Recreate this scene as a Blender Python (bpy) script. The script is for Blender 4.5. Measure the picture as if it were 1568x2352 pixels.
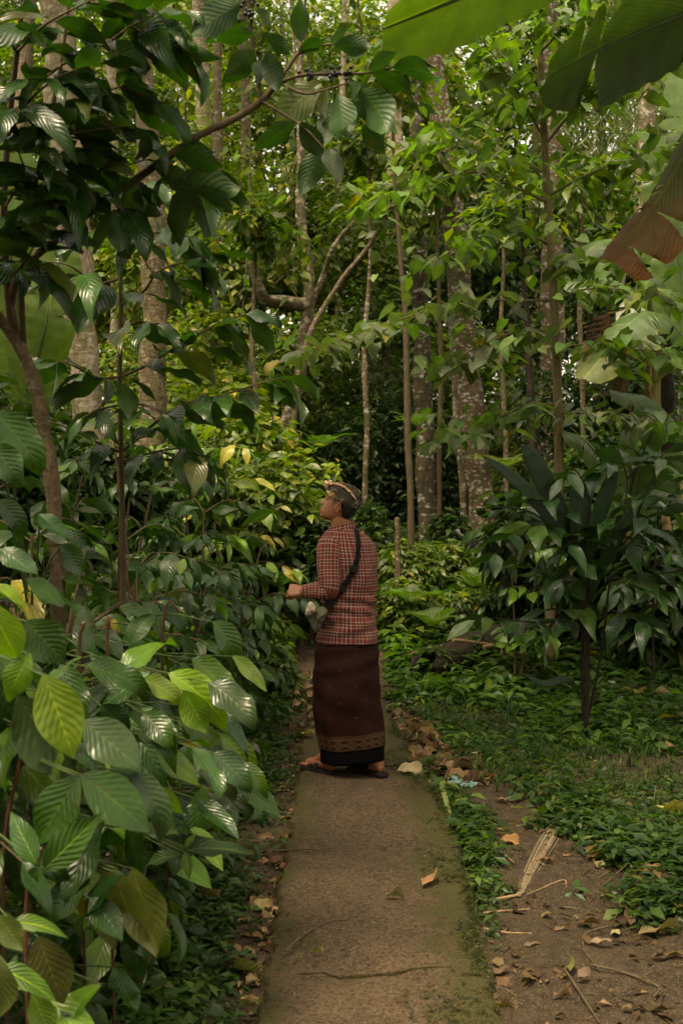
import bpy, math, random
import numpy as np
from mathutils import Vector, Matrix

# ------------------------------------------------------------------ camera, sky, sun, exposure
scene = bpy.context.scene
for o in list(bpy.data.objects):
    bpy.data.objects.remove(o)
COL = scene.collection

CAM_H = 1.62          # eye height of the photographer
FOC = 2613.0          # focal length in pixels of a 1568 x 2352 view
CX, HY = 784.0, 1120.0

cam_d = bpy.data.cameras.new("camera")
cam_d.sensor_fit = 'VERTICAL'
cam_d.sensor_height = 36.0
cam_d.lens = 36.0 * FOC / 2352.0
cam_d.shift_y = (HY - 1176.0) / 2352.0
cam_d.clip_start = 0.05
cam_d.clip_end = 1000.0
cam_d.dof.use_dof = True
cam_d.dof.focus_distance = 6.2
cam_d.dof.aperture_fstop = 5.0
cam = bpy.data.objects.new("camera", cam_d)
COL.objects.link(cam)
cam.location = (0, 0, CAM_H)
cam.rotation_euler = (math.radians(90), 0, 0)
scene.camera = cam

SUN_EL, SUN_AZ = math.radians(68), math.radians(-140)   # azimuth measured from +Y towards +X
world = bpy.data.worlds.new("World")
scene.world = world
world.use_nodes = True
wn = world.node_tree
wn.nodes.clear()
w_out = wn.nodes.new('ShaderNodeOutputWorld')
w_bg = wn.nodes.new('ShaderNodeBackground')
w_sky = wn.nodes.new('ShaderNodeTexSky')
w_hsv = wn.nodes.new('ShaderNodeHueSaturation')
w_sky.sky_type = 'NISHITA'
w_sky.sun_disc = False
w_sky.sun_elevation = SUN_EL
w_sky.sun_rotation = SUN_AZ
w_sky.air_density = 1.0
w_sky.dust_density = 4.0
w_sky.ozone_density = 1.0
w_hsv.inputs['Saturation'].default_value = 0.22      # an overcast, nearly white sky
w_bg.inputs['Strength'].default_value = 0.15
wn.links.new(w_sky.outputs[0], w_hsv.inputs['Color'])
wn.links.new(w_hsv.outputs[0], w_bg.inputs['Color'])
wn.links.new(w_bg.outputs[0], w_out.inputs['Surface'])

sun_d = bpy.data.lights.new("sun", 'SUN')
sun_d.energy = 1.5
sun_d.angle = math.radians(14)
sun_d.color = (1.0, 0.93, 0.80)
sun = bpy.data.objects.new("sun", sun_d)
COL.objects.link(sun)
_dir = Vector((math.sin(SUN_AZ) * math.cos(SUN_EL), math.cos(SUN_AZ) * math.cos(SUN_EL), math.sin(SUN_EL)))
sun.rotation_euler = _dir.to_track_quat('Z', 'Y').to_euler()

scene.view_settings.view_transform = 'Standard'
scene.view_settings.look = 'None'
scene.view_settings.gamma = 1.0
scene.view_settings.exposure = 1.62
scene.view_settings.use_curve_mapping = False
scene.view_settings.use_white_balance = True
scene.view_settings.white_balance_temperature = 8900
scene.view_settings.white_balance_tint = 10
scene.cycles.max_bounces = 5
scene.cycles.diffuse_bounces = 2
scene.cycles.glossy_bounces = 2
scene.cycles.transmission_bounces = 3
scene.cycles.transparent_max_bounces = 4
scene.cycles.caustics_reflective = False
scene.cycles.caustics_refractive = False
scene.cycles.use_denoising = True
scene.cycles.sample_clamp_indirect = 6.0

rng = np.random.default_rng(7)
random.seed(7)
UP = np.array([0.0, 0.0, 1.0])

# ------------------------------------------------------------------ geometry helpers
def P(dx, dy, Y):
    """the point at depth Y that the photograph shows at (dx, dy)"""
    return np.array([(dx - CX) / FOC * Y, Y, CAM_H - (dy - HY) / FOC * Y])

def G(dx, dy, z=0.0):
    """the ground point (height z) that the photograph shows at (dx, dy)"""
    Y = (CAM_H - z) * FOC / (dy - HY)
    return np.array([(dx - CX) / FOC * Y, Y, z])

def gz(x, y):
    """height of the ground"""
    x = np.asarray(x, float); y = np.asarray(y, float)
    s = np.clip(y - 8.0, 0, 34.0)
    h = 0.14 * (np.sqrt(s * s + 1.0) - 1.0)
    h = h + 0.10 * np.clip(-x - 0.55, 0, 2.5) + 0.05 * np.clip(x - 1.6, 0, 3)
    h = h + 0.012 * np.sin(x * 3.1 + y * 1.7) * np.sin(y * 2.3 - x * 1.1) * np.clip((np.abs(x) - 0.5) * 2, 0, 1)
    return h

def unit(v):
    v = np.asarray(v, float)
    return v / (np.linalg.norm(v, axis=-1, keepdims=True) + 1e-12)

def frames(d, n):
    """rotation matrices whose columns are side, along and normal"""
    y = unit(d)
    x = unit(np.cross(y, n))
    z = np.cross(x, y)
    return np.stack([x, y, z], axis=-1)

class MB:
    """collects quads/polygons into one mesh"""
    def __init__(self):
        self.v = []; self.f = []; self.uv = []; self.t = []; self.n = 0; self.mi = []
    def add(self, verts, faces, uvs=None, tint=(1, 1, 1), mi=0):
        verts = np.asarray(verts, float).reshape(-1, 3)
        faces = np.asarray(faces, int)
        self.v.append(verts)
        self.f.append(faces + self.n)
        if uvs is None:
            uvs = np.zeros((len(verts), 2))
        self.uv.append(np.asarray(uvs, float))
        t = np.asarray(tint, float)
        if t.ndim == 1:
            t = np.tile(t, (len(verts), 1))
        self.t.append(t)
        self.mi.append(np.full(len(faces), mi, int))
        self.n += len(verts)
    def scatter(self, tpl, M, T, tint):
        """many copies of one template: M (n,3,3) scaled rotations, T (n,3)"""
        tv, tf, tu = tpl
        n = len(T)
        if n == 0:
            return
        V = np.einsum('nij,kj->nki', M, tv) + T[:, None, :]
        F = tf[None] + (np.arange(n) * len(tv))[:, None, None]
        tint = np.asarray(tint, float)
        if tint.ndim == 1:
            tint = np.tile(tint, (n, 1))
        self.add(V.reshape(-1, 3), F.reshape(-1, tf.shape[1]), np.tile(tu, (n, 1)), np.repeat(tint, len(tv), axis=0))
    def tube(self, pts, r, seg=7, cap=True, tint=(1, 1, 1), mi=0, flat=1.0):
        pts = np.asarray(pts, float); m = len(pts)
        r = np.broadcast_to(np.asarray(r, float), (m,))
        tg = np.gradient(pts, axis=0); tg = unit(tg)
        ref = np.array([0.0, 0.0, 1.0]) if abs(tg[0][2]) < 0.9 else np.array([1.0, 0.0, 0.0])
        rings = []; us = []
        x = unit(np.cross(ref, tg[0]))
        a = np.linspace(0, 2 * math.pi, seg, endpoint=False)
        L = 0.0
        for i in range(m):
            x = unit(x - tg[i] * np.dot(x, tg[i]))
            y = np.cross(tg[i], x)
            if i: L += np.linalg.norm(pts[i] - pts[i - 1])
            rings.append(pts[i] + r[i] * (np.cos(a)[:, None] * x + flat * np.sin(a)[:, None] * y))
            us.append(np.stack([a / (2 * math.pi), np.full(seg, L)], 1))
        V = np.concatenate(rings); U = np.concatenate(us)
        F = []
        for i in range(m - 1):
            for k in range(seg):
                k2 = (k + 1) % seg
                F.append((i * seg + k, i * seg + k2, (i + 1) * seg + k2, (i + 1) * seg + k))
        self.add(V, F, U, tint, mi)
        if cap:
            for i, p, flip in ((0, pts[0], True), (m - 1, pts[-1], False)):
                base = i * seg
                vv = np.concatenate([rings[i], p[None] + tg[i] * (-1 if flip else 1) * r[i] * 0.35])
                ff = []
                for k in range(seg):
                    k2 = (k + 1) % seg
                    ff.append((k2, k, seg, seg) if flip else (k, k2, seg, seg))
                self.add(vv, [f[:3] + (f[2],) for f in ff], None, tint, mi)
    def grid(self, pts, uvs=None, closed_u=False, tint=(1, 1, 1), mi=0):
        """pts (rows, cols, 3)"""
        pts = np.asarray(pts, float); R, C = pts.shape[:2]
        F = []
        for i in range(R - 1):
            for k in range(C if closed_u else C - 1):
                k2 = (k + 1) % C
                F.append((i * C + k, i * C + k2, (i + 1) * C + k2, (i + 1) * C + k))
        if uvs is not None: uvs = np.asarray(uvs).reshape(-1, 2)
        self.add(pts.reshape(-1, 3), F, uvs, tint, mi)
    def mesh(self, name, smooth=True, tint=False):
        v = np.concatenate(self.v)
        me = bpy.data.meshes.new(name)
        tri, quad = [], []
        lens = []
        idx = []
        mi = []
        for f, m_ in zip(self.f, self.mi):
            if f.shape[1] == 4:
                deg = f[:, 2] == f[:, 3]
                if deg.any():
                    a = f[deg][:, :3]; idx.append(a.reshape(-1)); lens.append(np.full(len(a), 3)); mi.append(m_[deg])
                    f = f[~deg]; m_ = m_[~deg]
            idx.append(f.reshape(-1)); lens.append(np.full(len(f), f.shape[1])); mi.append(m_)
        idx = np.concatenate(idx).astype(np.int32); lens = np.concatenate(lens).astype(np.int32); mi = np.concatenate(mi).astype(np.int32)
        me.vertices.add(len(v)); me.vertices.foreach_set('co', v.astype(np.float32).ravel())
        me.loops.add(len(idx)); me.loops.foreach_set('vertex_index', idx)
        me.polygons.add(len(lens))
        me.polygons.foreach_set('loop_start', np.concatenate([[0], np.cumsum(lens)[:-1]]).astype(np.int32))
        if smooth:
            me.polygons.foreach_set('use_smooth', np.ones(len(lens), bool))
        if mi.any():
            me.polygons.foreach_set('material_index', mi)
        uv = np.concatenate(self.uv)[idx]
        ul = me.uv_layers.new(name='uv')
        ul.data.foreach_set('uv', uv.astype(np.float32).ravel())
        if tint:
            t = np.concatenate(self.t)
            at = me.color_attributes.new('tint', 'FLOAT_COLOR', 'POINT')
            at.data.foreach_set('color', np.concatenate([t, np.ones((len(t), 1))], 1).astype(np.float32).ravel())
        me.update(calc_edges=True)
        return me

def empty(name, loc):
    o = bpy.data.objects.new(name, None)
    o.empty_display_size = 0.1
    o.location = loc
    COL.objects.link(o)
    return o

def link(name, me, mat=None, parent=None, color=None):
    """link a mesh whose vertices are in world space (a parent only moves it)"""
    o = bpy.data.objects.new(name, me)
    COL.objects.link(o)
    if mat is not None and len(me.materials) == 0:
        for m in (mat if isinstance(mat, (list, tuple)) else [mat]):
            me.materials.append(m)
    if parent is not None:
        o.parent = parent
        p = parent; off = Vector((0, 0, 0))
        while p is not None:
            off += p.location; p = p.parent
        o.location = -off
    if color is not None:
        o.color = (*color, 1)
    return o

def place(name, me, M, parent, color):
    """an object sharing mesh data, given its world matrix, below an unrotated root"""
    o = bpy.data.objects.new(name, me)
    COL.objects.link(o)
    if parent is not None:
        o.parent = parent
        M = Matrix.Translation(-parent.location) @ M
    o.matrix_basis = M
    o.color = (*color, 1)
    return o

def tag(o, label=None, cat=None, group=None, kind=None):
    if label: o['label'] = label
    if cat: o['category'] = cat
    if group: o['group'] = group
    if kind: o['kind'] = kind
    return o

def mat4(M3, t, s=1.0):
    m = np.eye(4); m[:3, :3] = M3 * s; m[:3, 3] = t
    return Matrix(m.tolist())

def spline(pts, n):
    """a smooth line through pts (Catmull-Rom)"""
    p = np.asarray(pts, float)
    if len(p) == 2:
        return p[0] + (p[1] - p[0]) * np.linspace(0, 1, n)[:, None]
    q = np.concatenate([[2 * p[0] - p[1]], p, [2 * p[-1] - p[-2]]])
    t = np.linspace(0, len(p) - 1 - 1e-6, n)
    i = t.astype(int); u = (t - i)[:, None]
    a, b, c, d = q[i], q[i + 1], q[i + 2], q[i + 3]
    return 0.5 * ((2 * b) + (-a + c) * u + (2 * a - 5 * b + 4 * c - d) * u ** 2 + (-a + 3 * b - 3 * c + d) * u ** 3)

def in_poly(x, y, poly):
    x = np.asarray(x); y = np.asarray(y)
    inside = np.zeros(x.shape, bool)
    n = len(poly)
    for i in range(n):
        x1, y1 = poly[i]; x2, y2 = poly[(i + 1) % n]
        if y1 == y2: continue
        c = ((y1 > y) != (y2 > y)) & (x < (x2 - x1) * (y - y1) / (y2 - y1) + x1)
        inside ^= c
    return inside

def to_px(p):
    p = np.asarray(p)
    return CX + p[..., 0] / p[..., 1] * FOC, HY - (p[..., 2] - CAM_H) / p[..., 1] * FOC
# ------------------------------------------------------------------ materials
class NT:
    def __init__(self, name):
        self.m = bpy.data.materials.new(name)
        self.m.use_nodes = True
        self.t = self.m.node_tree
        self.t.nodes.clear()
        self.out = self.n('OutputMaterial')
    def n(self, kind, **kw):
        nd = self.t.nodes.new('ShaderNode' + kind)
        for k, v in kw.items(): setattr(nd, k, v)
        return nd
    def put(self, sock, v):
        if isinstance(v, bpy.types.NodeSocket): self.t.links.new(v, sock)
        elif v is not None:
            if isinstance(v, (tuple, list)) and len(v) == 3 and sock.type == 'RGBA': v = (*v, 1)
            sock.default_value = v
    def math(self, op, a, b=None, c=None, clamp=False):
        nd = self.n('Math', operation=op, use_clamp=clamp)
        self.put(nd.inputs[0], a); self.put(nd.inputs[1], b)
        if c is not None: self.put(nd.inputs[2], c)
        return nd.outputs[0]
    def mix(self, f, a, b, mode='MIX'):
        nd = self.n('Mix', data_type='RGBA', blend_type=mode)
        self.put(nd.inputs[0], f); self.put(nd.inputs[6], a); self.put(nd.inputs[7], b)
        return nd.outputs[2]
    def noise(self, scale, detail=3, vec=None, rough=0.55, dist=0.0):
        nd = self.n('TexNoise')
        nd.inputs['Scale'].default_value = scale; nd.inputs['Detail'].default_value = detail
        nd.inputs['Roughness'].default_value = rough; nd.inputs['Distortion'].default_value = dist
        if vec is not None: self.put(nd.inputs['Vector'], vec)
        return nd.outputs['Fac']
    def ramp(self, f, stops, interp='LINEAR'):
        nd = self.n('ValToRGB'); cr = nd.color_ramp; cr.interpolation = interp
        while len(cr.elements) < len(stops): cr.elements.new(0.5)
        for e, (p, c) in zip(cr.elements, stops):
            e.position = p
            e.color = (*c, 1) if isinstance(c, (tuple, list)) else (c, c, c, 1)
        self.put(nd.inputs[0], f)
        return nd.outputs[0]
    def rng(self, f, a, b, c=0.0, d=1.0):
        nd = self.n('MapRange', clamp=True)
        for i, v in enumerate((f, a, b, c, d)): self.put(nd.inputs[i], v)
        return nd.outputs[0]
    def sep(self, v):
        nd = self.n('SeparateXYZ'); self.put(nd.inputs[0], v); return nd.outputs
    def bump(self, h, strength=0.5, dist=0.01, normal=None):
        nd = self.n('Bump'); nd.inputs['Strength'].default_value = strength
        nd.inputs['Distance'].default_value = dist
        self.put(nd.inputs['Height'], h)
        if normal is not None: self.put(nd.inputs['Normal'], normal)
        return nd.outputs[0]
    def pr(self, col, rough=0.6, spec=0.5, normal=None, **kw):
        nd = self.n('BsdfPrincipled')
        self.put(nd.inputs['Base Color'], col); self.put(nd.inputs['Roughness'], rough)
        self.put(nd.inputs['Specular IOR Level'], spec)
        if normal is not None: self.put(nd.inputs['Normal'], normal)
        for k, v in kw.items(): self.put(nd.inputs[k], v)
        return nd.outputs[0]
    def done(self, sh):
        self.t.links.new(sh, self.out.inputs['Surface']); return self.m
    def uv(self):
        nd = self.n('UVMap'); nd.uv_map = 'uv'; return nd.outputs[0]
    def pos(self): return self.n('NewGeometry').outputs['Position']
    def obj(self): return self.n('TexCoord').outputs['Object']

def leaf_material(name, source, rough=0.4, trans=0.3, veins=9.0, vein_bump=0.6, rib=(1.7, 1.5, 1.3), spec=0.5, back=1.25, spots=0.0, brown=0.0, vline=0.35, blemish=0.0):
    t = NT(name)
    if source == 'object': base = t.n('ObjectInfo').outputs['Color']
    else:
        a = t.n('Attribute'); a.attribute_name = 'tint'; base = a.outputs['Color']
    uv = t.uv(); s = t.sep(uv)
    au = t.math('ABSOLUTE', t.math('SUBTRACT', s[0], 0.5))
    pos = t.pos()
    nz = t.noise(14.0, 3, pos)
    col = t.mix(1.0, base, t.ramp(nz, [(0.3, (0.72, 0.76, 0.7)), (0.7, (1.22, 1.18, 1.15))]), 'MULTIPLY')
    if veins:
        ph = t.math('SUBTRACT', t.math('MULTIPLY', s[1], veins * 6.283), t.math('MULTIPLY', au, veins * 4.2))
        w = t.math('SINE', ph)
        vl = t.rng(w, 0.86, 1.0)
        col = t.mix(t.math('MULTIPLY', vl, vline), col, t.mix(1.0, col, (1.7, 1.6, 1.5), 'MULTIPLY'))
        ribm = t.rng(au, 0.012, 0.03, 1.0, 0.0)
        col = t.mix(ribm, col, t.mix(1.0, col, rib, 'MULTIPLY'))
        hgt = t.math('ADD', t.math('MULTIPLY', w, 0.5), t.math('MULTIPLY', ribm, -0.8))
        nrm = t.bump(hgt, vein_bump, 0.006)
    else:
        nrm = None
    if blemish:
        bl_ = t.math('MULTIPLY', t.rng(t.noise(16.0, 5, pos, 0.75), 0.60, 0.68, 0.0, blemish), t.rng(t.noise(3.0, 2, pos), 0.45, 0.6))
        col = t.mix(bl_, col, (0.085, 0.055, 0.015))
        sp_ = t.rng(t.noise(85.0, 2, pos), 0.70, 0.74, 0.0, 0.6)
        col = t.mix(sp_, col, (0.10, 0.085, 0.03))
    if spots:
        sp = t.rng(t.noise(120.0, 2, pos), 0.66, 0.72, 0.0, spots)
        col = t.mix(sp, col, (0.012, 0.01, 0.005))
    if brown:
        # withered margin: brown towards the leaf's tip and edges
        e = t.math('ADD', t.math('MULTIPLY', s[1], 1.15), t.math('ADD', t.math('MULTIPLY', t.noise(9.0, 5, pos, 0.7), 1.1), t.math('MULTIPLY', au, 0.5)))
        bm = t.rng(e, 1.25, 1.75, 0.0, brown)
        col = t.mix(bm, col, t.mix(t.noise(30.0, 4, pos), (0.016, 0.007, 0.002), (0.15, 0.052, 0.005)))
    bf = t.n('NewGeometry').outputs['Backfacing']
    colb = t.mix(bf, col, t.mix(1.0, t.mix(0.06, col, (0.14, 0.15, 0.09)), (back, back, back), 'MULTIPLY'))
    rgh = t.math('ADD', rough, t.math('MULTIPLY', bf, 0.2))
    p = t.pr(colb, rgh, spec, nrm)
    tr = t.n('BsdfTranslucent')
    t.put(tr.inputs[0], t.mix(1.0, col, (1.6, 2.1, 0.5), 'MULTIPLY'))
    mx = t.n('MixShader'); mx.inputs[0].default_value = trans
    t.t.links.new(p, mx.inputs[1]); t.t.links.new(tr.outputs[0], mx.inputs[2])
    return t.done(mx.outputs[0])

M = {}
M['leaf'] = leaf_material('glossy_leaf', 'object', 0.27, 0.24, 9.0, 0.20, spec=0.40, vline=0.16, blemish=0.9)
M['leaf_rib'] = leaf_material('yellow_ribbed_leaf', 'object', 0.42, 0.2, 8.0, 0.4, rib=(5.0, 3.2, 1.5), spec=0.4, blemish=0.6)
M['leaf_thin'] = leaf_material('thin_leaf', 'object', 0.5, 0.36, 6.0, 0.25, spec=0.3)
M['leaf_mass'] = leaf_material('mass_leaf', 'tint', 0.40, 0.38, 0, spec=0.35)
M['leaf_herb'] = leaf_material('herb_leaf', 'tint', 0.5, 0.3, 6.0, 0.3, spec=0.35)
M['banana'] = leaf_material('banana_leaf', 'object', 0.42, 0.24, 34.0, 0.2, rib=(1.8, 1.7, 1.5), spots=0.5, vline=0.10, blemish=0.5, spec=0.35)
M['banana_brown'] = leaf_material('withered_banana_leaf', 'object', 0.55, 0.3, 34.0, 0.2, rib=(1.8, 1.7, 1.5), spots=0.7, brown=1.0, vline=0.08, spec=0.2, back=1.0)
M['dry_leaf'] = leaf_material('dry_leaf', 'object', 0.7, 0.12, 7.0, 0.5, rib=(1.3, 1.25, 1.2), spec=0.25, back=1.1)
M['dry_mass'] = leaf_material('litter_leaf', 'tint', 0.75, 0.1, 0, spec=0.2, back=1.0)

def bark(name, c1, c2, lichen=None, lich_lo=0.55, scale=9.0, stretch=0.35, bumpd=0.012, moss=None):
    t = NT(name)
    pos = t.pos()
    mp = t.n('Mapping'); mp.inputs['Scale'].default_value = (1, 1, stretch); t.put(mp.inputs[0], pos)
    n1 = t.noise(scale * 2.2, 5, mp.outputs[0], 0.65)
    col = t.mix(t.rng(n1, 0.32, 0.68), c1, c2)
    mp2 = t.n('Mapping'); mp2.inputs['Scale'].default_value = (1, 1, 2.4); t.put(mp2.inputs[0], pos)
    ring = t.noise(scale * 0.9, 4, mp2.outputs[0], 0.6)
    if lichen is not None:
        ln = t.math('ADD', t.math('MULTIPLY', ring, 0.5), t.math('MULTIPLY', t.noise(scale * 1.5, 5, pos, 0.7), 0.5))
        lm = t.rng(ln, lich_lo - 0.015, lich_lo + 0.035)
        col = t.mix(lm, col, t.mix(t.noise(50, 3, pos), tuple(x * 0.6 for x in lichen), lichen))
    if moss is not None:
        mm = t.rng(t.noise(scale * 0.5, 4, pos, 0.6), 0.5, 0.62, 0, 0.8)
        col = t.mix(mm, col, moss)
    h = t.math('ADD', n1, t.math('MULTIPLY', ring, 0.7))
    return t.done(t.pr(col, 0.85, 0.25, t.bump(h, 0.8, bumpd)))

M['twig'] = bark('twig_bark', (0.05, 0.035, 0.018), (0.11, 0.08, 0.045), None, scale=20, bumpd=0.003)
M['twig_red'] = bark('reddish_stem', (0.045, 0.018, 0.01), (0.10, 0.045, 0.02), None, scale=20, bumpd=0.003)
M['stem_green'] = bark('green_stem', (0.04, 0.07, 0.02), (0.07, 0.10, 0.03), None, scale=20, bumpd=0.002)
M['bark_coffee'] = bark('coffee_bark', (0.05, 0.034, 0.018), (0.13, 0.09, 0.05), (0.20, 0.16, 0.10), 0.57, scale=22, bumpd=0.012, moss=(0.05, 0.05, 0.02))
M['bark_red'] = bark('red_brown_lichen_bark', (0.07, 0.043, 0.023), (0.14, 0.090, 0.049), (0.47, 0.46, 0.39), 0.538, scale=12, moss=(0.05, 0.055, 0.02), bumpd=0.02)
M['bark_pale'] = bark('pale_bark', (0.15, 0.11, 0.06), (0.37, 0.30, 0.20), (0.52, 0.46, 0.35), 0.53, scale=9, bumpd=0.04, moss=(0.14, 0.13, 0.05))
M['bark_mossy'] = bark('mossy_lichen_bark', (0.08, 0.06, 0.032), (0.18, 0.13, 0.075), (0.48, 0.43, 0.34), 0.53, scale=9, moss=(0.05, 0.06, 0.015))
M['bark_dark'] = bark('dark_mossy_bark', (0.035, 0.026, 0.014), (0.09, 0.065, 0.036), (0.46, 0.45, 0.39), 0.555, scale=7, moss=(0.035, 0.04, 0.012), bumpd=0.03)
M['bark_grey'] = bark('grey_brown_bark', (0.06, 0.043, 0.024), (0.19, 0.14, 0.08), (0.36, 0.31, 0.23), 0.56, scale=13, bumpd=0.03, moss=(0.09, 0.09, 0.03))
M['bark_sapling'] = bark('sapling_bark', (0.10, 0.08, 0.036), (0.18, 0.145, 0.07), (0.28, 0.24, 0.15), 0.62, scale=22, bumpd=0.003)
M['dead_wood'] = bark('dead_wood', (0.007, 0.005, 0.003), (0.030, 0.020, 0.011), None, scale=16, stretch=1.0, bumpd=0.012)
M['dry_stick'] = bark('dry_stick', (0.16, 0.10, 0.05), (0.34, 0.23, 0.12), None, scale=20, bumpd=0.003)
M['banana_stem'] = bark('banana_stem', (0.10, 0.10, 0.03), (0.22, 0.19, 0.06), (0.09, 0.045, 0.02), 0.56, scale=7, stretch=0.15, bumpd=0.006)

def soil_material():
    t = NT('soil')
    pos = t.pos()
    n1 = t.noise(1.3, 5, pos, 0.6); n2 = t.noise(22.0, 5, pos, 0.7); n3 = t.noise(160.0, 2, pos)
    col = t.mix(t.rng(n1, 0.35, 0.65), (0.028, 0.018, 0.011), (0.058, 0.039, 0.024))
    col = t.mix(t.rng(n2, 0.42, 0.62, 0, 0.65), col, (0.085, 0.06, 0.036))
    col = t.mix(t.rng(n3, 0.58, 0.66, 0, 0.8), col, (0.17, 0.145, 0.085))
    h = t.math('ADD', t.math('MULTIPLY', n2, 1.0), t.math('MULTIPLY', n3, 0.3))
    return t.done(t.pr(col, 0.92, 0.15, t.bump(h, 1.0, 0.035)))
M['soil'] = soil_material()

def path_material():
    t = NT('worn_concrete')
    pos = t.pos(); s = t.sep(t.uv())
    n1 = t.noise(2.2, 5, pos, 0.6); n2 = t.noise(42.0, 4, pos, 0.75); n3 = t.noise(230.0, 2, pos)
    mpf = t.n('Mapping'); mpf.inputs['Scale'].default_value = (1, 0.45, 1); t.put(mpf.inputs[0], pos)
    n4 = t.noise(9.0, 5, mpf.outputs[0], 0.7)
    col = t.mix(t.rng(n1, 0.3, 0.7), (0.050, 0.031, 0.017), (0.100, 0.063, 0.034))
    col = t.mix(t.rng(n4, 0.46, 0.62, 0, 0.75), col, (0.04, 0.026, 0.015))
    col = t.mix(t.rng(n2, 0.44, 0.64, 0, 0.65), col, (0.125, 0.088, 0.054))
    col = t.mix(t.rng(n3, 0.60, 0.68, 0, 0.8), col, (0.24, 0.19, 0.12))
    col = t.mix(t.rng(t.noise(75.0, 3, pos, 0.7), 0.53, 0.60, 0, 0.85), col, (0.020, 0.015, 0.009))
    # moss grows along the right margin and in old damp patches
    e = t.math('ADD', t.math('ABSOLUTE', t.math('SUBTRACT', s[0], 0.42)), t.math('MULTIPLY', t.math('SUBTRACT', t.noise(4.0, 5, pos, 0.65), 0.5), 0.7))
    mossm = t.math('MULTIPLY', t.rng(t.math('ADD', e, t.math('MULTIPLY', t.math('SUBTRACT', n2, 0.5), 0.5)), 0.30, 0.40), t.rng(n2, 0.3, 0.6, 0.5, 1.0))
    col = t.mix(t.math('MULTIPLY', mossm, 0.85), col, t.mix(n2, (0.024, 0.028, 0.006), (0.06, 0.062, 0.013)))
    h = t.math('ADD', t.math('ADD', t.math('MULTIPLY', n2, 0.8), t.math('MULTIPLY', n3, 0.35)), t.math('MULTIPLY', n4, 1.2))
    return t.done(t.pr(col, 0.88, 0.2, t.bump(h, 1.0, 0.02)))
M['path'] = path_material()

def plain(name, col, rough=0.7, spec=0.3, bscale=None, bstr=0.3, bd=0.003, var=0.25):
    t = NT(name); pos = t.obj()
    n = t.noise(bscale or 40.0, 4, pos)
    c = t.mix(t.rng(n, 0.3, 0.7), tuple(x * (1 - var) for x in col), tuple(x * (1 + var) for x in col))
    return t.done(t.pr(c, rough, spec, t.bump(n, bstr, bd)))
M['black_webbing'] = plain('black_webbing', (0.006, 0.006, 0.006), 0.8, 0.1, 300)
M['buckle'] = plain('black_plastic', (0.005, 0.005, 0.005), 0.5, 0.2, 50)
M['pouch'] = plain('khaki_pouch_fabric', (0.085, 0.078, 0.05), 0.8, 0.12, 60, 0.6, 0.004, 0.35)
M['pouch_flap'] = plain('cream_flap_fabric', (0.33, 0.28, 0.21), 0.8, 0.12, 45, 0.5, 0.004, 0.3)
M['sandal'] = plain('dark_sandal_leather', (0.011, 0.010, 0.008), 0.7, 0.12, 60)
M['hair'] = plain('black_hair', (0.006, 0.005, 0.004), 0.6, 0.35, 220, 0.8, 0.004)
M['berry'] = plain('dark_berry', (0.012, 0.016, 0.008), 0.4, 0.5, 30)
M['plastic_scrap'] = plain('dull_white_plastic', (0.42, 0.40, 0.36), 0.45, 0.4, 50)
M['blue_scrap'] = plain('faded_blue_plastic', (0.12, 0.22, 0.20), 0.5, 0.4, 50)
M['fibre'] = plain('dry_palm_fibre', (0.17, 0.128, 0.078), 0.85, 0.2, 60, 0.6, 0.004, 0.35)
M['green_strip'] = plain('green_stalk_strip', (0.12, 0.145, 0.045), 0.6, 0.3, 40, 0.4, 0.003, 0.35)

def skin_material():
    t = NT('skin')
    a = t.n('Attribute'); a.attribute_name = 'tint'
    n = t.noise(60, 3, t.obj())
    c = t.mix(t.rng(n, 0.3, 0.7), t.mix(1.0, a.outputs['Color'], (0.9, 0.88, 0.86), 'MULTIPLY'), a.outputs['Color'])
    return t.done(t.pr(c, 0.5, 0.4, None, **{'Subsurface Weight': 0.12, 'Subsurface Radius': (0.01, 0.004, 0.002), 'Subsurface Scale': 0.6}))
M['skin'] = skin_material()

def plaid_material():
    t = NT('red_plaid_cotton')
    s = t.sep(t.uv())
    def lines(c, pitch, pos_w):
        f = t.math('FRACT', t.math('DIVIDE', c, pitch)); acc = None
        for p0, w in pos_w:
            d = t.math('ABSOLUTE', t.math('SUBTRACT', f, p0))
            m = t.rng(d, w * 0.55, w * 0.8, 1.0, 0.0)
            acc = m if acc is None else t.math('MAXIMUM', acc, m)
        return acc
    PU = 0.058
    thin = [(0.22, 0.036), (0.5, 0.036), (0.78, 0.036)]
    u1 = lines(s[0], PU, thin); v1 = lines(s[1], PU * 0.98, thin)
    du = lines(s[0], PU, [(0.36, 0.11), (0.64, 0.11)]); dv = lines(s[1], PU * 0.98, [(0.36, 0.11), (0.64, 0.11)])
    n = t.noise(14, 3, t.obj())
    base = t.mix(n, (0.105, 0.019, 0.018), (0.15, 0.029, 0.027))
    base = t.mix(t.math('MULTIPLY', t.math('MAXIMUM', du, dv), 0.72), base, (0.045, 0.022, 0.014))
    cream = (0.37, 0.275, 0.215)
    cr = t.math('MULTIPLY', t.math('ADD', u1, v1), 0.55, clamp=True)
    base = t.mix(cr, base, cream)
    weave = t.noise(420, 2, t.obj())
    return t.done(t.pr(base, 0.9, 0.08, t.bump(weave, 0.25, 0.002)))
M['plaid'] = plaid_material()

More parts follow.
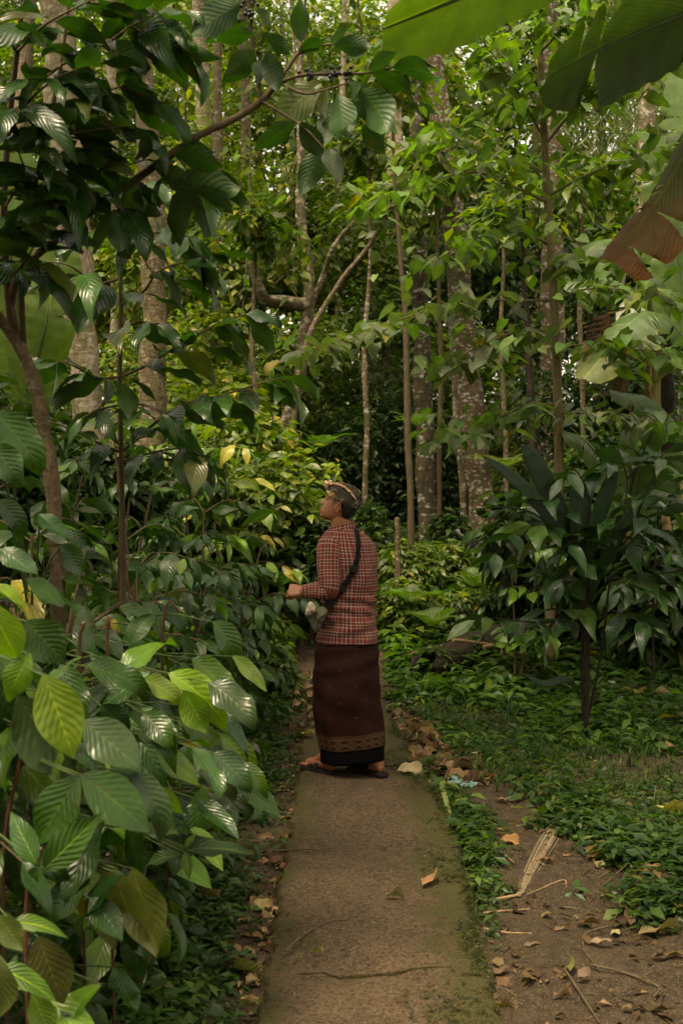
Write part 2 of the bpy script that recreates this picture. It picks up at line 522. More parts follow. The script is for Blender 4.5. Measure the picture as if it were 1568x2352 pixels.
def sarong_material():
    t = NT('maroon_songket_cloth')
    s = t.sep(t.uv())          # u in metres round the body, v in metres above the hem
    n = t.noise(5, 4, t.obj())
    mpw = t.n('Mapping'); mpw.inputs['Scale'].default_value = (1, 1, 6); t.put(mpw.inputs[0], t.obj())
    n2 = t.noise(30, 4, mpw.outputs[0])
    base = t.mix(n, (0.011, 0.0028, 0.002), (0.024, 0.0062, 0.004))
    base = t.mix(t.rng(n2, 0.5, 0.75, 0, 0.4), base, (0.034, 0.012, 0.007))
    gold = (0.14, 0.08, 0.034)
    def band(v0, v1):
        return t.math('MULTIPLY', t.rng(s[1], v0 - 0.0008, v0 + 0.0008), t.rng(s[1], v1 - 0.0008, v1 + 0.0008, 1.0, 0.0))
    def frac(c, p): return t.math('FRACT', t.math('DIVIDE', c, p))
    def tri(c, p): return t.math('ABSOLUTE', t.math('SUBTRACT', t.math('MULTIPLY', frac(c, p), 2.0), 1.0))
    dark = band(0.004, 0.052)
    base = t.mix(t.math('MULTIPLY', dark, 0.6), base, (0.018, 0.009, 0.006))
    acc = t.math('MAXIMUM', band(0.002, 0.006), band(0.061, 0.0645))
    dots = t.math('MULTIPLY', band(0.009, 0.012), t.rng(tri(s[0], 0.006), 0.4, 0.6))
    dots2 = t.math('MULTIPLY', band(0.054, 0.058), t.rng(tri(s[0], 0.006), 0.4, 0.6))
    teeth = t.math('MULTIPLY', band(0.066, 0.082), t.rng(tri(s[0], 0.008), 0.62, 0.75))
    # chain of diamonds
    vv = t.math('ABSOLUTE', t.math('DIVIDE', t.math('SUBTRACT', s[1], 0.033), 0.019))
    dd = t.math('ADD', vv, tri(s[0], 0.052))
    dia = t.math('MULTIPLY', band(0.014, 0.052), t.math('MAXIMUM', t.rng(t.math('ABSOLUTE', t.math('SUBTRACT', dd, 1.0)), 0.07, 0.13, 1.0, 0.0),
                 t.math('MAXIMUM', t.rng(t.math('ABSOLUTE', t.math('SUBTRACT', dd, 0.6)), 0.05, 0.1, 0.8, 0.0), t.rng(dd, 0.16, 0.26, 1.0, 0.0))))
    for x in (dots, dots2, teeth, dia): acc = t.math('MAXIMUM', acc, x)
    # small woven diamonds strewn over the cloth, staggered from row to row
    row = t.math('DIVIDE', t.math('SUBTRACT', s[1], 0.05), 0.085)
    ri = t.math('FLOOR', row)
    uu = t.math('DIVIDE', t.math('ADD', s[0], t.math('MULTIPLY', ri, 0.052)), 0.104)
    da = t.math('ABSOLUTE', t.math('SUBTRACT', t.math('FRACT', uu), 0.5)); db = t.math('ABSOLUTE', t.math('SUBTRACT', t.math('FRACT', row), 0.5))
    dm = t.math('ADD', t.math('MULTIPLY', da, 12.0), t.math('MULTIPLY', db, 15.0))
    mot = t.math('MULTIPLY', t.math('MULTIPLY', t.rng(dm, 0.95, 1.1, 1.0, 0.0), t.rng(t.math('SINE', t.math('MULTIPLY', dm, 14.0)), -0.3, 0.2)), t.rng(s[1], 0.11, 0.115))
    acc = t.math('MAXIMUM', acc, t.math('MULTIPLY', mot, 0.5))
    wear = t.rng(t.noise(90, 2, t.obj()), 0.3, 0.55, 0.45, 1.0)
    col = t.mix(t.math('MULTIPLY', t.math('MULTIPLY', acc, wear), 0.85), base, gold)
    return t.done(t.pr(col, 0.75, 0.10, t.bump(n2, 0.3, 0.004)))
M['sarong'] = sarong_material()
M['underskirt'] = plain('black_cloth', (0.003, 0.003, 0.0035), 0.9, 0.05, 60)

def batik_material():
    t = NT('batik_headcloth')
    s = t.sep(t.uv())     # u round the head 0..1 (0.5 = front), v 0 at the rim .. 1 at the crown
    o = t.obj()
    n = t.noise(28, 3, o)
    base = t.mix(n, (0.020, 0.016, 0.013), (0.048, 0.038, 0.030))
    # gold leaf drawing above the rim, fine scrolls over the rest
    w = t.n('TexWave'); w.inputs['Scale'].default_value = 26; w.inputs['Distortion'].default_value = 9; w.inputs['Detail'].default_value = 2
    t.put(w.inputs['Vector'], o)
    vo = t.n('TexVoronoi', feature='DISTANCE_TO_EDGE'); vo.inputs['Scale'].default_value = 42; t.put(vo.inputs['Vector'], o)
    leafm = t.math('MULTIPLY', t.rng(t.math('ADD', s[1], t.math('MULTIPLY', t.noise(32, 2, o), 0.5)), 0.42, 0.48, 1.0, 0.0), t.rng(t.math('ABSOLUTE', t.math('SUBTRACT', s[0], 0.5)), 0.16, 0.2, 1.0, 0.0))
    base = t.mix(leafm, base, t.mix(t.rng(w.outputs['Fac'], 0.35, 0.5), (0.12, 0.06, 0.02), (0.55, 0.36, 0.13)))
    vo2 = t.n('TexVoronoi', feature='F1'); vo2.inputs['Scale'].default_value = 55; t.put(vo2.inputs['Vector'], o)
    ring = t.rng(t.math('ABSOLUTE', t.math('SUBTRACT', vo2.outputs['Distance'], 0.3)), 0.03, 0.07, 0.7, 0.0)
    base = t.mix(t.math('MULTIPLY', ring, t.math('SUBTRACT', 1.0, leafm)), base, (0.30, 0.22, 0.12))
    return t.done(t.pr(base, 0.8, 0.1, t.bump(n, 0.3, 0.004)))
M['batik'] = batik_material()
def fold_material():
    t = NT('patterned_fold_cloth')
    o = t.obj()
    c = t.ramp(t.noise(75, 3, o, 0.7), [(0.33, (0.03, 0.02, 0.015)), (0.45, (0.30, 0.12, 0.04)), (0.56, (0.60, 0.42, 0.22)), (0.7, (0.75, 0.62, 0.45))])
    return t.done(t.pr(c, 0.75, 0.2))
M['fold'] = fold_material()
# ------------------------------------------------------------------ leaf shapes
def leaf_tpl(nu=2, nv=5, width=0.42, peak=0.45, droop=0.25, fold=0.12, wave=0.0, tip=0.06, stalk=0.0, heart=0.0, ripple=0.0, nr=9, twist=0.0, seed=0):
    """leaf of length 1 along +Y, upper side +Z; returns verts, quads, uvs"""
    r = np.random.default_rng(seed)
    v = np.linspace(0, 1, nv + 1)
    if tip: 
        v = np.concatenate([v[:-1], [1 - 0.45 / nv], [1.0]]); 
    nv = len(v) - 1
    w = np.where(v < peak, np.sin(np.clip(v / peak, 0, 1) * math.pi / 2) ** 0.8, np.cos(np.clip((v - peak) / (1 - peak), 0, 1) * math.pi / 2) ** 1.05)
    if heart: w[0] = heart
    w = np.maximum(w, 0.015)
    V = []; U = []
    for i in range(nv + 1):
        for k in range(nu + 1):
            u = k / nu; c = (u - 0.5) * 2
            x = c * w[i] * width / 2
            z = -droop * v[i] ** 2 - fold * -abs(c) * w[i] * width
            z += wave * math.sin(v[i] * 9 + (2 if c > 0 else 0)) * abs(c) ** 2 * w[i]
            z += ripple * math.sin(v[i] * nr * 6.283 - abs(c) * 3.0) * w[i] * abs(c) ** 0.5
            z += twist * c * v[i] * width
            y = v[i] * (1 - 0.18 * droop * v[i]) - (heart * 0.12 * abs(c) if (heart and i == 0) else 0)
            V.append((x, y, z)); U.append((u, v[i]))
    F = []
    for i in range(nv):
        for k in range(nu):
            a = i * (nu + 1) + k
            F.append((a, a + 1, a + nu + 2, a + nu + 1))
    return np.array(V), np.array(F), np.array(U)

def tpl_mesh(name, tpl, mat):
    mb = MB(); mb.add(*tpl)
    me = mb.mesh(name); me.materials.append(mat)
    return me

LEAF = {}
for i, (dr, wv, tw) in enumerate([(0.18, 0.035, 0.0), (0.38, 0.06, 0.35), (0.62, 0.04, -0.4), (0.05, 0.055, 0.2), (0.28, 0.075, -0.25)]):
    LEAF['coffee', i] = tpl_mesh('coffee_leaf', leaf_tpl(4, 7, 0.41, 0.46, dr, 0.10, wv, seed=i, twist=tw), M['leaf'])
    LEAF['hero', i] = tpl_mesh('large_coffee_leaf', leaf_tpl(6, 34, 0.46, 0.47, dr * 0.75, 0.10, wv * 0.9, ripple=0.004, nr=9, seed=i, twist=tw), M['leaf'])
    LEAF['rib', i] = tpl_mesh('ribbed_leaf', leaf_tpl(4, 8, 0.36, 0.42, dr, 0.16, wv, seed=i), M['leaf_rib'])
    LEAF['heart', i] = tpl_mesh('heart_leaf', leaf_tpl(4, 5, 0.62, 0.26, dr * 0.7, 0.08, wv * 0.6, heart=0.7, seed=i, twist=tw), M['leaf_thin'])
    LEAF['herb', i] = tpl_mesh('herb_leaf', leaf_tpl(2, 5, 0.34, 0.42, dr, 0.14, wv, seed=i, twist=tw), M['leaf_thin'])
    LEAF['dry', i] = tpl_mesh('dry_leaf', leaf_tpl(4, 6, 0.46, 0.45, dr * 0.4 - 0.15, 0.25 + 0.1 * (i % 3), 0.10, seed=i, twist=tw * 2), M['dry_leaf'])
for i in range(4):
    LEAF['sliver', i] = leaf_tpl(2, 3, 0.34, 0.45, 0.12 + 0.1 * i, 0.14, 0.02, seed=i)
S_LEAF = [leaf_tpl(2, 2, w, 0.45, d, 0.15, 0.0, tip=0, seed=i) for i, (w, d) in enumerate([(0.42, 0.15), (0.5, 0.35), (0.34, 0.25)])]
B_LEAF = [leaf_tpl(2, 4, w, 0.45, d, 0.14, 0.03, tip=1, seed=i) for i, (w, d) in enumerate([(0.42, 0.2), (0.48, 0.4), (0.36, 0.3)])]
N_LEAF = [leaf_tpl(2, 2, 0.13, 0.4, 0.4, 0.2, 0.0, tip=0)]

# ------------------------------------------------------------------ colours (linear)
def jit(c, r, s=0.25):
    k = 1 + s * (r.random() * 2 - 1)
    return tuple(float(np.clip(x * k * (1 + 0.12 * (r.random() * 2 - 1)), 0.002, 0.8)) for x in c)
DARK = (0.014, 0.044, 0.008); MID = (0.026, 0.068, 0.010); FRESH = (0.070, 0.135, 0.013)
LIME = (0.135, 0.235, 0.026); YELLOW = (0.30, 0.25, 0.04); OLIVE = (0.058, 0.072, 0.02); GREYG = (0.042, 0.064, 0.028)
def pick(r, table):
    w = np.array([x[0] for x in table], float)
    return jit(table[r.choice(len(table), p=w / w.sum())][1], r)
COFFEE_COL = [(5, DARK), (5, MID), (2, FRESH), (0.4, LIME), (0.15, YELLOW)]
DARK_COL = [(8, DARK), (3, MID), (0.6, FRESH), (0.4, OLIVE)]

# ------------------------------------------------------------------ plants built leaf by leaf
def leaf_between(root, kind, base, tip, color, r, nhint=(0, -0.6, 0.8), name='leaf', scale_w=1.0, var=None):
    base = np.asarray(base, float); tip = np.asarray(tip, float)
    d = tip - base; L = float(np.linalg.norm(d))
    R = frames(d, np.asarray(nhint, float))
    R = R.copy(); R[:, 0] *= scale_w
    i = int(r.integers(5)) if var is None else var
    return place(name, LEAF[kind, i], mat4(R, base, L), root, color)

def put_leaf(root, kind, base, d, n, L, color, r, name='leaf'):
    R = frames(np.asarray(d), np.asarray(n)).copy(); R[:, 0] *= r.uniform(0.78, 1.22)
    return place(name, LEAF[kind, int(r.integers(5))], mat4(R, np.asarray(base), L), root, color)

def branch_leaves(root, pts, r, kind='coffee', spacing=0.08, L=(0.13, 0.19), start=0.15, droop=0.25, cols=COFFEE_COL, count=None, alternate=False, hang=0.0):
    """opposite pairs of leaves along a branch line; returns how many"""
    seg = np.linalg.norm(np.diff(pts, axis=0), axis=1); cum = np.concatenate([[0], np.cumsum(seg)])
    tot = cum[-1]; s = start * tot; k = 0; n = 0
    while s <= tot + 1e-6:
        p = np.array([np.interp(s, cum, pts[:, j]) for j in range(3)])
        q = np.array([np.interp(min(s + 0.02, tot), cum, pts[:, j]) for j in range(3)]); q0 = np.array([np.interp(max(s - 0.02, 0), cum, pts[:, j]) for j in range(3)])
        t = unit(q - q0)
        side = np.cross(t, UP)
        side = unit(side) if np.linalg.norm(side) > 0.2 else unit(np.cross(t, [math.cos(k * 1.57 + 0.4), math.sin(k * 1.57 + 0.4), 0]))
        if abs(t[2]) > 0.75:      # upright shoot: pairs cross each other
            a = k * 1.57 + r.random(); side = np.array([math.cos(a), math.sin(a), 0])
        for sg in ((1,) if (alternate and k % 2) else (-1,) if alternate else (1, -1)):
            d = unit(side * sg * (0.85 + 0.2 * r.random()) + t * (0.45 + 0.4 * r.random()) - UP * (droop + 0.35 * r.random()) + hang * np.array([0, 0, -1.0]))
            nn = unit(UP + 0.35 * r.normal(size=3) + side * sg * 0.2)
            ll = r.uniform(*L) * (0.75 + 0.35 * min(1, (tot - s) / max(tot, 1e-6) + 0.5))
            put_leaf(root, kind, p + d * 0.012, d, nn, ll, pick(r, cols), r); n += 1
        s += spacing * (0.8 + 0.4 * r.random()); k += 1
    # leaf pair that closes the shoot
    if kind == 'coffee':
        t = unit(pts[-1] - pts[-2])
        put_leaf(root, kind, pts[-1], unit(t - 0.3 * UP), unit(UP + 0.3 * r.normal(size=3)), r.uniform(*L) * 0.8, pick(r, cols), r); n += 1
    return n

def coffee_shrub(name, label, x, y, h, spread, r, nstem=2, L=(0.13, 0.19), cols=COFFEE_COL, group=None, low=0.12, cat='shrub', node=0.15, kind='coffee', maxleaf=290, toward=None, stem_mat='twig', lean=0.25):
    z0 = float(gz(x, y))
    root = tag(empty(name, (x, y, z0)), label, cat, group)
    total = 0
    for s in range(nstem):
        a = r.random() * 6.28
        off = np.array([math.cos(a), math.sin(a), 0]) * 0.06 * s
        top = np.array([x, y, z0]) + off * 2 + np.array([math.cos(a) * lean * h * r.random(), math.sin(a) * lean * h * r.random(), h * (1 - 0.18 * s)])
        mid = (np.array([x, y, z0]) + off + top) / 2 + r.normal(size=3) * 0.03
        st = spline([np.array([x, y, z0 - 0.04]) + off, mid, top], 12)
        mb = MB()
        mb.tube(st, np.linspace(0.013, 0.005, 12) * (0.7 + 0.25 * h), 6)
        hh = np.linspace(low, 0.98, max(2, int(h * (1 - low) / node)))
        for i, f in enumerate(hh):
            if total > maxleaf: break
            p = np.array([np.interp(f, np.linspace(0, 1, 12), st[:, j]) for j in range(3)])
            a0 = i * 1.35 + r.random()
            for sg in (0, math.pi):
                if toward is not None and r.random() < 0.5:
                    aa = toward + r.normal() * 0.7
                else: aa = a0 + sg + r.normal() * 0.25
                bl = spread * (1.0 - 0.55 * f) * r.uniform(0.6, 1.1) + 0.08
                dv = np.array([math.cos(aa), math.sin(aa), 0.35])
                e = p + dv * bl; e[2] -= bl * bl * 0.45
                m = p + dv * bl * 0.5 + np.array([0, 0, 0.03])
                br = spline([p, m, e], 7)
                mb.tube(br, np.linspace(0.0045, 0.002, 7), 5)
                total += branch_leaves(root, br, r, kind, spacing=L[1] * 0.5, L=L, cols=cols)
        link('stem', mb.mesh('stem'), M[stem_mat], root)
    return root

# ------------------------------------------------------------------ masses of leaves joined into one part
def cloud(mb, centre, radii, n, size, table, r, tpls=S_LEAF, shell=0.35, droop=0.35, gap=None):
    """leaves spread through an ellipsoid, denser towards its skin"""
    u = r.normal(size=(n, 3)); u = unit(u)
    rad = (shell + (1 - shell) * r.random(n)) ** (0.55)
    p = np.asarray(centre) + u * np.asarray(radii) * rad[:, None]
    if gap is not None:
        k = np.sin(p[:, 0] * gap + centre[0] * 7) * np.sin(p[:, 1] * gap + 1.3) * np.sin(p[:, 2] * gap * 1.2 + centre[2])
        p = p[k > -0.22]; u = u[k > -0.22]; n = len(p)
    a = r.random(n) * 6.283
    d = np.stack([np.cos(a), np.sin(a), -droop - 0.5 * r.random(n) + 0.2], 1) + u * 0.5
    nn = np.array([0, 0, 1.0]) + 0.55 * r.normal(size=(n, 3)) + u * 0.4
    R = frames(d, nn)
    s = size * (0.6 + 0.8 * r.random(n))
    w = np.array([x[0] for x in table], float); ci = r.choice(len(table), n, p=w / w.sum())
    c = np.array([x[1] for x in table])[ci] * (0.75 + 0.5 * r.random((n, 1))) * (0.9 + 0.2 * r.random((n, 3)))
    ti = r.integers(len(tpls), size=n)
    for k in range(len(tpls)):
        m = ti == k
        mb.scatter(tpls[k], R[m] * s[m][:, None, None], p[m], c[m])

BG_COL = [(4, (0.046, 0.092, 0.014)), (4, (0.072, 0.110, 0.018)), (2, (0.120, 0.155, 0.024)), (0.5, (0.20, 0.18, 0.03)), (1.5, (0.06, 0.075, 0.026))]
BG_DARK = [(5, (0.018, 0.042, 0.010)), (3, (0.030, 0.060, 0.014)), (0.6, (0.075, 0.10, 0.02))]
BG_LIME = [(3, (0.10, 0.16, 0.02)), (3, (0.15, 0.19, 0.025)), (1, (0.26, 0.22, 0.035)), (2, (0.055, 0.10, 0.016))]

def bush(name, label, x, y, radii, n, size, table, r, zc=None, group=None, clumps=7, tpls=S_LEAF, nst=4, cat='shrub', gap=None, droop=0.35):
    z0 = float(gz(x, y))
    root = tag(empty(name, (x, y, z0)), label, cat, group)
    mb = MB(); rad = np.asarray(radii, float)
    zc = z0 + rad[2] * 0.9 if zc is None else zc
    tops = []
    for k in range(clumps):
        c = np.array([x, y, zc]) + (r.random(3) * 2 - 1) * rad * 0.62
        tops.append(c)
        cloud(mb, c, rad * r.uniform(0.38, 0.62), n // clumps, size, table, r, tpls, gap=gap, droop=droop)
    f = link('foliage', mb.mesh('foliage', tint=True), M['leaf_mass'], root); f['kind'] = 'stuff'
    for k in range(nst):
        b = np.array([x, y, z0 - 0.05]) + r.normal(size=3) * np.array([0.08, 0.08, 0])
        t = tops[k % len(tops)]
        st = MB(); st.tube(spline([b, (b + t) / 2 + r.normal(size=3) * 0.08, t], 8), np.linspace(0.016, 0.005, 8) * (0.6 + rad[2] * 0.5), 5)
        link('stem', st.mesh('stem'), M['twig'], root)
    return root

def tree(name, label, pts, radii, mat, r, crown=(), limbs=(), group=None, size=0.2, table=BG_COL, rough=0.06, cat='tree', knots=0, tpls=S_LEAF, gap=1.6):
    """pts: world points from base to top; crown: (centre, radii, leaves)"""
    pts = np.asarray(pts, float)
    root = tag(empty(name, (pts[0][0], pts[0][1], float(gz(pts[0][0], pts[0][1])))), label, cat, group)
    n = 40
    c = spline(pts, n); rr = np.interp(np.linspace(0, 1, n), np.linspace(0, 1, len(radii)), radii)
    c[1:-1, :2] += 0.10 * rr[1:-1, None] * np.sin(np.arange(n - 2) * 0.9 + r.random() * 6)[:, None] * np.array([1, 0.5])
    rr = rr * (1 + rough * r.normal(size=n))
    rr[0] *= 1.25; rr[1] *= 1.1
    mb = MB(); mb.tube(c, rr, 14)
    for lp, la, lb in limbs:
        lp = np.asarray(lp, float); mb.tube(spline(lp, 12), np.linspace(la, lb, 12), 8)
    # limbs from the trunk's top into the crown
    for cc, cr, cn in crown:
        cc = np.asarray(cc, float)
        i = int(n * 0.82); mb.tube(spline([c[i], (c[i] + cc) / 2 + np.array([0, 0, 0.3]), cc], 9), np.linspace(rr[i] * 0.55, 0.02, 9), 7)
    link('trunk', mb.mesh('trunk'), mat, root)
    if crown:
        cb = MB()
        for cc, cr, cn in crown:
            cr = np.asarray(cr, float)
            for k in range(6):
                q = np.asarray(cc) + (r.random(3) * 2 - 1) * cr * 0.6
                cloud(cb, q, cr * r.uniform(0.35, 0.6), cn // 6, size, table, r, tpls, gap=gap)
        f = link('crown', cb.mesh('crown', tint=True), M['leaf_mass'], root); f['kind'] = 'stuff'
    return root

def fern_tpl(n=14, curl=0.45):
    """a frond of length 1 with paired leaflets"""
    V = []; F = []; U = []
    for i in range(n):
        v = (i + 1) / (n + 1); z = 0.22 * v - curl * v * v; y = v
        l = 0.24 * math.sin(math.pi * min(1, v * 0.92 + 0.1)) + 0.02
        for sg in (-1, 1):
            b = len(V); w = 0.26 / n
            V += [(0, y - w, z), (0, y + w, z), (sg * l * 0.6, y + w * 1.1 + 0.3 * l, z - 0.02), (sg * l * 0.6, y - w * 0.9 + 0.3 * l, z - 0.02), (sg * l, y + 0.55 * l, z - 0.08 * l), (sg * l, y + 0.55 * l - 0.004, z - 0.08 * l)]
            q = [(b, b + 1, b + 2, b + 3), (b + 3, b + 2, b + 4, b + 5)]
            F += q if sg < 0 else [tuple(reversed(x)) for x in q]
            U += [(0.5, v)] * 2 + [(0.5 + sg * 0.3, v)] * 2 + [(0.5 + sg * 0.5, v)] * 2
    return np.array(V, float), np.array(F), np.array(U, float)
FERN = fern_tpl()

def fern(name, label, x, y, r, L=0.6, n=9, col=(0.055, 0.10, 0.026), group=None, z=None):
    z0 = float(gz(x, y)) if z is None else z
    root = tag(empty(name, (x, y, z0)), label, 'fern', group)
    if ('fern', 0) not in LEAF:
        LEAF['fern', 0] = tpl_mesh('fern_frond', FERN, M['leaf_thin'])
        LEAF['fern', 1] = tpl_mesh('fern_frond', fern_tpl(16, 0.7), M['leaf_thin'])
    for k in range(n):
        a = k * 6.283 / n + r.random() * 0.5
        d = np.array([math.cos(a), math.sin(a), 0.55 + 0.5 * r.random()])
        R = frames(d, np.array([-math.cos(a) * 0.6, -math.sin(a) * 0.6, 1.0]))
        place('frond', LEAF['fern', k % 2], mat4(R, np.array([x, y, z0]), L * r.uniform(0.7, 1.1)), root, jit(col, r))
    return root

def banana_blade(pts, width, r, tears=6, nrow=40, fold=0.35, nvec=None, name='blade', tipw=0.25, basew=0.35, half=(1.0, 1.0)):
    """a banana leaf blade along a midrib line with torn margins; returns mesh"""
    c = spline(pts, nrow); tg = unit(np.gradient(c, axis=0))
    v = np.linspace(0, 1, nrow)
    w = width / 2 * np.clip(np.minimum(basew + v * 6, 1.0), 0, 1) * np.where(v > 0.72, np.sqrt(np.clip(1 - ((v - 0.72) / 0.28) ** 2 * (1 - tipw ** 2), 0, 1)), 1.0)
    mb = MB()
    for si, sg in enumerate((-1, 1)):
        cuts = set(r.choice(np.arange(4, nrow - 3), size=tears, replace=False).tolist()) if tears else set()
        row0 = 0; stops = sorted(cuts) + [nrow - 1]
        for st in stops:
            idx = np.arange(row0, st + 1)
            if len(idx) < 2: row0 = st; continue
            dz = (r.random() - 0.5) * 0.25 if tears else 0.0
            P_ = []; U_ = []
            for j, i in enumerate(idx):
                n = np.asarray(nvec, float); n = unit(n - tg[i] * np.dot(n, tg[i]))
                s = np.cross(tg[i], n) * sg
                sh = 0.0
                if tears and len(idx) > 2: sh = (0.5 - j / (len(idx) - 1)) * 0.0
                row = []; ur = []
                for q in np.linspace(0, 1, 5):
                    k = q * w[i] * half[si]
                    drop = (fold + dz) * q * q * w[i]
                    rip = 0.012 * math.sin(i * 1.9) * q
                    shrink = 1.0
                    if tears and (j == 0 or j == len(idx) - 1): shrink = 1 - 0.14 * q
                    row.append(c[i] + s * k * shrink - n * (drop + rip * 0.5) + tg[i] * (0.10 * k + (0.03 * q * q if j == 0 and row0 else 0) - (0.03 * q * q if st in cuts and j == len(idx) - 1 else 0)))
                    ur.append((0.5 + sg * 0.5 * q, v[i]))
                P_.append(row); U_.append(ur)
            P_ = np.array(P_); U_ = np.array(U_)
            if sg < 0: P_ = P_[:, ::-1]; U_ = U_[:, ::-1]
            mb.grid(P_, U_)
            row0 = st
    return mb.mesh(name), c
# ------------------------------------------------------------------ ground and path
xs = np.concatenate([[-120, -70, -40, -25, -16, -11, -8, -6, -5], np.arange(-4, 4.01, 0.06), [5, 6, 8, 11, 16, 25, 40, 70, 120]])
ys = np.concatenate([[-30, -12, -5, -2, 0], np.arange(1, 14.01, 0.06), np.arange(14.5, 30, 1.0), [32, 36, 42, 50, 65, 90, 130]])
XX, YY = np.meshgrid(xs, ys)
rg = np.random.default_rng(11)
near = ((np.abs(XX) < 4) & (YY > 0.9) & (YY < 14.01)).astype(float)
ZZ = gz(XX, YY) + near * (0.006 * rg.normal(size=XX.shape) + 0.012 * np.sin(XX * 7.3 + YY * 3.1) * np.sin(YY * 6.1 - XX * 2.0))
mb = MB(); mb.grid(np.stack([XX, YY, ZZ], -1))
ground = link('ground', mb.mesh('ground'), M['soil'])
tag(ground, 'dark brown forest soil under the plants', kind='structure')

# path: three concrete slabs parted by joints; edges traced on the ground
PZ = 0.045
right_px = [(1175, 2560), (1145, 2352), (1118, 2210), (1092, 2100), (1062, 1980), (1034, 1890), (1000, 1815), (950, 1745), (925, 1700), (905, 1660), (868, 1620), (800, 1585), (750, 1560)]
left_px = [(565, 2560), (598, 2352), (622, 2210), (636, 2100), (655, 1980), (672, 1890), (684, 1815), (690, 1745), (696, 1700), (706, 1660), (716, 1620), (712, 1585), (690, 1560)]
Rp = np.array([G(x, y, PZ) for x, y in right_px]); Lp = np.array([G(x, y, PZ) for x, y in left_px])
NR = 170
Rs = spline(Rp, NR); Ls = spline(Lp, NR)
path = tag(empty('path', (0, 5, 0)), 'narrow worn concrete footpath through the plants', kind='structure')
def edge_noise(i): return 0.011 * math.sin(i * 0.53) + 0.009 * math.sin(i * 1.37 + 1) + 0.007 * math.sin(i * 2.9)
joints_y = [G(900, 2228, PZ)[1], G(900, 1752, PZ)[1]]
cuts = [0] + [int(np.argmin(np.abs(Rs[:, 1] - y))) for y in joints_y] + [NR - 1]
for k in range(3):
    i0, i1 = cuts[k], cuts[k + 1]
    rows = []; uvs = []
    for i in range(i0, i1 + 1):
        a, b = Ls[i].copy(), Rs[i].copy()
        b[0] += edge_noise(i); a[0] += edge_noise(i + 77)
        if i == i0 and k: a[1] += 0.0025; b[1] += 0.0025
        if i == i1 and k < 2: a[1] -= 0.0025; b[1] -= 0.0025
        row = []; ur = []
        zl = float(gz(a[0], a[1])); 
        row.append(a + [-0.01, 0, -0.16]); ur.append((0, a[1]))
        row.append(a + [-0.004, 0, -0.012 + zl]); ur.append((0, a[1]))
        for q in np.linspace(0.015, 0.985, 13):
            p = a + (b - a) * q
            wobble = 0.010 * math.sin((i0 * 1.0 if (i == i0) else i) * 0.13 + q * 5 + k) + 0.004 * math.sin(i * 0.5 + q * 9)
            if i - i0 < 3 or i1 - i < 3: wobble += 0.004 * math.sin(q * 31 + k) - 0.008
            ym = 0.018 * math.sin(q * 9 + k * 2) + 0.008 * math.sin(q * 27)
            kk = max(0, 1 - min(i - i0, i1 - i) / 6.0)
            jo = (i0 if i - i0 < i1 - i else i1)
            yj = (0.018 * math.sin(q * 9 + jo) + 0.008 * math.sin(q * 27 + jo)) * kk
            row.append(p + [0, yj, wobble + float(gz(p[0], p[1]))]); ur.append((q, p[1]))
        row.append(b + [0.003, 0, -0.014 + float(gz(b[0], b[1]))]); ur.append((1, b[1]))
        row.append(b + [0.010, 0, -0.16]); ur.append((1, b[1]))
        rows.append(row); uvs.append(ur)
    mb = MB(); mb.grid(rows, uvs)
    R_, C_ = np.asarray(rows).shape[:2]
    for e in (0, R_ - 1):         # end faces of the slab
        top = np.asarray(rows)[e]; bot = top.copy(); bot[:, 2] = -0.16
        mb.grid(np.stack([top, bot] if e else [bot, top]), None)
    link('slab', mb.mesh('slab'), M['path'], path)

# ------------------------------------------------------------------ ground cover and litter (uncountable)
def sprig_tpl(r, nl=6, h=0.5):
    vs, fs, us = [], [], []; n = 0
    for k in range(nl):
        a = k * 2.4 + r.random() * 0.6; z = h * (k + 1) / nl * r.uniform(0.7, 1.1)
        d = np.array([math.cos(a), math.sin(a), 0.25 - 0.6 * r.random()])
        R = frames(d[None], (UP + 0.3 * r.normal(size=3))[None])[0]
        tv, tf, tu = S_LEAF[k % 3]
        s = r.uniform(0.65, 1.1)
        vs.append((tv * s) @ R.T + np.array([0, 0, z]) + 0.08 * d); fs.append(tf + n); us.append(tu); n += len(tv)
    return np.concatenate(vs), np.concatenate(fs), np.concatenate(us)
def grass_tpl(r, nb=7):
    vs, fs, us = [], [], []; n = 0
    for k in range(nb):
        a = r.random() * 6.283; le = r.uniform(0.6, 1.3); lean = r.uniform(0.2, 0.8); w = 0.035
        dx, dy = math.cos(a), math.sin(a)
        v = []
        for q in (0, 0.4, 0.75, 1.0):
            c = np.array([dx * lean * q * q * le, dy * lean * q * q * le, le * q * (1 - 0.35 * lean * q)]); ww = w * (1 - q * 0.9)
            v += [c + np.array([-dy, dx, 0]) * ww, c - np.array([-dy, dx, 0]) * ww]
        vs.append(np.array(v)); fs.append(np.array([(0, 1, 3, 2), (2, 3, 5, 4), (4, 5, 7, 6)]) + n); us.append(np.tile([[0.2, 0.5]], (8, 1))); n += 8
    return np.concatenate(vs), np.concatenate(fs), np.concatenate(us)
rs = np.random.default_rng(5)
SPRIG = [sprig_tpl(rs, 6, 0.6), sprig_tpl(rs, 7, 0.9), sprig_tpl(rs, 5, 0.35), sprig_tpl(rs, 8, 1.2)]
GRASS = [grass_tpl(rs), grass_tpl(rs, 9)]

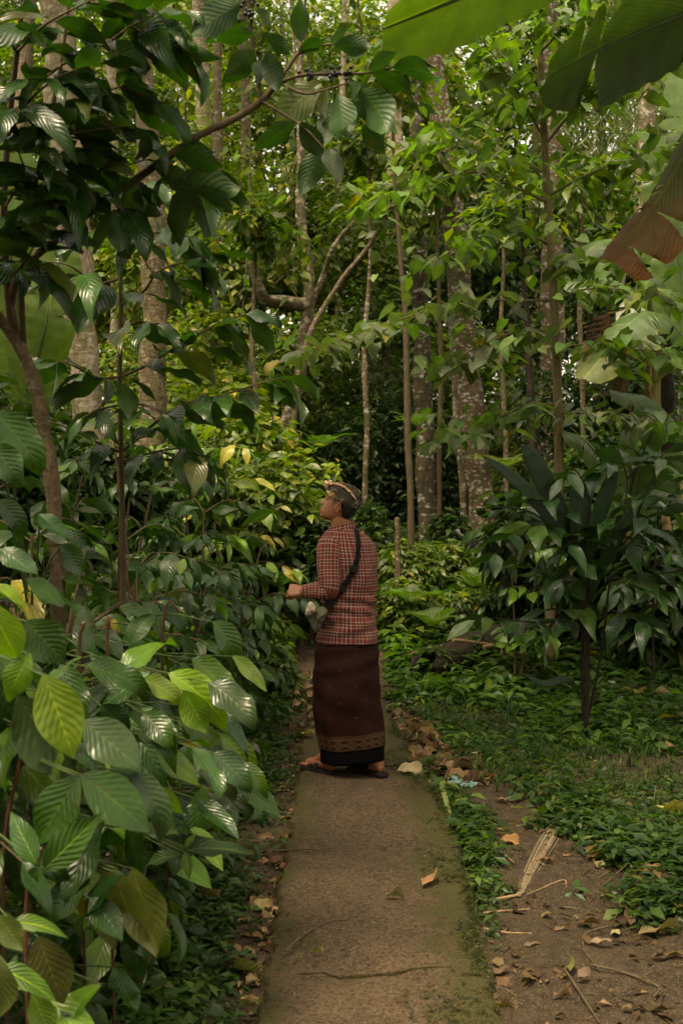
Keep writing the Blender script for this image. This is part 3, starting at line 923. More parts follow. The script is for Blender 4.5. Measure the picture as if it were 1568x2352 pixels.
def cover(name, label, pts, sizes, cols, r, tpls=SPRIG, mat='leaf_mass', tilt=0.18, zoff=0.0):
    n = len(pts)
    a = r.random(n) * 6.283
    d = np.stack([np.cos(a), np.sin(a), tilt * r.normal(size=n)], 1)
    R = frames(d, UP + tilt * r.normal(size=(n, 3)))
    T = np.stack([pts[:, 0], pts[:, 1], gz(pts[:, 0], pts[:, 1]) + zoff], 1)
    mb = MB(); ti = r.integers(len(tpls), size=n)
    for k in range(len(tpls)):
        m = ti == k
        mb.scatter(tpls[k], R[m] * sizes[m][:, None, None], T[m], cols[m])
    o = link(name, mb.mesh(name, tint=True), M[mat])
    return tag(o, label, kind='stuff')

def cols_for(n, table, r):
    w = np.array([x[0] for x in table], float); ci = r.choice(len(table), n, p=w / w.sum())
    return np.array([x[1] for x in table])[ci] * (0.7 + 0.6 * r.random((n, 1))) * (0.9 + 0.2 * r.random((n, 3)))

def off_path(x, y, m=0.0):
    xl = np.interp(y, Ls[:, 1], Ls[:, 0]); xr = np.interp(y, Rs[:, 1], Rs[:, 0])
    return (x < xl - m) | (x > xr + m)

rc = np.random.default_rng(21)
# bare trodden soil in front on the right, drawn as it lies in the photograph
BARE = [(1000, 1790), (1120, 1815), (1330, 1885), (1480, 1962), (1545, 1990), (1470, 2080), (1620, 2130), (1700, 2600), (1100, 2600), (1120, 2250), (1100, 2060), (1140, 1990), (1130, 1900)]
LITT = [(890, 1640), (960, 1640), (1010, 1700), (1090, 1760), (1120, 1815), (1000, 1800), (930, 1745)]
GC_COL = [(4, (0.026, 0.062, 0.012)), (3, (0.040, 0.080, 0.015)), (2, (0.018, 0.044, 0.010)), (0.7, (0.08, 0.115, 0.02)), (0.12, (0.13, 0.09, 0.03))]
n = 30000
x = rc.uniform(0.35, 5.5, n); y = rc.uniform(3.2, 12.5, n)
px, py = to_px(np.stack([x, y, gz(x, y)], 1))
patch = np.sin(x * 5.1 + y * 2.2) + np.sin(y * 6.3 - x * 3.3) + rc.normal(size=n) * 0.9
keep = off_path(x, y, 0.02) & ~in_poly(px, py, BARE) & ~(in_poly(px, py, LITT) & (rc.random(n) < 0.93)) & (patch > -0.75) & (px < 1750)
pts = np.stack([x, y], 1)[keep]; n = len(pts)
# taller where the slope is far from the path
sz = (0.055 + 0.012 * np.clip(pts[:, 1] - 7, 0, 5)) * rc.uniform(0.45, 1.6, n) * (1 + 0.35 * np.sin(pts[:, 0] * 2.3 + pts[:, 1] * 1.1))
cover('ground_cover', 'low green ground cover carpeting the right side of the path', pts, sz, cols_for(n, GC_COL, rc), rc)
# clump along the right margin of the path and at the right edge
n = 900
u = rc.random(n); yy = 3.9 + u * 2.2; xr = np.interp(yy, Rs[:, 1], Rs[:, 0])
xx = xr + 0.03 + np.abs(rc.normal(size=n)) * 0.07 * np.clip((yy - 3.7) * 1.0, 0.25, 1.0)
k = rc.random(n) < np.clip((yy - 4.1) * 0.9, 0.08, 1)
cover('verge_weeds', 'small dark green weeds lining the right margin of the path', np.stack([xx, yy], 1)[k], 0.042 * rc.uniform(0.5, 1.3, k.sum()), cols_for(k.sum(), GC_COL, rc), rc)
n = 700
c0 = np.array([G(1560, 2080)[:2], G(1470, 1965)[:2], G(1600, 1990)[:2], G(1350, 1905)[:2]])
q = c0[rc.integers(4, size=n)] + rc.normal(size=(n, 2)) * 0.11
cover('weed_clump', 'leafy weed clump on the bare soil at the right edge', q, 0.075 * rc.uniform(0.5, 1.3, n), cols_for(n, GC_COL, rc), rc)
n = 2600
x = rc.uniform(0.6, 4.5, n); y = rc.uniform(5.6, 11, n); px, py = to_px(np.stack([x, y, gz(x, y)], 1)); k = ~in_poly(px, py, BARE) & off_path(x, y, .05)
cover('grass_tufts', 'thin green grass blades among the ground cover', np.stack([x, y], 1)[k], 0.10 * rc.uniform(0.5, 1.3, k.sum()), cols_for(k.sum(), GC_COL, rc), rc, GRASS)
# taller weeds in uneven patches up the right-hand slope
n = 5200
x = rc.uniform(0.45, 4.2, n); y = rc.uniform(6.9, 11.5, n)
px, py = to_px(np.stack([x, y, gz(x, y)], 1))
patch = np.sin(x * 3.7 + y * 1.9) + np.sin(y * 3.1 - x * 2.3 + 1) + rc.normal(size=n) * 0.6
k = (patch > 0.35) & ~in_poly(px, py, BARE) & ~in_poly(px, py, LITT) & off_path(x, y, 0.25) & (px < 1700)
pts = np.stack([x, y], 1)[k]; n = len(pts)
lit_gain = np.clip(1.55 - 0.35 * np.abs(pts[:, 0] - 0.9), 0.7, 1.6)[:, None]  # brighter towards the lit strip of slope, put into the weed colour
cover('tall_weeds', 'taller weeds coloured as if lit, in uneven patches on the slope right of the path', pts, (0.085 + 0.02 * np.clip(pts[:, 1] - 7, 0, 4)) * rc.uniform(0.5, 1.5, n), cols_for(n, GC_COL, rc) * lit_gain * np.array([1.25, 1.2, 1.0]), rc)
# left side: herbs between the shrubs and the path
n = 26000
x = rc.uniform(-2.4, -0.18, n); y = rc.uniform(2.6, 11.0, n)
xl = np.interp(y, Ls[:, 1], Ls[:, 0])
dd = xl - x
patch = np.sin(x * 6.1 + y * 2.7) + np.sin(y * 5.3 - x * 4.3) + rc.normal(size=n) * 0.8
keep = (dd > 0.03) & (rc.random(n) < np.clip(0.12 + (dd - 0.05) * 3.5, 0, 1)) & (patch > -1.0) & (rc.random(n) < np.where(dd > 1.3, 0.35, 1))
pts = np.stack([x, y], 1)[keep]; n = len(pts); dd = dd[keep]
sz = 0.075 * rc.uniform(0.4, 1.5, n) * np.clip(0.5 + dd * 1.0, 0.5, 1.2)
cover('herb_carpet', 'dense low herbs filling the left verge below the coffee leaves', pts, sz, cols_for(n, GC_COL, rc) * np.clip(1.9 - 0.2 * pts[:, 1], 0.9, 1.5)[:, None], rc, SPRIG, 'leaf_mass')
# plants on the floor of the wood farther back
n = 7000
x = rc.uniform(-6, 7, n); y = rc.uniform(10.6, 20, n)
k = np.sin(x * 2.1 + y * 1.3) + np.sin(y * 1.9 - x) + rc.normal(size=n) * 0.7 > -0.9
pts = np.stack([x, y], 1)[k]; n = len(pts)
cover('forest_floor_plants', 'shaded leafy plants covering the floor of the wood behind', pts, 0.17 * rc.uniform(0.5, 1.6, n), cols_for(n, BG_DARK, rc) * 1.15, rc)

# moss tufts along the right margin of the slab
n = 2600
yy = rc.uniform(3.2, 7.6, n); xr = np.interp(yy, Rs[:, 1], Rs[:, 0]); wd_ = 0.05 + 0.05 * np.sin(yy * 4.1) + 0.04 * np.sin(yy * 9.7)
xx = xr - np.abs(rc.normal(size=n)) * np.clip(wd_, 0.012, 0.2)
cover('moss', 'dark moss tufts along the right margin of the path', np.stack([xx, yy], 1), 0.010 * rc.uniform(0.5, 1.6, n), cols_for(n, [(2, (0.035, 0.042, 0.008)), (2, (0.055, 0.06, 0.012)), (1, (0.025, 0.03, 0.008))], rc), rc, SPRIG, 'leaf_mass', zoff=PZ + 0.002)
# litter: crumbs of dry leaf and short twigs too small to count
DRY = [(3, (0.10, 0.06, 0.030)), (4, (0.065, 0.038, 0.020)), (1.2, (0.15, 0.10, 0.052)), (2, (0.04, 0.025, 0.014)), (0.25, (0.22, 0.17, 0.10))]
n = 9500
x = rc.uniform(-0.8, 3.0, n); y = rc.uniform(2.8, 10, n)
px, py = to_px(np.stack([x, y, gz(x, y)], 1))
xl = np.interp(y, Ls[:, 1], Ls[:, 0])
left = (x < xl - 0.0) & (x > xl - 0.16)
right = in_poly(px, py, BARE) & (rc.random(n) < 0.30 + 0.6 * (np.sin(x * 5 + y * 8) > 0.1))
lit = in_poly(px, py, LITT)
k = left | right | lit
pts = np.stack([x, y], 1)[k]; n = k.sum()
cover('leaf_litter', 'crumbled brown leaf litter along both margins of the path', pts, 0.034 * rc.uniform(0.25, 1.7, n) * np.where(lit[k], 1.6, 1.0), cols_for(n, DRY, rc), rc, [leaf_tpl(2, 4, 0.55, 0.4, -0.15, 0.35, 0.12, seed=1), leaf_tpl(2, 4, 0.75, 0.5, 0.2, -0.2, 0.15, seed=2), leaf_tpl(2, 3, 0.4, 0.6, 0.1, 0.3, 0.1, seed=3), leaf_tpl(2, 3, 0.9, 0.3, -0.2, 0.1, 0.2, tip=0, seed=4)], 'dry_mass', tilt=0.22, zoff=0.006)
n = 2200
x = rc.uniform(-0.6, 2.6, n); y = rc.uniform(2.9, 8, n); px, py = to_px(np.stack([x, y, gz(x, y)], 1))
k = (in_poly(px, py, BARE) | ((x < np.interp(y, Ls[:, 1], Ls[:, 0])) & (x > np.interp(y, Ls[:, 1], Ls[:, 0]) - 0.25))) & off_path(x, y, 0.0)
cover('straw_litter', 'dry straw bits and needle-thin stalks strewn on the soil', np.stack([x, y], 1)[k], 0.10 * rc.uniform(0.3, 1.3, k.sum()), cols_for(k.sum(), DRY, rc), rc, [leaf_tpl(2, 3, 0.05, 0.5, 0.05, 0.2, 0.0, tip=0)], 'dry_mass', tilt=0.10, zoff=0.008)
n = 420
u = rc.random(n); yy = 3.0 + 4.6 * rc.random(n); xl = np.interp(yy, Ls[:, 1], Ls[:, 0]); xr = np.interp(yy, Rs[:, 1], Rs[:, 0])
xx = xl + (xr - xl) * np.clip(np.abs(rc.normal(size=n)) * 0.28, 0, 1)
cover('path_crumbs', 'fine dry crumbs scattered over the concrete path', np.stack([xx, yy], 1), 0.014 * rc.uniform(0.4, 1.6, n), cols_for(n, DRY, rc), rc, [LEAF['sliver', i] for i in range(4)], 'dry_mass', tilt=0.1, zoff=PZ + 0.012)
# ------------------------------------------------------------------ the man on the path
MY = 6.25                                    # his distance
PXM = FOC / MY
GZP = PZ                                     # he stands on the slab
def mx(dx): return (dx - CX) / PXM
def mz(dy): return CAM_H - (dy - HY) / PXM
def z1(zx, zy):                              # detail view of head and torso -> (x, z)
    return mx((950 + zx / 2.613) * 0.6272), mz((1700 + zy / 2.613) * 0.6272)
def z2(zx, zy):                              # detail view of skirt and feet
    return mx((950 + zx / 2.613) * 0.6272), mz((2250 + zy / 2.613) * 0.6272)
rp = np.random.default_rng(3)
man = tag(empty('person', (mx(795), MY, GZP)), 'person in red plaid shirt and maroon sarong standing on the path, looking up', 'person')

# --- body: head, neck, trunk, arms with hands, legs and feet fused into one skin
bb = MB()
hx, hz = z1(770, 370); hy = MY - 0.02
fwd = unit(np.array([-0.97, 0.20, 0.0])); lat = np.array([fwd[1], -fwd[0], 0.0])    # lat points away from the camera
S = 0.000579 * 414.8 / PXM * 1.0
TILT = math.radians(5)      # chin raised
def head_pt(a, b, c): return np.array([hx, hy, hz]) + fwd * (a * math.cos(TILT) - b * math.sin(TILT)) + lat * c + UP * (a * math.sin(TILT) + b * math.cos(TILT))
# b, front (without nose), back, half width
SL = [(0.100, -0.020, -0.028, 0.006), (0.096, 0.022, -0.062, 0.040), (0.084, 0.046, -0.084, 0.060), (0.064, 0.062, -0.097, 0.071), (0.045, 0.071, -0.101, 0.075), (0.028, 0.075, -0.102, 0.076),
      (0.014, 0.074, -0.101, 0.076), (0.002, 0.078, -0.099, 0.075), (-0.012, 0.083, -0.096, 0.073), (-0.026, 0.088, -0.092, 0.070), (-0.038, 0.092, -0.087, 0.067),
      (-0.050, 0.095, -0.081, 0.064), (-0.062, 0.096, -0.075, 0.060), (-0.074, 0.096, -0.066, 0.055), (-0.086, 0.088, -0.055, 0.048), (-0.096, 0.066, -0.048, 0.040), (-0.104, 0.03, -0.042, 0.02)]
SLb = np.array([s[0] for s in SL])[::-1]
def sl(b, k): return float(np.interp(b, SLb, np.array([s[k] for s in SL])[::-1]))
def gs(x, m, s): return math.exp(-((x - m) / s) ** 2)
rows = []
NB, NA = 60, 64
for b in np.linspace(0.100, -0.104, NB):
    af, ab, w = sl(b, 1), sl(b, 2), sl(b, 3)
    ca = af * 0.30 + ab * 0.70 if b < 0.05 else (af + ab) / 2
    row = []
    for th in np.linspace(0, 2 * math.pi, NA, endpoint=False):
        cs, sn = math.cos(th), math.sin(th)
        ra = (af - ca) if cs > 0 else (ca - ab)
        ex = 0.82
        a = ca + ra * math.copysign(abs(cs) ** ex, cs); c = w * math.copysign(abs(sn) ** 0.9, sn)
        if cs > 0:
            nose = 0.031 * (gs(b, -0.007, 0.013) if b < -0.007 else gs(b, -0.007, 0.028))
            a += nose * gs(c, 0, 0.0115) + 0.012 * gs(b, -0.012, 0.012) * (gs(c, 0.013, 0.008) + gs(c, -0.013, 0.008))
            a += 0.017 * gs(c, 0, 0.024) * (gs(b, -0.036, 0.0075) + 0.95 * gs(b, -0.053, 0.0075))
            a += 0.016 * gs(b, -0.080, 0.015) * gs(c, 0, 0.026)
            a -= 0.012 * gs(b, 0.020, 0.011) * (gs(c, 0.032, 0.016) + gs(c, -0.032, 0.016))
            a += 0.005 * gs(b, 0.038, 0.008) * gs(abs(c), 0.028, 0.03)
        row.append(head_pt(a, b, c))
    rows.append(row)
bb.grid(rows, None, closed_u=True)
for e, ff in ((0, 1), (-1, 0)):
    ctr = np.mean(rows[e], axis=0); vv = np.concatenate([rows[e], [ctr]])
    bb.add(vv, [((k + 1) % NA, k, NA, NA) if not ff else (k, (k + 1) % NA, NA, NA) for k in range(NA)])
# the ear on the camera's side and its twin
for sg in (-1, 1):
    er = []
    for th in np.linspace(-0.5, 5.2, 16):
        er.append(head_pt(-0.010 - 0.0125 * math.cos(th) - 0.005 * math.sin(th), -0.024 + 0.025 * math.sin(th), sg * (0.074 + 0.008 * (1 - math.cos(th)) * 0.5 + (0.004 if th < 3 else 0))))
    bb.tube(er, 0.0045, 8)
    bb.tube([head_pt(0.0, -0.030, sg * 0.066), head_pt(-0.008, -0.026, sg * 0.074)], [0.014, 0.011], 10, flat=1.3)
# eyes (lids) give the socket its ridge
for sg in (-1, 1):
    bb.tube([head_pt(0.066, 0.018, sg * 0.021), head_pt(0.066, 0.019, sg * 0.032), head_pt(0.059, 0.018, sg * 0.043)], [0.005, 0.008, 0.005], 8)
# neck and trunk
nk = [head_pt(-0.010, -0.055, 0), head_pt(-0.012, -0.10, 0), np.array([mx(786), MY + 0.0, mz(1222)])]
bb.tube(spline(nk, 8), [0.052, 0.054, 0.054, 0.055, 0.056, 0.058, 0.062, 0.07], 18)
bb.tube([np.array([mx(797), MY, z]) for z in (1.36, 1.25, 1.1, 0.95, 0.80, 0.70)], [0.075, 0.12, 0.12, 0.11, 0.12, 0.11], 16)
# arms: left (towards the camera) bent, right the same in front of him
SH_L = np.array([mx(757), MY - 0.065, mz(1252)]); EL_L = np.array([mx(755), MY - 0.115, mz(1352)]); WR_L = np.array([mx(692), MY - 0.10, mz(1354)])
SH_R = np.array([mx(822), MY + 0.07, mz(1258)]); EL_R = np.array([mx(800), MY + 0.20, mz(1350)]); WR_R = np.array([mx(735), MY + 0.20, mz(1360)])
def limb(pts, rad, seg=12): bb.tube(spline(pts, 14), np.interp(np.linspace(0, 1, 14), np.linspace(0, 1, len(rad)), rad), seg)
limb([SH_L, EL_L], [0.046, 0.042, 0.038]); limb([EL_L, WR_L], [0.038, 0.036, 0.027])
limb([SH_R, EL_R], [0.046, 0.042, 0.038]); limb([EL_R, WR_R], [0.038, 0.036, 0.027])
def hand(wr, d, palm_n, h=0.84):
    """a loosely closed hand: wr wrist, d along the hand, palm_n out of the palm"""
    d = unit(d); n = unit(palm_n - d * np.dot(d, palm_n)); s = np.cross(d, n)      # s towards the thumb
    # palm as a rounded slab
    for q in np.linspace(-0.6, 0.6, 4):
        bb.tube([wr - d * 0.012 + s * q * 0.030 * h, wr + d * 0.030 * h + s * q * 0.046 * h, wr + d * 0.070 * h + s * q * 0.052 * h], [0.0150, 0.0160, 0.0140], 8)
    for i, (q, l, cu) in enumerate([(0.75, 0.036, 1.0), (0.27, 0.040, 1.05), (-0.22, 0.038, 1.1), (-0.68, 0.031, 1.15)]):
        k = wr + d * (0.072 - 0.006 * abs(i - 1)) * h + s * q * 0.046 * h
        l = l * h; a1 = 1.05 * cu; a2 = 2.35 * cu; a3 = 3.1 * cu
        p1 = k + (d * math.cos(a1) + n * math.sin(a1)) * l
        p2 = p1 + (d * math.cos(a2) + n * math.sin(a2)) * l * 0.66
        p3 = p2 + (d * math.cos(a3) + n * math.sin(a3)) * l * 0.5
        bb.tube([k - d * 0.012, k, p1, p2, p3], [0.0088, 0.0094, 0.0082, 0.0074, 0.0064], 8)
    t0 = wr + d * 0.014 + s * 0.026 * h; t1 = t0 + d * 0.024 + s * 0.014 + n * 0.014; t2 = t1 + d * 0.020 + n * 0.020 - s * 0.004; t3 = t2 + d * 0.010 + n * 0.012 - s * 0.012
    bb.tube([t0, t1, t2, t3], [0.0120, 0.0108, 0.0090, 0.0072], 8)
hand(WR_L + np.array([-0.004, 0, 0]), np.array([-1.0, 0.10, 0.05]), np.array([0.0, 0.85, -0.5]))
hand(WR_R + np.array([-0.004, 0, 0]), np.array([-1.0, 0.10, 0.05]), np.array([0.0, 0.2, -0.9]))
# legs and feet
AN = {}
for key, (ax, ay), dy_, gx in (('l', (752, 1752), 0.0, 1), ('r', (862, 1757), -0.035, 1)):
    an = np.array([mx(ax), MY + dy_, GZP + 0.105]); AN[key] = an
    hip = np.array([mx(775 if key == 'l' else 820), MY + dy_ * 0.6, 0.80]); kn = np.array([mx(768 if key == 'l' else 826), MY + dy_ * 0.3, 0.47])
    limb([hip, kn, an + [0, 0, 0.06], an], [0.075, 0.060, 0.050, 0.046, 0.036, 0.034])
FD = {'l': unit(np.array([-0.74, 0.67, 0.0])), 'r': unit(np.array([-0.76, 0.64, 0.0]))}
SOLE = 0.024
for key in 'lr':
    an, d = AN[key], FD[key]; s = np.array([-d[1], d[0], 0.0]); g = GZP + SOLE
    heel = np.array([an[0], an[1], g]) - d * 0.045
    bb.tube([an + [0, 0, 0.02], heel + d * 0.035 + [0, 0, 0.045], heel + d * 0.012 + [0, 0, 0.030]], [0.034, 0.036, 0.029], 12)
    bb.tube([heel + d * 0.005 + [0, 0, 0.027], heel + d * 0.05 + [0, 0, 0.030], heel + d * 0.11 + [0, 0, 0.030], heel + d * 0.165 + [0, 0, 0.021], heel + d * 0.195 + [0, 0, 0.016]], [0.026, 0.030, 0.031, 0.031, 0.022], 14)
    bb.tube([an + [0, 0, 0.0], heel + d * 0.095 + [0, 0, 0.055], heel + d * 0.15 + [0, 0, 0.030]], [0.031, 0.028, 0.020], 12)
    for i in range(5):
        q = (-0.030 + 0.0145 * i) * (1 if key == 'l' else -1)
        l = 0.222 - 0.010 * abs(i - 0.5) * (1.0 if i else 0.4)
        rr_ = 0.0115 if i == 0 else 0.0080
        bb.tube([heel + d * 0.165 + s * -q + [0, 0, 0.014], heel + d * (l - 0.012) + s * -q + [0, 0, 0.013], heel + d * l + s * -q + [0, 0, 0.010]], [rr_, rr_, rr_ * 0.8], 7)
me = bb.mesh('body')
tmp = bpy.data.objects.new('tmp_body', me); COL.objects.link(tmp)
rm = tmp.modifiers.new('r', 'REMESH'); rm.mode = 'VOXEL'; rm.voxel_size = 0.0036; rm.use_smooth_shade = True
sm = tmp.modifiers.new('s', 'SMOOTH'); sm.factor = 0.5; sm.iterations = 3
dg = bpy.context.evaluated_depsgraph_get()
me2 = bpy.data.meshes.new_from_object(tmp.evaluated_get(dg))
bpy.data.objects.remove(tmp)
n = len(me2.vertices); co = np.empty(n * 3, np.float32); me2.vertices.foreach_get('co', co); co = co.reshape(-1, 3).astype(float)
rel = co - np.array([hx, hy, hz]); A0 = rel @ fwd; B0 = rel[:, 2]; A = A0 * math.cos(TILT) + B0 * math.sin(TILT); B = B0 * math.cos(TILT) - A0 * math.sin(TILT); Cc = rel @ lat
SKIN = np.array([0.25, 0.098, 0.046])
tint = np.tile(SKIN, (n, 1)) * (1 + 0.05 * rp.normal(size=(n, 1)) * 0)
def paint(mask, col): 
    global tint
    tint = tint * (1 - mask[:, None]) + np.array(col) * mask[:, None]
E = lambda x, m, s: np.exp(-((x - m) / s) ** 2)
hd = (B > -0.12) & (B < 0.12)
paint(np.clip(1.2 * E(B, 0.041, 0.0050) * E(np.abs(Cc), 0.030, 0.020) * (A > 0.05), 0, 1) * hd, (0.012, 0.008, 0.006))        # brows
paint(np.clip(1.3 * E(B, 0.0175, 0.0038) * E(np.abs(Cc), 0.032, 0.0125) * (A > 0.05), 0, 1) * hd, (0.015, 0.010, 0.008))     # lashes and eyes
paint(np.clip(0.55 * (E(B, -0.037, 0.006) + E(B, -0.053, 0.006)) * E(Cc, 0, 0.024) * (A > 0.085), 0, 1) * hd, (0.25, 0.075, 0.05))  # lips
paint(np.clip(0.9 * E(B, -0.0455, 0.0022) * E(Cc, 0, 0.026) * (A > 0.085), 0, 1) * hd, (0.07, 0.02, 0.015))                  # line of the mouth
paint(np.clip(0.55 * E(B, -0.027, 0.005) * E(Cc, 0, 0.026) * (A > 0.085), 0, 1) * hd, (0.05, 0.03, 0.02))                    # thin moustache
paint(np.clip(0.5 * E(B, -0.090, 0.012) * (A > 0.06), 0, 1) * hd, (0.10, 0.055, 0.035))                                       # chin beard
paint(np.clip(0.75 * E(A, 0.018, 0.010) * E(B, 0.012, 0.028) * (np.abs(Cc) > 0.05), 0, 1) * hd, (0.012, 0.009, 0.007))        # sideburn
paint(((A < -0.024) & (B > -0.086 + 0.5 * np.clip(A + 0.055, 0, 1))).astype(float) * hd, (0.007, 0.006, 0.005))
at = me2.color_attributes.new('tint', 'FLOAT_COLOR', 'POINT')
at.data.foreach_set('color', np.concatenate([tint, np.ones((n, 1))], 1).astype(np.float32).ravel())
me2.materials.clear(); me2.materials.append(M['skin']); me2.name = 'body'
link('body', me2, None, man)

# --- hair below the headcloth
hb = MB(); rows = []
for v in np.linspace(0, 1, 16):
    row = []
    for th in np.linspace(math.radians(94), math.radians(266), 40):
        back = -math.cos(th)                                   # 0 at the ear, 1 at the nape
        low = -0.020 - 0.075 * min(1, back * 1.6)              # hairline runs from behind the ear down to the nape
        b = 0.05 + (low - 0.05) * v
        bq = max(b, -0.085)
        ab, w = sl(bq, 2), sl(bq, 3)
        thin = 0.007 * (1 - v ** 6)
        a = -0.022 + (ab + 0.022 - thin) * abs(math.cos(th)) ** 0.85; c = (w + thin) * math.copysign(abs(math.sin(th)) ** 0.9, math.sin(th))
        row.append(head_pt(a, b, c))
    rows.append(row)
hb.grid(rows)
link('hair', hb.mesh('hair'), M['hair'], man)

# --- headcloth
def rim_b(th):   # height of the rim round the head: high over the brow, low at the nape
    return 0.052 - 0.082 * (1 - math.cos(th)) / 2 - 0.004 * math.sin(th) ** 2
cb = MB(); rows = []; uvs = []
NT_ = 56
for v in np.linspace(0, 1, 22):
    row = []; ur = []
    for th in np.linspace(0, 2 * math.pi, NT_ + 1):
        r0 = rim_b(th); top = 0.116 - 0.010 * (1 - math.cos(th)) / 2
        b = r0 + (top - r0) * math.sin(v * math.pi / 2)
        bs = min(b, 0.095)
        af, ab, w = sl(max(0.0, min(bs, 0.045)), 1), sl(min(bs, 0.045), 2), sl(min(bs, 0.045), 3)
        sh = math.cos(v * math.pi / 2) ** 0.55
        ca = (af + ab) / 2 - 0.004
        wr_ = 0.0022 * math.sin(th * 7 + v * 9) + 0.0016 * math.sin(th * 13 - v * 15)
        infl = 0.010 + 0.006 * gs(v, 0.1, 0.12) + wr_
        ra = (af - ab) / 2 + infl; 
        a = ca + ra * math.cos(th) * sh; c = (w + infl) * math.sin(th) * sh
        row.append(head_pt(a, b, c)); ur.append(((th / (2 * math.pi) + 0.5) % 1.0 if th < 2 * math.pi else 0.4999, v))
    rows.append(row); uvs.append(ur)
cb.grid(rows, uvs)
cap = link('headcloth', cb.mesh('headcloth'), M['batik'], man)
fb = MB()       # raised fold running from the brow over the side to the back, one on each side
for sg in (-1, 1):
    ln = [head_pt(0.074, 0.082, sg * 0.010), head_pt(0.050, 0.098, sg * 0.038), head_pt(0.005, 0.100, sg * 0.058), head_pt(-0.045, 0.080, sg * 0.068), head_pt(-0.085, 0.042, sg * 0.060), head_pt(-0.104, 0.010, sg * 0.03)]
    c_ = spline(ln, 24); fb.tube(c_, np.interp(np.linspace(0, 1, 24), [0, 0.2, 0.6, 1], [0.011, 0.014, 0.012, 0.004]) * (1 + 0.15 * np.sin(np.arange(24) * 1.7)), 9, flat=0.55)
link('fold', fb.mesh('fold'), M['fold'], cap)
kb = MB()       # knot above the brow
kb.tube(spline([head_pt(0.066, 0.078, -0.018), head_pt(0.088, 0.094, -0.008), head_pt(0.084, 0.110, 0.006), head_pt(0.064, 0.108, 0.016), head_pt(0.060, 0.086, 0.010)], 16), 0.0095 * (1 + 0.2 * np.sin(np.arange(16) * 1.3)), 9)
kb.tube(spline([head_pt(0.082, 0.070, 0.016), head_pt(0.094, 0.086, 0.004), head_pt(0.080, 0.100, -0.016), head_pt(0.056, 0.104, -0.020)], 12), 0.0080, 8)
link('knot', kb.mesh('knot'), M['fold'], cap)

# --- shirt
TZ = [z1(0, 560)[1], z1(0, 600)[1], z1(0, 640)[1], z1(0, 700)[1], z1(0, 780)[1], z1(0, 900)[1], z1(0, 1100)[1], z1(0, 1250)[1], z1(0, 1400)[1], z1(0, 1550)[1], z1(0, 1690)[1], z1(0, 1705)[1]]
TL = [z1(740, 0)[0], z1(690, 0)[0], z1(640, 0)[0], z1(592, 0)[0], z1(570, 0)[0], z1(592, 0)[0], z1(600, 0)[0], z1(598, 0)[0], z1(592, 0)[0], z1(575, 0)[0], z1(548, 0)[0], z1(552, 0)[0]]
TR = [z1(880, 0)[0], z1(915, 0)[0], z1(985, 0)[0], z1(1055, 0)[0], z1(1105, 0)[0], z1(1124, 0)[0], z1(1128, 0)[0], z1(1112, 0)[0], z1(1106, 0)[0], z1(1124, 0)[0], z1(1138, 0)[0], z1(1134, 0)[0]]
TD = [0.055, 0.068, 0.085, 0.103, 0.118, 0.128, 0.126, 0.122, 0.124, 0.134, 0.142, 0.139]
TZa = np.array(TZ)[::-1]
def tq(arr, z): return float(np.interp(z, TZa, np.array(arr)[::-1]))
def folds(th, z):
    f = 0.0030 * math.sin(3 * th + z * 21) + 0.0028 * math.sin(5 * th - z * 34 + 1.0) + 0.0018 * math.sin(11 * th + 9 * math.sin(z * 13))
    f += 0.008 * gs(z, 0.98, 0.07) * math.sin(z * 95 + th * 2.2) + 0.006 * gs(z, 0.86, 0.06) * math.sin(z * 70 - th * 3)
    return f
TOR_Y = MY + 0.0
def torso(th, z, off=0.0):
    l, r_, d = tq(TL, z), tq(TR, z), tq(TD, z)
    cx_, hw = (l + r_) / 2, (r_ - l) / 2
    e = 0.88
    cs, sn = math.cos(th), math.sin(th)
    f = folds(th, z) + off
    return np.array([cx_ + (hw + f) * math.copysign(abs(cs) ** e, cs), TOR_Y + (d + f) * math.copysign(abs(sn) ** e, sn), z])
sb = MB(); rows = []; uvs = []
NTH = 96
zs = np.concatenate([np.linspace(TZ[0], TZ[4], 22), np.linspace(TZ[4], TZ[-1], 70)[1:]])
yoke = 0.0
for z in zs:
    row = []; ur = []
    for k in range(NTH + 1):
        th = 2 * math.pi * k / NTH + math.pi / 2
        row.append(torso(th, z)); s_ = (k / NTH - 0.5) * 0.96
        sag = 0.02 * math.sin(2 * math.pi * k / NTH * 2) * 0.2
        ur.append((s_ + 0.5, z + sag))
    rows.append(row); uvs.append(ur)
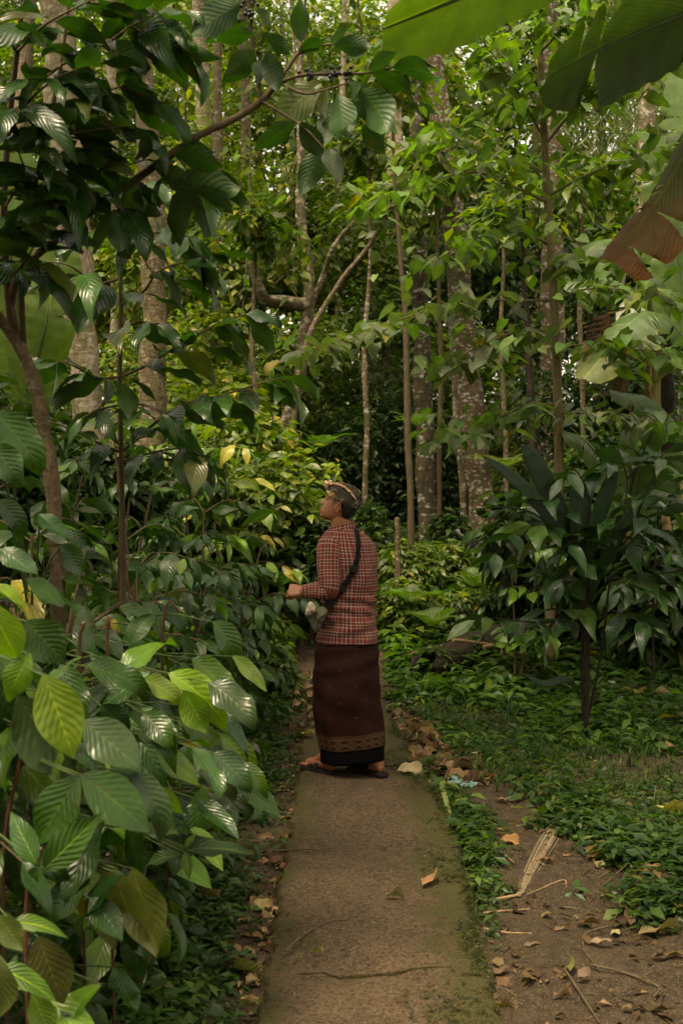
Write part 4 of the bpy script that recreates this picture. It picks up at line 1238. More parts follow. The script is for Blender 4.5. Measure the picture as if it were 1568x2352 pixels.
# turned-in hem
row = [torso(2 * math.pi * k / NTH + math.pi / 2, TZ[-1] + 0.012, -0.006) for k in range(NTH + 1)]
rows.append(row); uvs.append([(0, 0)] * (NTH + 1))
sb.grid(rows, uvs)
shirt = link('shirt', sb.mesh('shirt'), M['plaid'], man)
def sleeve(sh, el, wr, name):
    kk = np.concatenate([spline([sh + [0.010, 0.02, 0.035], sh + [0, 0, -0.01], (sh + el) / 2, el + [0.004, 0, 0.02], el + [-0.012, 0, -0.002], (el + wr) / 2, wr + [0.0, 0, 0]], 60)])
    m = len(kk); L = np.concatenate([[0], np.cumsum(np.linalg.norm(np.diff(kk, axis=0), axis=1))])
    q = np.linspace(0, 1, m)
    rad = np.interp(q, [0, 0.08, 0.2, 0.45, 0.62, 0.72, 0.9, 0.97, 1.0], [0.040, 0.063, 0.069, 0.066, 0.058, 0.052, 0.042, 0.036, 0.038])
    tg = unit(np.gradient(kk, axis=0)); x = unit(np.cross([0, 1, 0], tg[0])); R_ = []; U_ = []
    for i in range(m):
        x = unit(x - tg[i] * np.dot(x, tg[i])); y = np.cross(tg[i], x); row = []; ur = []
        for k in range(37):
            th = 2 * math.pi * k / 36
            w = 0.0035 * math.sin(L[i] * 75 + 2 * th) * gs(q[i], 0.66, 0.17) + 0.003 * math.sin(3 * th + L[i] * 22) + 0.0018 * math.sin(L[i] * 160 + 3 * math.sin(th)) * (q[i] > 0.55)
            rr_ = rad[i] + w
            row.append(kk[i] + rr_ * (math.cos(th) * x + math.sin(th) * y)); ur.append((th * 0.065, L[i]))
        R_.append(row); U_.append(ur)
    sl_ = MB(); sl_.grid(R_, U_)
    inner = [[kk[-1] + (np.asarray(p) - kk[-1]) * f for p in R_[-1]] for f in (1.0, 0.9)]
    sl_.grid([R_[-1], [np.asarray(p) - tg[-1] * 0.02 - (np.asarray(p) - kk[-1]) * 0.15 for p in R_[-1]]], None)
    return link(name, sl_.mesh(name), M['plaid'], shirt)
sleeve(SH_L, EL_L, WR_L + np.array([0.012, 0, 0]), 'sleeve')
sleeve(SH_R, EL_R, WR_R, 'sleeve')
# collar: a turned-down band round the neck, higher at the back
cl = MB(); rows = []; uvs = []
for v in np.linspace(0, 1, 9):
    row = []; ur = []
    for k in range(49):
        th = math.radians(-150 + 300 * k / 48)      # 0 = back of the neck
        back = unit(np.array([0.72, -0.62, 0.0])); sd = np.array([-back[1], back[0], 0])
        cxy = np.array([mx(785.5), MY + 0.002, 0.0])
        fall = abs(th) / math.radians(150)
        ztop = z1(0, 533)[1] - 0.040 * fall; zbot = ztop - 0.036 - 0.006 * fall
        if v < 0.3: z = ztop - (0.3 - v) / 0.3 * 0.030; rad = 0.064
        else: z = ztop - ((v - 0.3) / 0.7) ** 1.2 * (ztop - zbot); rad = 0.0655 + 0.014 * ((v - 0.3) / 0.7) ** 0.8
        rad *= 1 + 0.10 * fall
        row.append(cxy + back * math.cos(th) * rad * 0.98 + sd * math.sin(th) * rad + UP * z); ur.append((th * 0.07, v * 0.055))
    rows.append(row); uvs.append(ur)
cl.grid(rows, uvs)
link('collar', cl.mesh('collar'), M['plaid'], shirt)

# --- sarong and the black underskirt showing below it
SK = [(200, 552, 1132), (270, 540, 1140), (450, 524, 1140), (700, 518, 1150), (900, 524, 1160), (1000, 532, 1166), (1100, 548, 1176), (1200, 568, 1180), (1250, 576, 1178)]
SKz = np.array([z2(0, a)[1] for a, _, _ in SK]); SKl = np.array([z2(b, 0)[0] for _, b, _ in SK]); SKr = np.array([z2(c, 0)[0] for _, _, c in SK])
def skirt(th, z, off=0.0, dep=0.135):
    l = float(np.interp(z, SKz[::-1], SKl[::-1])); r_ = float(np.interp(z, SKz[::-1], SKr[::-1])); t = (SKz[0] - z) / (SKz[0] - SKz[-1])
    d = dep - 0.022 * math.exp(-t * 14) + 0.02 * min(1, t * 2)
    f = off + t * (0.009 * math.sin(4 * th + 2.2 * t + 0.7) + 0.006 * math.sin(7 * th - 3 * t)) + 0.003 * math.sin(z * 40 + th * 3) * gs(t, 0.55, 0.25) + 0.004 * gs(t, 0.2, 0.2) * math.sin(z * 55 - th * 2)
    f += 0.013 * max(0, math.sin(2.5 * th + 4.5 * t + 0.5)) * gs(t, 0.6, 0.35)
    cs, sn = math.cos(th), math.sin(th); e = 0.86
    return np.array([(l + r_) / 2 + ((r_ - l) / 2 + f - 0.008 * math.exp(-t * 14)) * math.copysign(abs(cs) ** e, cs), MY + (d + f) * math.copysign(abs(sn) ** e, sn), z])
kb = MB(); rows = []; uvs = []
zh = SKz[-1]
for z in np.linspace(SKz[0], zh, 70):
    row = []; ur = []
    for k in range(97):
        th = 2 * math.pi * k / 96 + math.pi / 2
        tilt = 0.012 * math.cos(th)          # hem a little higher on the right
        t = (SKz[0] - z) / (SKz[0] - zh)
        p = skirt(th, z); p[2] += tilt * t
        row.append(p); ur.append(((k / 96) * 0.98, z - zh))
    rows.append(row); uvs.append(ur)
rows.append([np.asarray(p) * [1, 1, 1] + (np.array([mx(798), MY, 0]) - np.asarray(p) * [1, 1, 0]) * 0.03 for p in rows[-1]]); uvs.append([(0, 0)] * 97)
kb.grid(rows, uvs)
link('sarong', kb.mesh('sarong'), M['sarong'], man)
ub = MB(); rows = []
zu = z2(0, 1385)[1]
for z in np.linspace(zh + 0.05, zu, 10):
    row = []
    for k in range(97):
        th = 2 * math.pi * k / 96 + math.pi / 2
        p = skirt(th, zh, -0.004); t = (zh + 0.05 - z) / (zh + 0.05 - zu)
        p[0] = mx(806) + (p[0] - mx(806)) * (1 - 0.02 * t); p[2] = z + 0.008 * math.cos(th) * t
        row.append(p)
    rows.append(row)
rows.append([np.asarray(p) + (np.array([mx(806), MY, p[2]]) - np.asarray(p)) * 0.04 + [0, 0, 0.01] for p in rows[-1]])
ub.grid(rows)
link('underskirt', ub.mesh('underskirt'), M['underskirt'], man)

# --- sandals
for key in 'lr':
    an, d = AN[key], FD[key]; s = np.array([-d[1], d[0], 0.0])
    heel = np.array([an[0], an[1], GZP]) - d * 0.045
    out = [(-0.034, 0.0), (-0.028, 0.020), (-0.010, 0.033), (0.06, 0.037), (0.12, 0.043), (0.17, 0.046), (0.21, 0.040), (0.235, 0.022), (0.242, 0.0)]
    ring = [(a_, w_) for a_, w_ in out] + [(a_, -w_) for a_, w_ in out[-2:0:-1]]
    ring = np.array([heel + d * a_ + s * w_ for a_, w_ in ring])
    ring = np.array(spline(np.concatenate([ring, ring[:1]]), 48))[:-1]
    so = MB(); ctr = ring.mean(0)
    lv = [(0.0, 0.95), (0.006, 1.0), (0.018, 1.0), (0.024, 0.97), (0.026, 0.90)]
    R_ = [[ctr + (p - ctr) * f + UP * h_ for p in ring] for h_, f in lv]
    so.grid(R_, None, closed_u=True)
    nn = len(ring)
    for e in (0, -1):
        so.add(np.concatenate([R_[e], [np.mean(R_[e], axis=0)]]), [((k, (k + 1) % nn, nn, nn) if e else ((k + 1) % nn, k, nn, nn)) for k in range(nn)])
    sd = link('sandal', so.mesh('sandal_sole'), M['sandal'], man)
    sb_ = MB()
    spans = ((0.085, 0.120), (0.135, 0.180)) if key == 'l' else ((0.070, 0.185),)
    for a0, a1 in spans:
        R_ = []
        for th in np.linspace(0, math.pi, 15):
            w_ = 0.040 * math.cos(th); 
            row = []
            for a_ in np.linspace(a0, a1, 6):
                hgt = np.interp(a_, [0.06, 0.10, 0.15, 0.2], [0.078, 0.068, 0.050, 0.036])
                row.append(heel + d * a_ + s * w_ * np.interp(a_, [0.06, 0.15], [0.95, 1.12]) + UP * (0.016 + (hgt - 0.010) * math.sin(th) ** 0.75))
            R_.append(row)
        sb_.grid(R_)
        R2 = [[np.asarray(p) * 1.0 - UP * 0.004 for p in row] for row in R_]
        for e in (0, -1):
            sb_.grid([[r[e] for r in R_], [r[e] for r in R2]] if e else [[r[e] for r in R2], [r[e] for r in R_]])
    link('strap', sb_.mesh('sandal_strap'), M['sandal'], sd)

# --- sling bag worn across the back
bx_, bz_ = z1(560, 1450)
bag = tag(empty('sling_bag', (bx_, MY - 0.1, bz_)), 'khaki sling bag on a black strap across the back of the plaid shirt', 'bag')
def back_y(x, z, off):
    l, r_, d = tq(TL, z), tq(TR, z), tq(TD, z)
    c_, hw = (l + r_) / 2, (r_ - l) / 2
    u = np.clip(abs(x - c_) / hw, 0, 0.985)
    return TOR_Y - d * (1 - u ** (2 / 0.88)) ** (0.88 / 2) - off
sp = [(915, 590), (930, 640), (942, 740), (938, 850), (918, 940), (862, 1060), (800, 1150), (745, 1220), (690, 1290), (650, 1345)]
c_ = spline([np.array([*z1(*p)]) for p in sp], 60)
mb = MB(); R_ = []
tg2 = unit(np.gradient(c_, axis=0)); nr2 = np.stack([-tg2[:, 1], tg2[:, 0]], 1)
R_ = [[], []]
rowsf = []
for i in range(60):
    wd = np.interp(i / 59, [0, 0.45, 0.62, 0.7, 0.95, 1], [0.0125, 0.0135, 0.015, 0.019, 0.022, 0.02])
    row = []
    for q in (-1, -0.5, 0, 0.5, 1):
        x_, z_ = c_[i] + nr2[i] * wd * q
        y_ = back_y(x_, min(z_, TZ[0]), 0.0105)
        if i / 59 > 0.68:      # the strap passes under the elbow to the bag on the hip
            y_ = min(y_, TOR_Y - 0.125 - 0.05 * (i / 59 - 0.68))
        row.append(np.array([x_, y_, z_]))
    rowsf.append(row)
mb.grid(rowsf); mb.grid([[p + np.array([0, 0.004, 0]) for p in reversed(r_)] for r_ in rowsf])
for e in (0, -1):
    mb.grid([[r_[e] for r_ in rowsf], [r_[e] + np.array([0, 0.004, 0]) for r_ in rowsf]])
strap = link('strap', mb.mesh('strap'), M['black_webbing'], bag)
def slab_on_strap(t, hw, hl, th):
    i = int(t * 59); p = np.asarray(rowsf[i][2]) + np.array([0, -0.004, 0]); t3 = np.array([tg2[i][0], 0, tg2[i][1]]); n3 = np.array([nr2[i][0], 0, nr2[i][1]])
    m = MB(); pr = []
    for (f, y_) in ((1.0, 0), (1.0, -th * 0.7), (0.86, -th)):
        pr.append([p + t3 * a_ * hl * f + n3 * b_ * hw * f + np.array([0, y_, 0]) for a_, b_ in ((-1, -1), (-0.3, -1.08), (0.3, -1.08), (1, -1), (1, 1), (0.3, 1.08), (-0.3, 1.08), (-1, 1))])
    m.grid(pr, None, closed_u=True); m.add(pr[-1], [(0, 1, 6, 7), (1, 2, 5, 6), (2, 3, 4, 5)])
    return m
link('buckle', slab_on_strap(0.50, 0.020, 0.016, 0.008).mesh('buckle', smooth=False), M['buckle'], strap)
link('buckle', slab_on_strap(0.70, 0.023, 0.014, 0.008).mesh('buckle', smooth=False), M['buckle'], strap)
def puffed(outline, y0, thick, name, mat, parent, nlev=7, lean=0.0):
    o = np.array([z1(*p) for p in outline]); o = np.array(spline(np.concatenate([o, o[:1]]), 44))[:-1]; ce = o.mean(0)
    lv = [(math.cos(a_), math.sin(a_)) for a_ in np.linspace(-math.pi / 2, math.pi / 2, nlev)]
    R_ = []
    for cs, sn in lv:
        f = 0.12 + 0.88 * max(cs, 0) ** 0.35
        R_.append([np.array([ce[0] + (p[0] - ce[0]) * f, y0 + sn * thick / 2 + 0.004 * math.sin(p[0] * 90 + p[1] * 70) + lean * (p[0] - ce[0]), ce[1] + (p[1] - ce[1]) * f]) for p in o])
    m = MB(); m.grid(R_, None, closed_u=True); nn = len(o)
    for e in (0, -1):
        m.add(np.concatenate([R_[e], [np.mean(R_[e], axis=0)]]), [((k, (k + 1) % nn, nn, nn) if e == -1 else ((k + 1) % nn, k, nn, nn)) for k in range(nn)])
    return link(name, m.mesh(name), mat, parent)
pouch = puffed([(530, 1360), (600, 1335), (650, 1362), (652, 1400), (610, 1480), (575, 1560), (548, 1588), (515, 1555), (478, 1480), (446, 1420), (470, 1400)], MY - 0.135, 0.075, 'pouch', M['pouch'], bag, lean=-0.35)
puffed([(470, 1300), (500, 1288), (530, 1310), (545, 1350), (530, 1400), (490, 1418), (452, 1420), (445, 1395), (455, 1345)], MY - 0.150, 0.05, 'flap', M['pouch_flap'], bag)
zp = MB(); zp.tube(spline([np.array([*z1(a_, b_)]) for a_, b_ in ((448, 1418), (490, 1425), (535, 1402), (560, 1380))], 12)[:, [0, 0, 1]] * [1, 0, 1] + [0, MY - 0.178, 0], 0.004, 6)
link('zip', zp.mesh('zip'), M['buckle'], pouch)
# ------------------------------------------------------------------ left side: coffee shrubs
rl = np.random.default_rng(101)
COF = 'coffee shrubs on the left bank'
R_ = lambda: None
to_path = 0.0      # branches lean towards the path (+X)
specs = [
 # x, y, h, spread, L, label
 (-1.12, 2.95, 1.12, 0.52, (0.15, 0.21), 'nearest coffee shrub with large glossy leaves at the lower left edge'),
 (-1.02, 3.75, 1.42, 0.50, (0.14, 0.20), 'leafy coffee shrub behind the nearest one, reaching towards the path'),
 (-0.95, 4.60, 1.05, 0.50, (0.13, 0.19), 'coffee shrub leaning over the left path margin, second row from front'),
 (-0.98, 5.50, 1.20, 0.50, (0.13, 0.18), 'dark coffee shrub on the left bank just nearer than the man'),
 (-1.00, 6.40, 1.30, 0.48, (0.12, 0.18), 'coffee shrub at the left of the man below his raised hand'),
 (-0.92, 7.30, 1.45, 0.50, (0.12, 0.18), 'coffee shrub with pale leaves right behind the raised hand'),
 (-0.95, 8.30, 1.60, 0.50, (0.12, 0.18), 'tall coffee shrub closing the left bank past the man'),
]
for x, y, h, sp, L, lab in specs:
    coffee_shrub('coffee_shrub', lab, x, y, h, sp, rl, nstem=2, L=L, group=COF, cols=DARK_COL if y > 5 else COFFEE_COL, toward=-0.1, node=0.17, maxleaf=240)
specs2 = [(-1.75, 4.2, 1.35, 'coffee shrub in the shaded second row at far left'), (-1.65, 5.3, 1.5, 'shaded second-row coffee shrub under the tall dark coffee plant'),
          (-1.75, 6.5, 1.6, 'shaded second-row coffee shrub left of the thick trunk'), (-1.6, 7.8, 1.75, 'second-row coffee shrub by the foot of the grey trunk')]
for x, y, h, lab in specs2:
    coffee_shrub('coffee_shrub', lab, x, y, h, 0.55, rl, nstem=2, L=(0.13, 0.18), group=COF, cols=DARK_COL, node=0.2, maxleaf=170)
# a shrub beyond, light of the gap put into its yellow leaf colours
GAP_LIT = [(3, LIME), (2.5, FRESH), (1.6, YELLOW), (2, MID)]
coffee_shrub('coffee_shrub', 'coffee shrub with gap light put into its yellow leaves, left above the man', -0.95, 9.6, 2.0, 0.6, rl, nstem=3, L=(0.16, 0.24), cols=GAP_LIT, group=COF, node=0.2, maxleaf=260)
coffee_shrub('coffee_shrub', 'bright green coffee shrub beside the yellow-tinted one', -1.75, 9.9, 1.9, 0.6, rl, nstem=3, L=(0.16, 0.24), cols=[(3, FRESH), (2, MID), (1, LIME)], group=COF, node=0.2, maxleaf=220)

# slender upright herbs among the shrubs
HERB = 'upright herbs among the coffee shrubs'
for i in range(16):
    x = rl.uniform(-1.75, -0.75); y = rl.uniform(4.2, 8.6)
    z0 = float(gz(x, y)); h = rl.uniform(0.8, 1.35)
    root = tag(empty('herb', (x, y, z0)), 'slender upright herb with narrow dull leaves standing among the coffee shrubs', 'herb', HERB)
    top = np.array([x + rl.normal() * 0.08, y + rl.normal() * 0.08, z0 + h])
    st = spline([np.array([x, y, z0 - 0.03]), (np.array([x, y, z0]) + top) / 2 + rl.normal(size=3) * 0.02, top], 10)
    m = MB(); m.tube(st, np.linspace(0.006, 0.003, 10), 5); link('stem', m.mesh('stem'), M['twig_red'], root)
    branch_leaves(root, st, rl, 'herb', 0.085, (0.12, 0.20), 0.3, droop=-0.25, cols=[(3, MID), (3, GREYG), (2, DARK), (1, OLIVE)])

# large single leaves of the nearest shrubs, placed as they hang in the photograph
near_root = [o for o in COL.objects if o.name == 'coffee_shrub'][0]
second_root = [o for o in COL.objects if o.name.startswith('coffee_shrub') and abs(o.location.y - 3.75) < 0.01][0]
third_root = [o for o in COL.objects if o.name.startswith('coffee_shrub') and abs(o.location.y - 4.6) < 0.01][0]
PALE = (0.12, 0.15, 0.045); SHEEN = (0.035, 0.075, 0.024); BRN = (0.16, 0.12, 0.03)
hero = [
 # base, tip, depth, colour, width factor, root, kind
 ((100, 1548), (178, 1752), 2.55, LIME, 1.1, 0, 'hero'), ((60, 1425), (150, 1530), 2.70, MID, 1.5, 0, 'hero'), ((-20, 1385), (40, 1545), 2.55, LIME, 1.2, 0, 'hero'),
 ((190, 1655), (335, 1765), 2.70, SHEEN, 1.3, 0, 'hero'), ((40, 1600), (165, 1800), 2.68, SHEEN, 1.2, 0, 'hero'), ((185, 1778), (358, 1905), 2.60, MID, 1.15, 0, 'hero'),
 ((182, 1780), (80, 1940), 2.60, MID, 1.15, 0, 'hero'), ((268, 1755), (365, 1835), 2.75, MID, 1.3, 0, 'hero'), ((-10, 1560), (70, 1700), 2.80, DARK, 1.2, 0, 'hero'),
 ((60, 1670), (10, 1790), 2.75, DARK, 1.2, 0, 'hero'), ((70, 1500), (20, 1600), 2.60, FRESH, 1.1, 0, 'hero'),
 ((422, 1585), (472, 1690), 3.35, LIME, 1.2, 1, 'hero'), ((387, 1546), (545, 1618), 3.40, LIME, 0.9, 1, 'hero'), ((330, 1560), (425, 1608), 3.30, LIME, 1.1, 1, 'hero'),
 ((506, 1687), (615, 1768), 3.75, FRESH, 0.95, 1, 'hero'), ((405, 1656), (512, 1700), 3.40, PALE, 0.7, 1, 'hero'), ((532, 1506), (624, 1590), 3.9, LIME, 0.8, 1, 'hero'),
 ((440, 1511), (556, 1592), 3.7, FRESH, 1.0, 1, 'hero'), ((275, 1540), (385, 1450), 3.1, FRESH, 1.2, 1, 'hero'), ((198, 1530), (345, 1570), 3.0, MID, 1.0, 0, 'hero'),
 ((488, 1427), (578, 1505), 4.3, MID, 1.1, 2, 'hero'), ((356, 1801), (425, 1880), 3.1, LIME, 0.8, 1, 'hero'), ((356, 1717), (465, 1810), 3.2, FRESH, 0.95, 1, 'hero'),
 ((462, 1775), (560, 1806), 3.7, GREYG, 0.9, 1, 'hero'), ((475, 1823), (590, 1850), 3.8, GREYG, 0.8, 1, 'hero'), ((195, 1500), (188, 1385), 3.2, GREYG, 1.1, 1, 'hero'),
 ((230, 1620), (300, 1690), 3.0, DARK, 1.1, 1, 'hero'), ((330, 1640), (400, 1720), 3.2, DARK, 1.0, 1, 'hero'), ((300, 1480), (330, 1400), 3.5, MID, 1.2, 1, 'hero'),
 ((-15, 945), (112, 1070), 2.9, MID, 1.1, 1, 'hero'), ((-20, 1020), (66, 1112), 2.85, SHEEN, 1.2, 1, 'hero'), ((-10, 1150), (80, 1210), 2.95, DARK, 1.1, 1, 'hero'), ((60, 1330), (150, 1390), 3.0, MID, 1.1, 1, 'hero'), ((140, 1250), (200, 1330), 3.1, DARK, 1.2, 1, 'hero'), ((90, 1180), (170, 1240), 3.1, DARK, 1.1, 1, 'hero'), ((0, 1260), (100, 1320), 2.9, SHEEN, 1.1, 1, 'hero'), ((150, 1390), (70, 1340), 3.1, DARK, 1.1, 1, 'hero'),
 ((84, 1986), (20, 1860), 2.45, MID, 1.1, 0, 'rib'), ((100, 1999), (238, 1860), 2.45, MID, 1.05, 0, 'rib'), ((92, 1992), (46, 2048), 2.45, MID, 1.2, 0, 'rib'),
 ((26, 2120), (155, 2108), 2.45, FRESH, 0.9, 0, 'rib'), ((-5, 2222), (146, 2262), 2.35, FRESH, 0.95, 0, 'rib'), ((-8, 2330), (30, 2200), 2.45, MID, 1.2, 0, 'rib'),
 ((262, 1990), (313, 2250), 2.75, PALE, 1.05, 0, 'hero'), ((305, 1992), (360, 2200), 2.8, PALE, 0.95, 0, 'hero'), ((240, 2000), (262, 2190), 2.8, PALE, 0.9, 0, 'hero'), ((172, 2025), (160, 2145), 2.8, BRN, 1.2, 0, 'hero'),
 ((246, 1900), (262, 2020), 2.85, DARK, 1.1, 0, 'hero'), ((300, 1900), (320, 2020), 2.9, DARK, 1.1, 0, 'hero'), ((88, 2149), (148, 2320), 2.6, OLIVE, 1.2, 0, 'hero'), ((75, 2281), (122, 2390), 2.4, FRESH, 1.1, 0, 'hero'),
 ((418, 1964), (312, 1972), 3.2, SHEEN, 0.9, 1, 'rib'), ((422, 1951), (590, 1942), 3.3, SHEEN, 0.75, 1, 'rib'), ((425, 1955), (440, 2010), 3.25, FRESH, 1.0, 1, 'rib'), ((424, 1948), (450, 1912), 3.3, FRESH, 1.0, 1, 'rib'),
 ((-5, 2100), (50, 2190), 2.3, PALE, 1.1, 0, 'hero'), ((320, 1905), (418, 1918), 3.1, SHEEN, 1.0, 1, 'hero'), ((0, 2200), (-5, 2352), 2.2, OLIVE, 1.3, 0, 'hero'),
]
roots = [near_root, second_root, third_root]
twb = [MB(), MB(), MB()]
for (b, t, Y, c, sw, ri, kd) in hero:
    B = P(b[0], b[1], Y); d_ = np.array([0, rl.uniform(-0.05, 0.06), 0]); T = P(t[0], t[1], Y) + d_
    horiz = abs(t[0] - b[0]) > abs(t[1] - b[1])
    nh = np.array([rl.normal() * 0.15, -0.75 if not horiz else -0.55, 0.45 if not horiz else 0.75])
    leaf_between(roots[ri], kd, B, T, jit(c, rl, 0.12), rl, nh, scale_w=sw * 1.05)
    s = np.array(roots[ri].location) + np.array([0, 0, min(max(B[2] - 0.18, 0.1), 1.1)])
    twb[ri].tube(spline([s, (s + B) / 2 + np.array([0.0, 0.03, 0.07]), B - unit(T - B) * -0.004], 9), np.linspace(0.005, 0.0022, 9), 5)
# more leaves of the same shrubs crowding the lower left corner
LOWP = [(-30, 1560), (250, 1480), (400, 1500), (520, 1600), (560, 1760), (500, 1880), (400, 2000), (360, 2130), (300, 2250), (200, 2360), (-30, 2360)]
k = 0
while k < 85:
    x = rl.uniform(-30, 560); y = rl.uniform(1480, 2360)
    if not in_poly(np.array([x]), np.array([y]), LOWP)[0]: continue
    ri = 0 if x < 300 else 1
    Y = (2.62 + 0.55 * rl.random() + (0.25 if y < 1700 else 0)) if ri == 0 else 3.1 + 0.9 * rl.random()
    B = P(x, y, Y); a = rl.normal() * 0.9 - 0.1; Lf = rl.uniform(0.13, 0.21)
    d = unit(np.array([math.cos(a), -0.35 + 0.4 * rl.normal(), -0.35 - 0.45 * rl.random()]) if rl.random() < 0.75 else np.array([-0.7, -0.3, -0.4]))
    B[2] = max(B[2], 0.22)
    put_leaf(roots[ri], 'hero', B, d, unit(np.array([0.1 * rl.normal(), -0.35 + 0.25 * rl.normal(), 0.9])), Lf, pick(rl, [(4, DARK), (5, MID), (2.4, FRESH), (0.7, LIME), (1, SHEEN)]), rl)
    s = np.array(roots[ri].location) + np.array([0, 0, min(max(B[2] - 0.15, 0.1), 1.1)])
    twb[ri].tube(spline([s, (s + B) / 2 + np.array([0.0, 0.03, 0.06]), B], 7), np.linspace(0.004, 0.0018, 7), 5); k += 1
for k in range(3):
    link('branch', twb[k].mesh('branch'), M['stem_green'], roots[k])
# cut reddish canes standing between the near leaves
for (bx, by, tx, ty, Y) in ((270, 1540, 278, 1110, 4.6), (183, 1560, 192, 1432, 3.1), (247, 1500, 255, 1436, 3.3), (375, 1450, 420, 1405, 3.9), (8, 2000, 48, 1740, 2.7), (60, 2110, 95, 1950, 2.6), (300, 1430, 262, 1000, 5.2)):
    b, t = P(bx, by, Y), P(tx, ty, Y); g = np.array([b[0], b[1], float(gz(b[0], b[1]))])
    lab = {270: 'thin reddish cane rising through the shaded leaves at left', 183: 'short cut cane between near coffee leaves, leftmost', 247: 'short cut cane just right of the leftmost cut cane', 375: 'slanting cut cane among the coffee leaves',
           8: 'brown broken cane at the lower left edge', 60: 'reddish cane behind the yellow-ribbed leaves', 300: 'tall thin cane beside the grey trunk'}[bx]
    root = tag(empty('cane', g), lab, 'cane', 'cut canes on the left bank')
    m = MB(); c = spline([g + [0.02, 0, 0], b, t], 14); m.tube(c, 0.0048 * (1 + 0.12 * np.sin(np.arange(14) * 2.1)), 7)
    link('stalk', m.mesh('stalk'), M['twig_red'], root)
    e = MB(); e.tube([c[-1], c[-1] + unit(c[-1] - c[-2]) * 0.004], [0.0047, 0.0045], 7); link('cut_end', e.mesh('cut_end'), M['dry_stick'], root)

# ------------------------------------------------------------------ the leaning coffee tree whose bough arches over the path
ra = np.random.default_rng(77)
base = P(140, 1600, 3.9); base[2] = float(gz(base[0], base[1]))
ct = tag(empty('coffee_tree', base), 'leaning coffee tree at the left edge with a bough arching over the path', 'tree')
def pxline(l, n=24): return spline([P(*q) for q in l], n)
trunk = spline([base, P(133, 1380, 3.9), P(124, 1150, 3.9), P(104, 1000, 3.9), P(70, 850, 3.88), P(30, 770, 3.85), P(-10, 720, 3.8)], 30)
m = MB(); m.tube(trunk, np.interp(np.linspace(0, 1, 30), [0, 0.6, 1], [0.028, 0.025, 0.020]) * (1 + 0.07 * ra.normal(size=30)), 12)
link('trunk', m.mesh('trunk'), M['bark_coffee'], ct)
boughs = [
 ([(45, 790, 3.88), (25, 690, 3.8), (60, 610, 3.7), (140, 540, 3.6), (230, 470, 3.5), (330, 400, 3.45), (400, 350, 3.4), (470, 305, 3.4), (540, 272, 3.4), (600, 232, 3.4), (645, 178, 3.4)], 0.017, 0.009),
 ([(30, 770, 3.85), (15, 640, 3.75), (10, 480, 3.6), (20, 300, 3.5), (40, 120, 3.4), (60, -60, 3.3)], 0.014, 0.007),
 ([(55, 790, 3.88), (50, 650, 3.7), (70, 480, 3.5), (105, 320, 3.4), (140, 150, 3.4), (165, -40, 3.35)], 0.011, 0.005),
 ([(645, 178, 3.4), (665, 150, 3.4), (686, 122, 3.4), (720, 108, 3.4), (764, 101, 3.4)], 0.0075, 0.0035),
 ([(630, 196, 3.4), (680, 176, 3.38), (740, 170, 3.38), (800, 170, 3.38), (850, 166, 3.38), (905, 153, 3.38)], 0.006, 0.003),
 ([(600, 232, 3.4), (590, 160, 3.4), (580, 90, 3.38), (574, 0, 3.35), (570, -80, 3.3)], 0.006, 0.004),
 ([(640, 190, 3.4), (700, 215, 3.36), (750, 205, 3.36), (800, 190, 3.36)], 0.005, 0.003),
 ([(600, 232, 3.4), (650, 262, 3.36), (700, 295, 3.35), (745, 342, 3.35)], 0.005, 0.0025),
]
side_br = [   # leafy side shoots (leaves added in pairs)
 ([(105, 320, 3.4), (180, 270, 3.35), (240, 215, 3.35), (275, 200, 3.35)]), ([(140, 150, 3.4), (200, 120, 3.3), (240, 103, 3.3), (300, 60, 3.3), (360, 30, 3.3)]),
 ([(20, 300, 3.5), (70, 230, 3.3), (130, 180, 3.2), (200, 150, 3.2)]), ([(40, 120, 3.4), (100, 60, 3.2), (170, 20, 3.1), (230, -10, 3.1)]),
 ([(10, 480, 3.6), (50, 420, 3.4), (110, 380, 3.3), (170, 350, 3.3)]), ([(70, 480, 3.5), (130, 430, 3.4), (190, 400, 3.4), (270, 385, 3.4), (330, 368, 3.4)]),
 ([(230, 470, 3.5), (180, 440, 3.4), (110, 460, 3.3)]), ([(105, 320, 3.4), (150, 310, 3.3), (210, 300, 3.3), (290, 290, 3.3)]),
 ([(165, 0, 3.35), (240, 10, 3.3), (310, 30, 3.3), (370, 60, 3.3)]), ([(20, 640, 3.7), (60, 600, 3.4), (80, 560, 3.3)]),
 ([(15, 640, 3.7), (-20, 560, 3.4), (-10, 500, 3.2)]), ([(10, 480, 3.6), (-20, 380, 3.4), (0, 300, 3.3)]), ([(40, 120, 3.4), (0, 60, 3.2), (-30, 10, 3.2)]),
 ([(70, 480, 3.5), (60, 400, 3.3), (40, 340, 3.2)]), ([(140, 150, 3.4), (100, 180, 3.2), (60, 180, 3.1)]), ([(105, 320, 3.4), (60, 270, 3.2), (30, 250, 3.1)]),
 ([(140, 540, 3.6), (90, 530, 3.4), (50, 510, 3.3)]), ([(330, 400, 3.45), (290, 440, 3.4), (280, 480, 3.4)]), ([(300, 60, 3.3), (360, 90, 3.3), (420, 110, 3.3)]), ([(400, 350, 3.4), (430, 390, 3.4), (445, 425, 3.4)]),
 ([(275, 200, 3.35), (330, 220, 3.35), (370, 240, 3.35)]),
]
bl = [pxline(b[0], 26) for b in boughs]
for (b, r0, r1), l in zip(boughs, bl):
    m = MB(); m.tube(l, np.interp(np.linspace(0, 1, 26), [0, 1], [r0, r1]) * (1 + 0.08 * ra.normal(size=26)), 8); link('bough', m.mesh('bough'), M['twig'], ct)
CT_COL = [(6, DARK), (4, (0.022, 0.058, 0.012)), (1.2, MID), (0.5, OLIVE)]
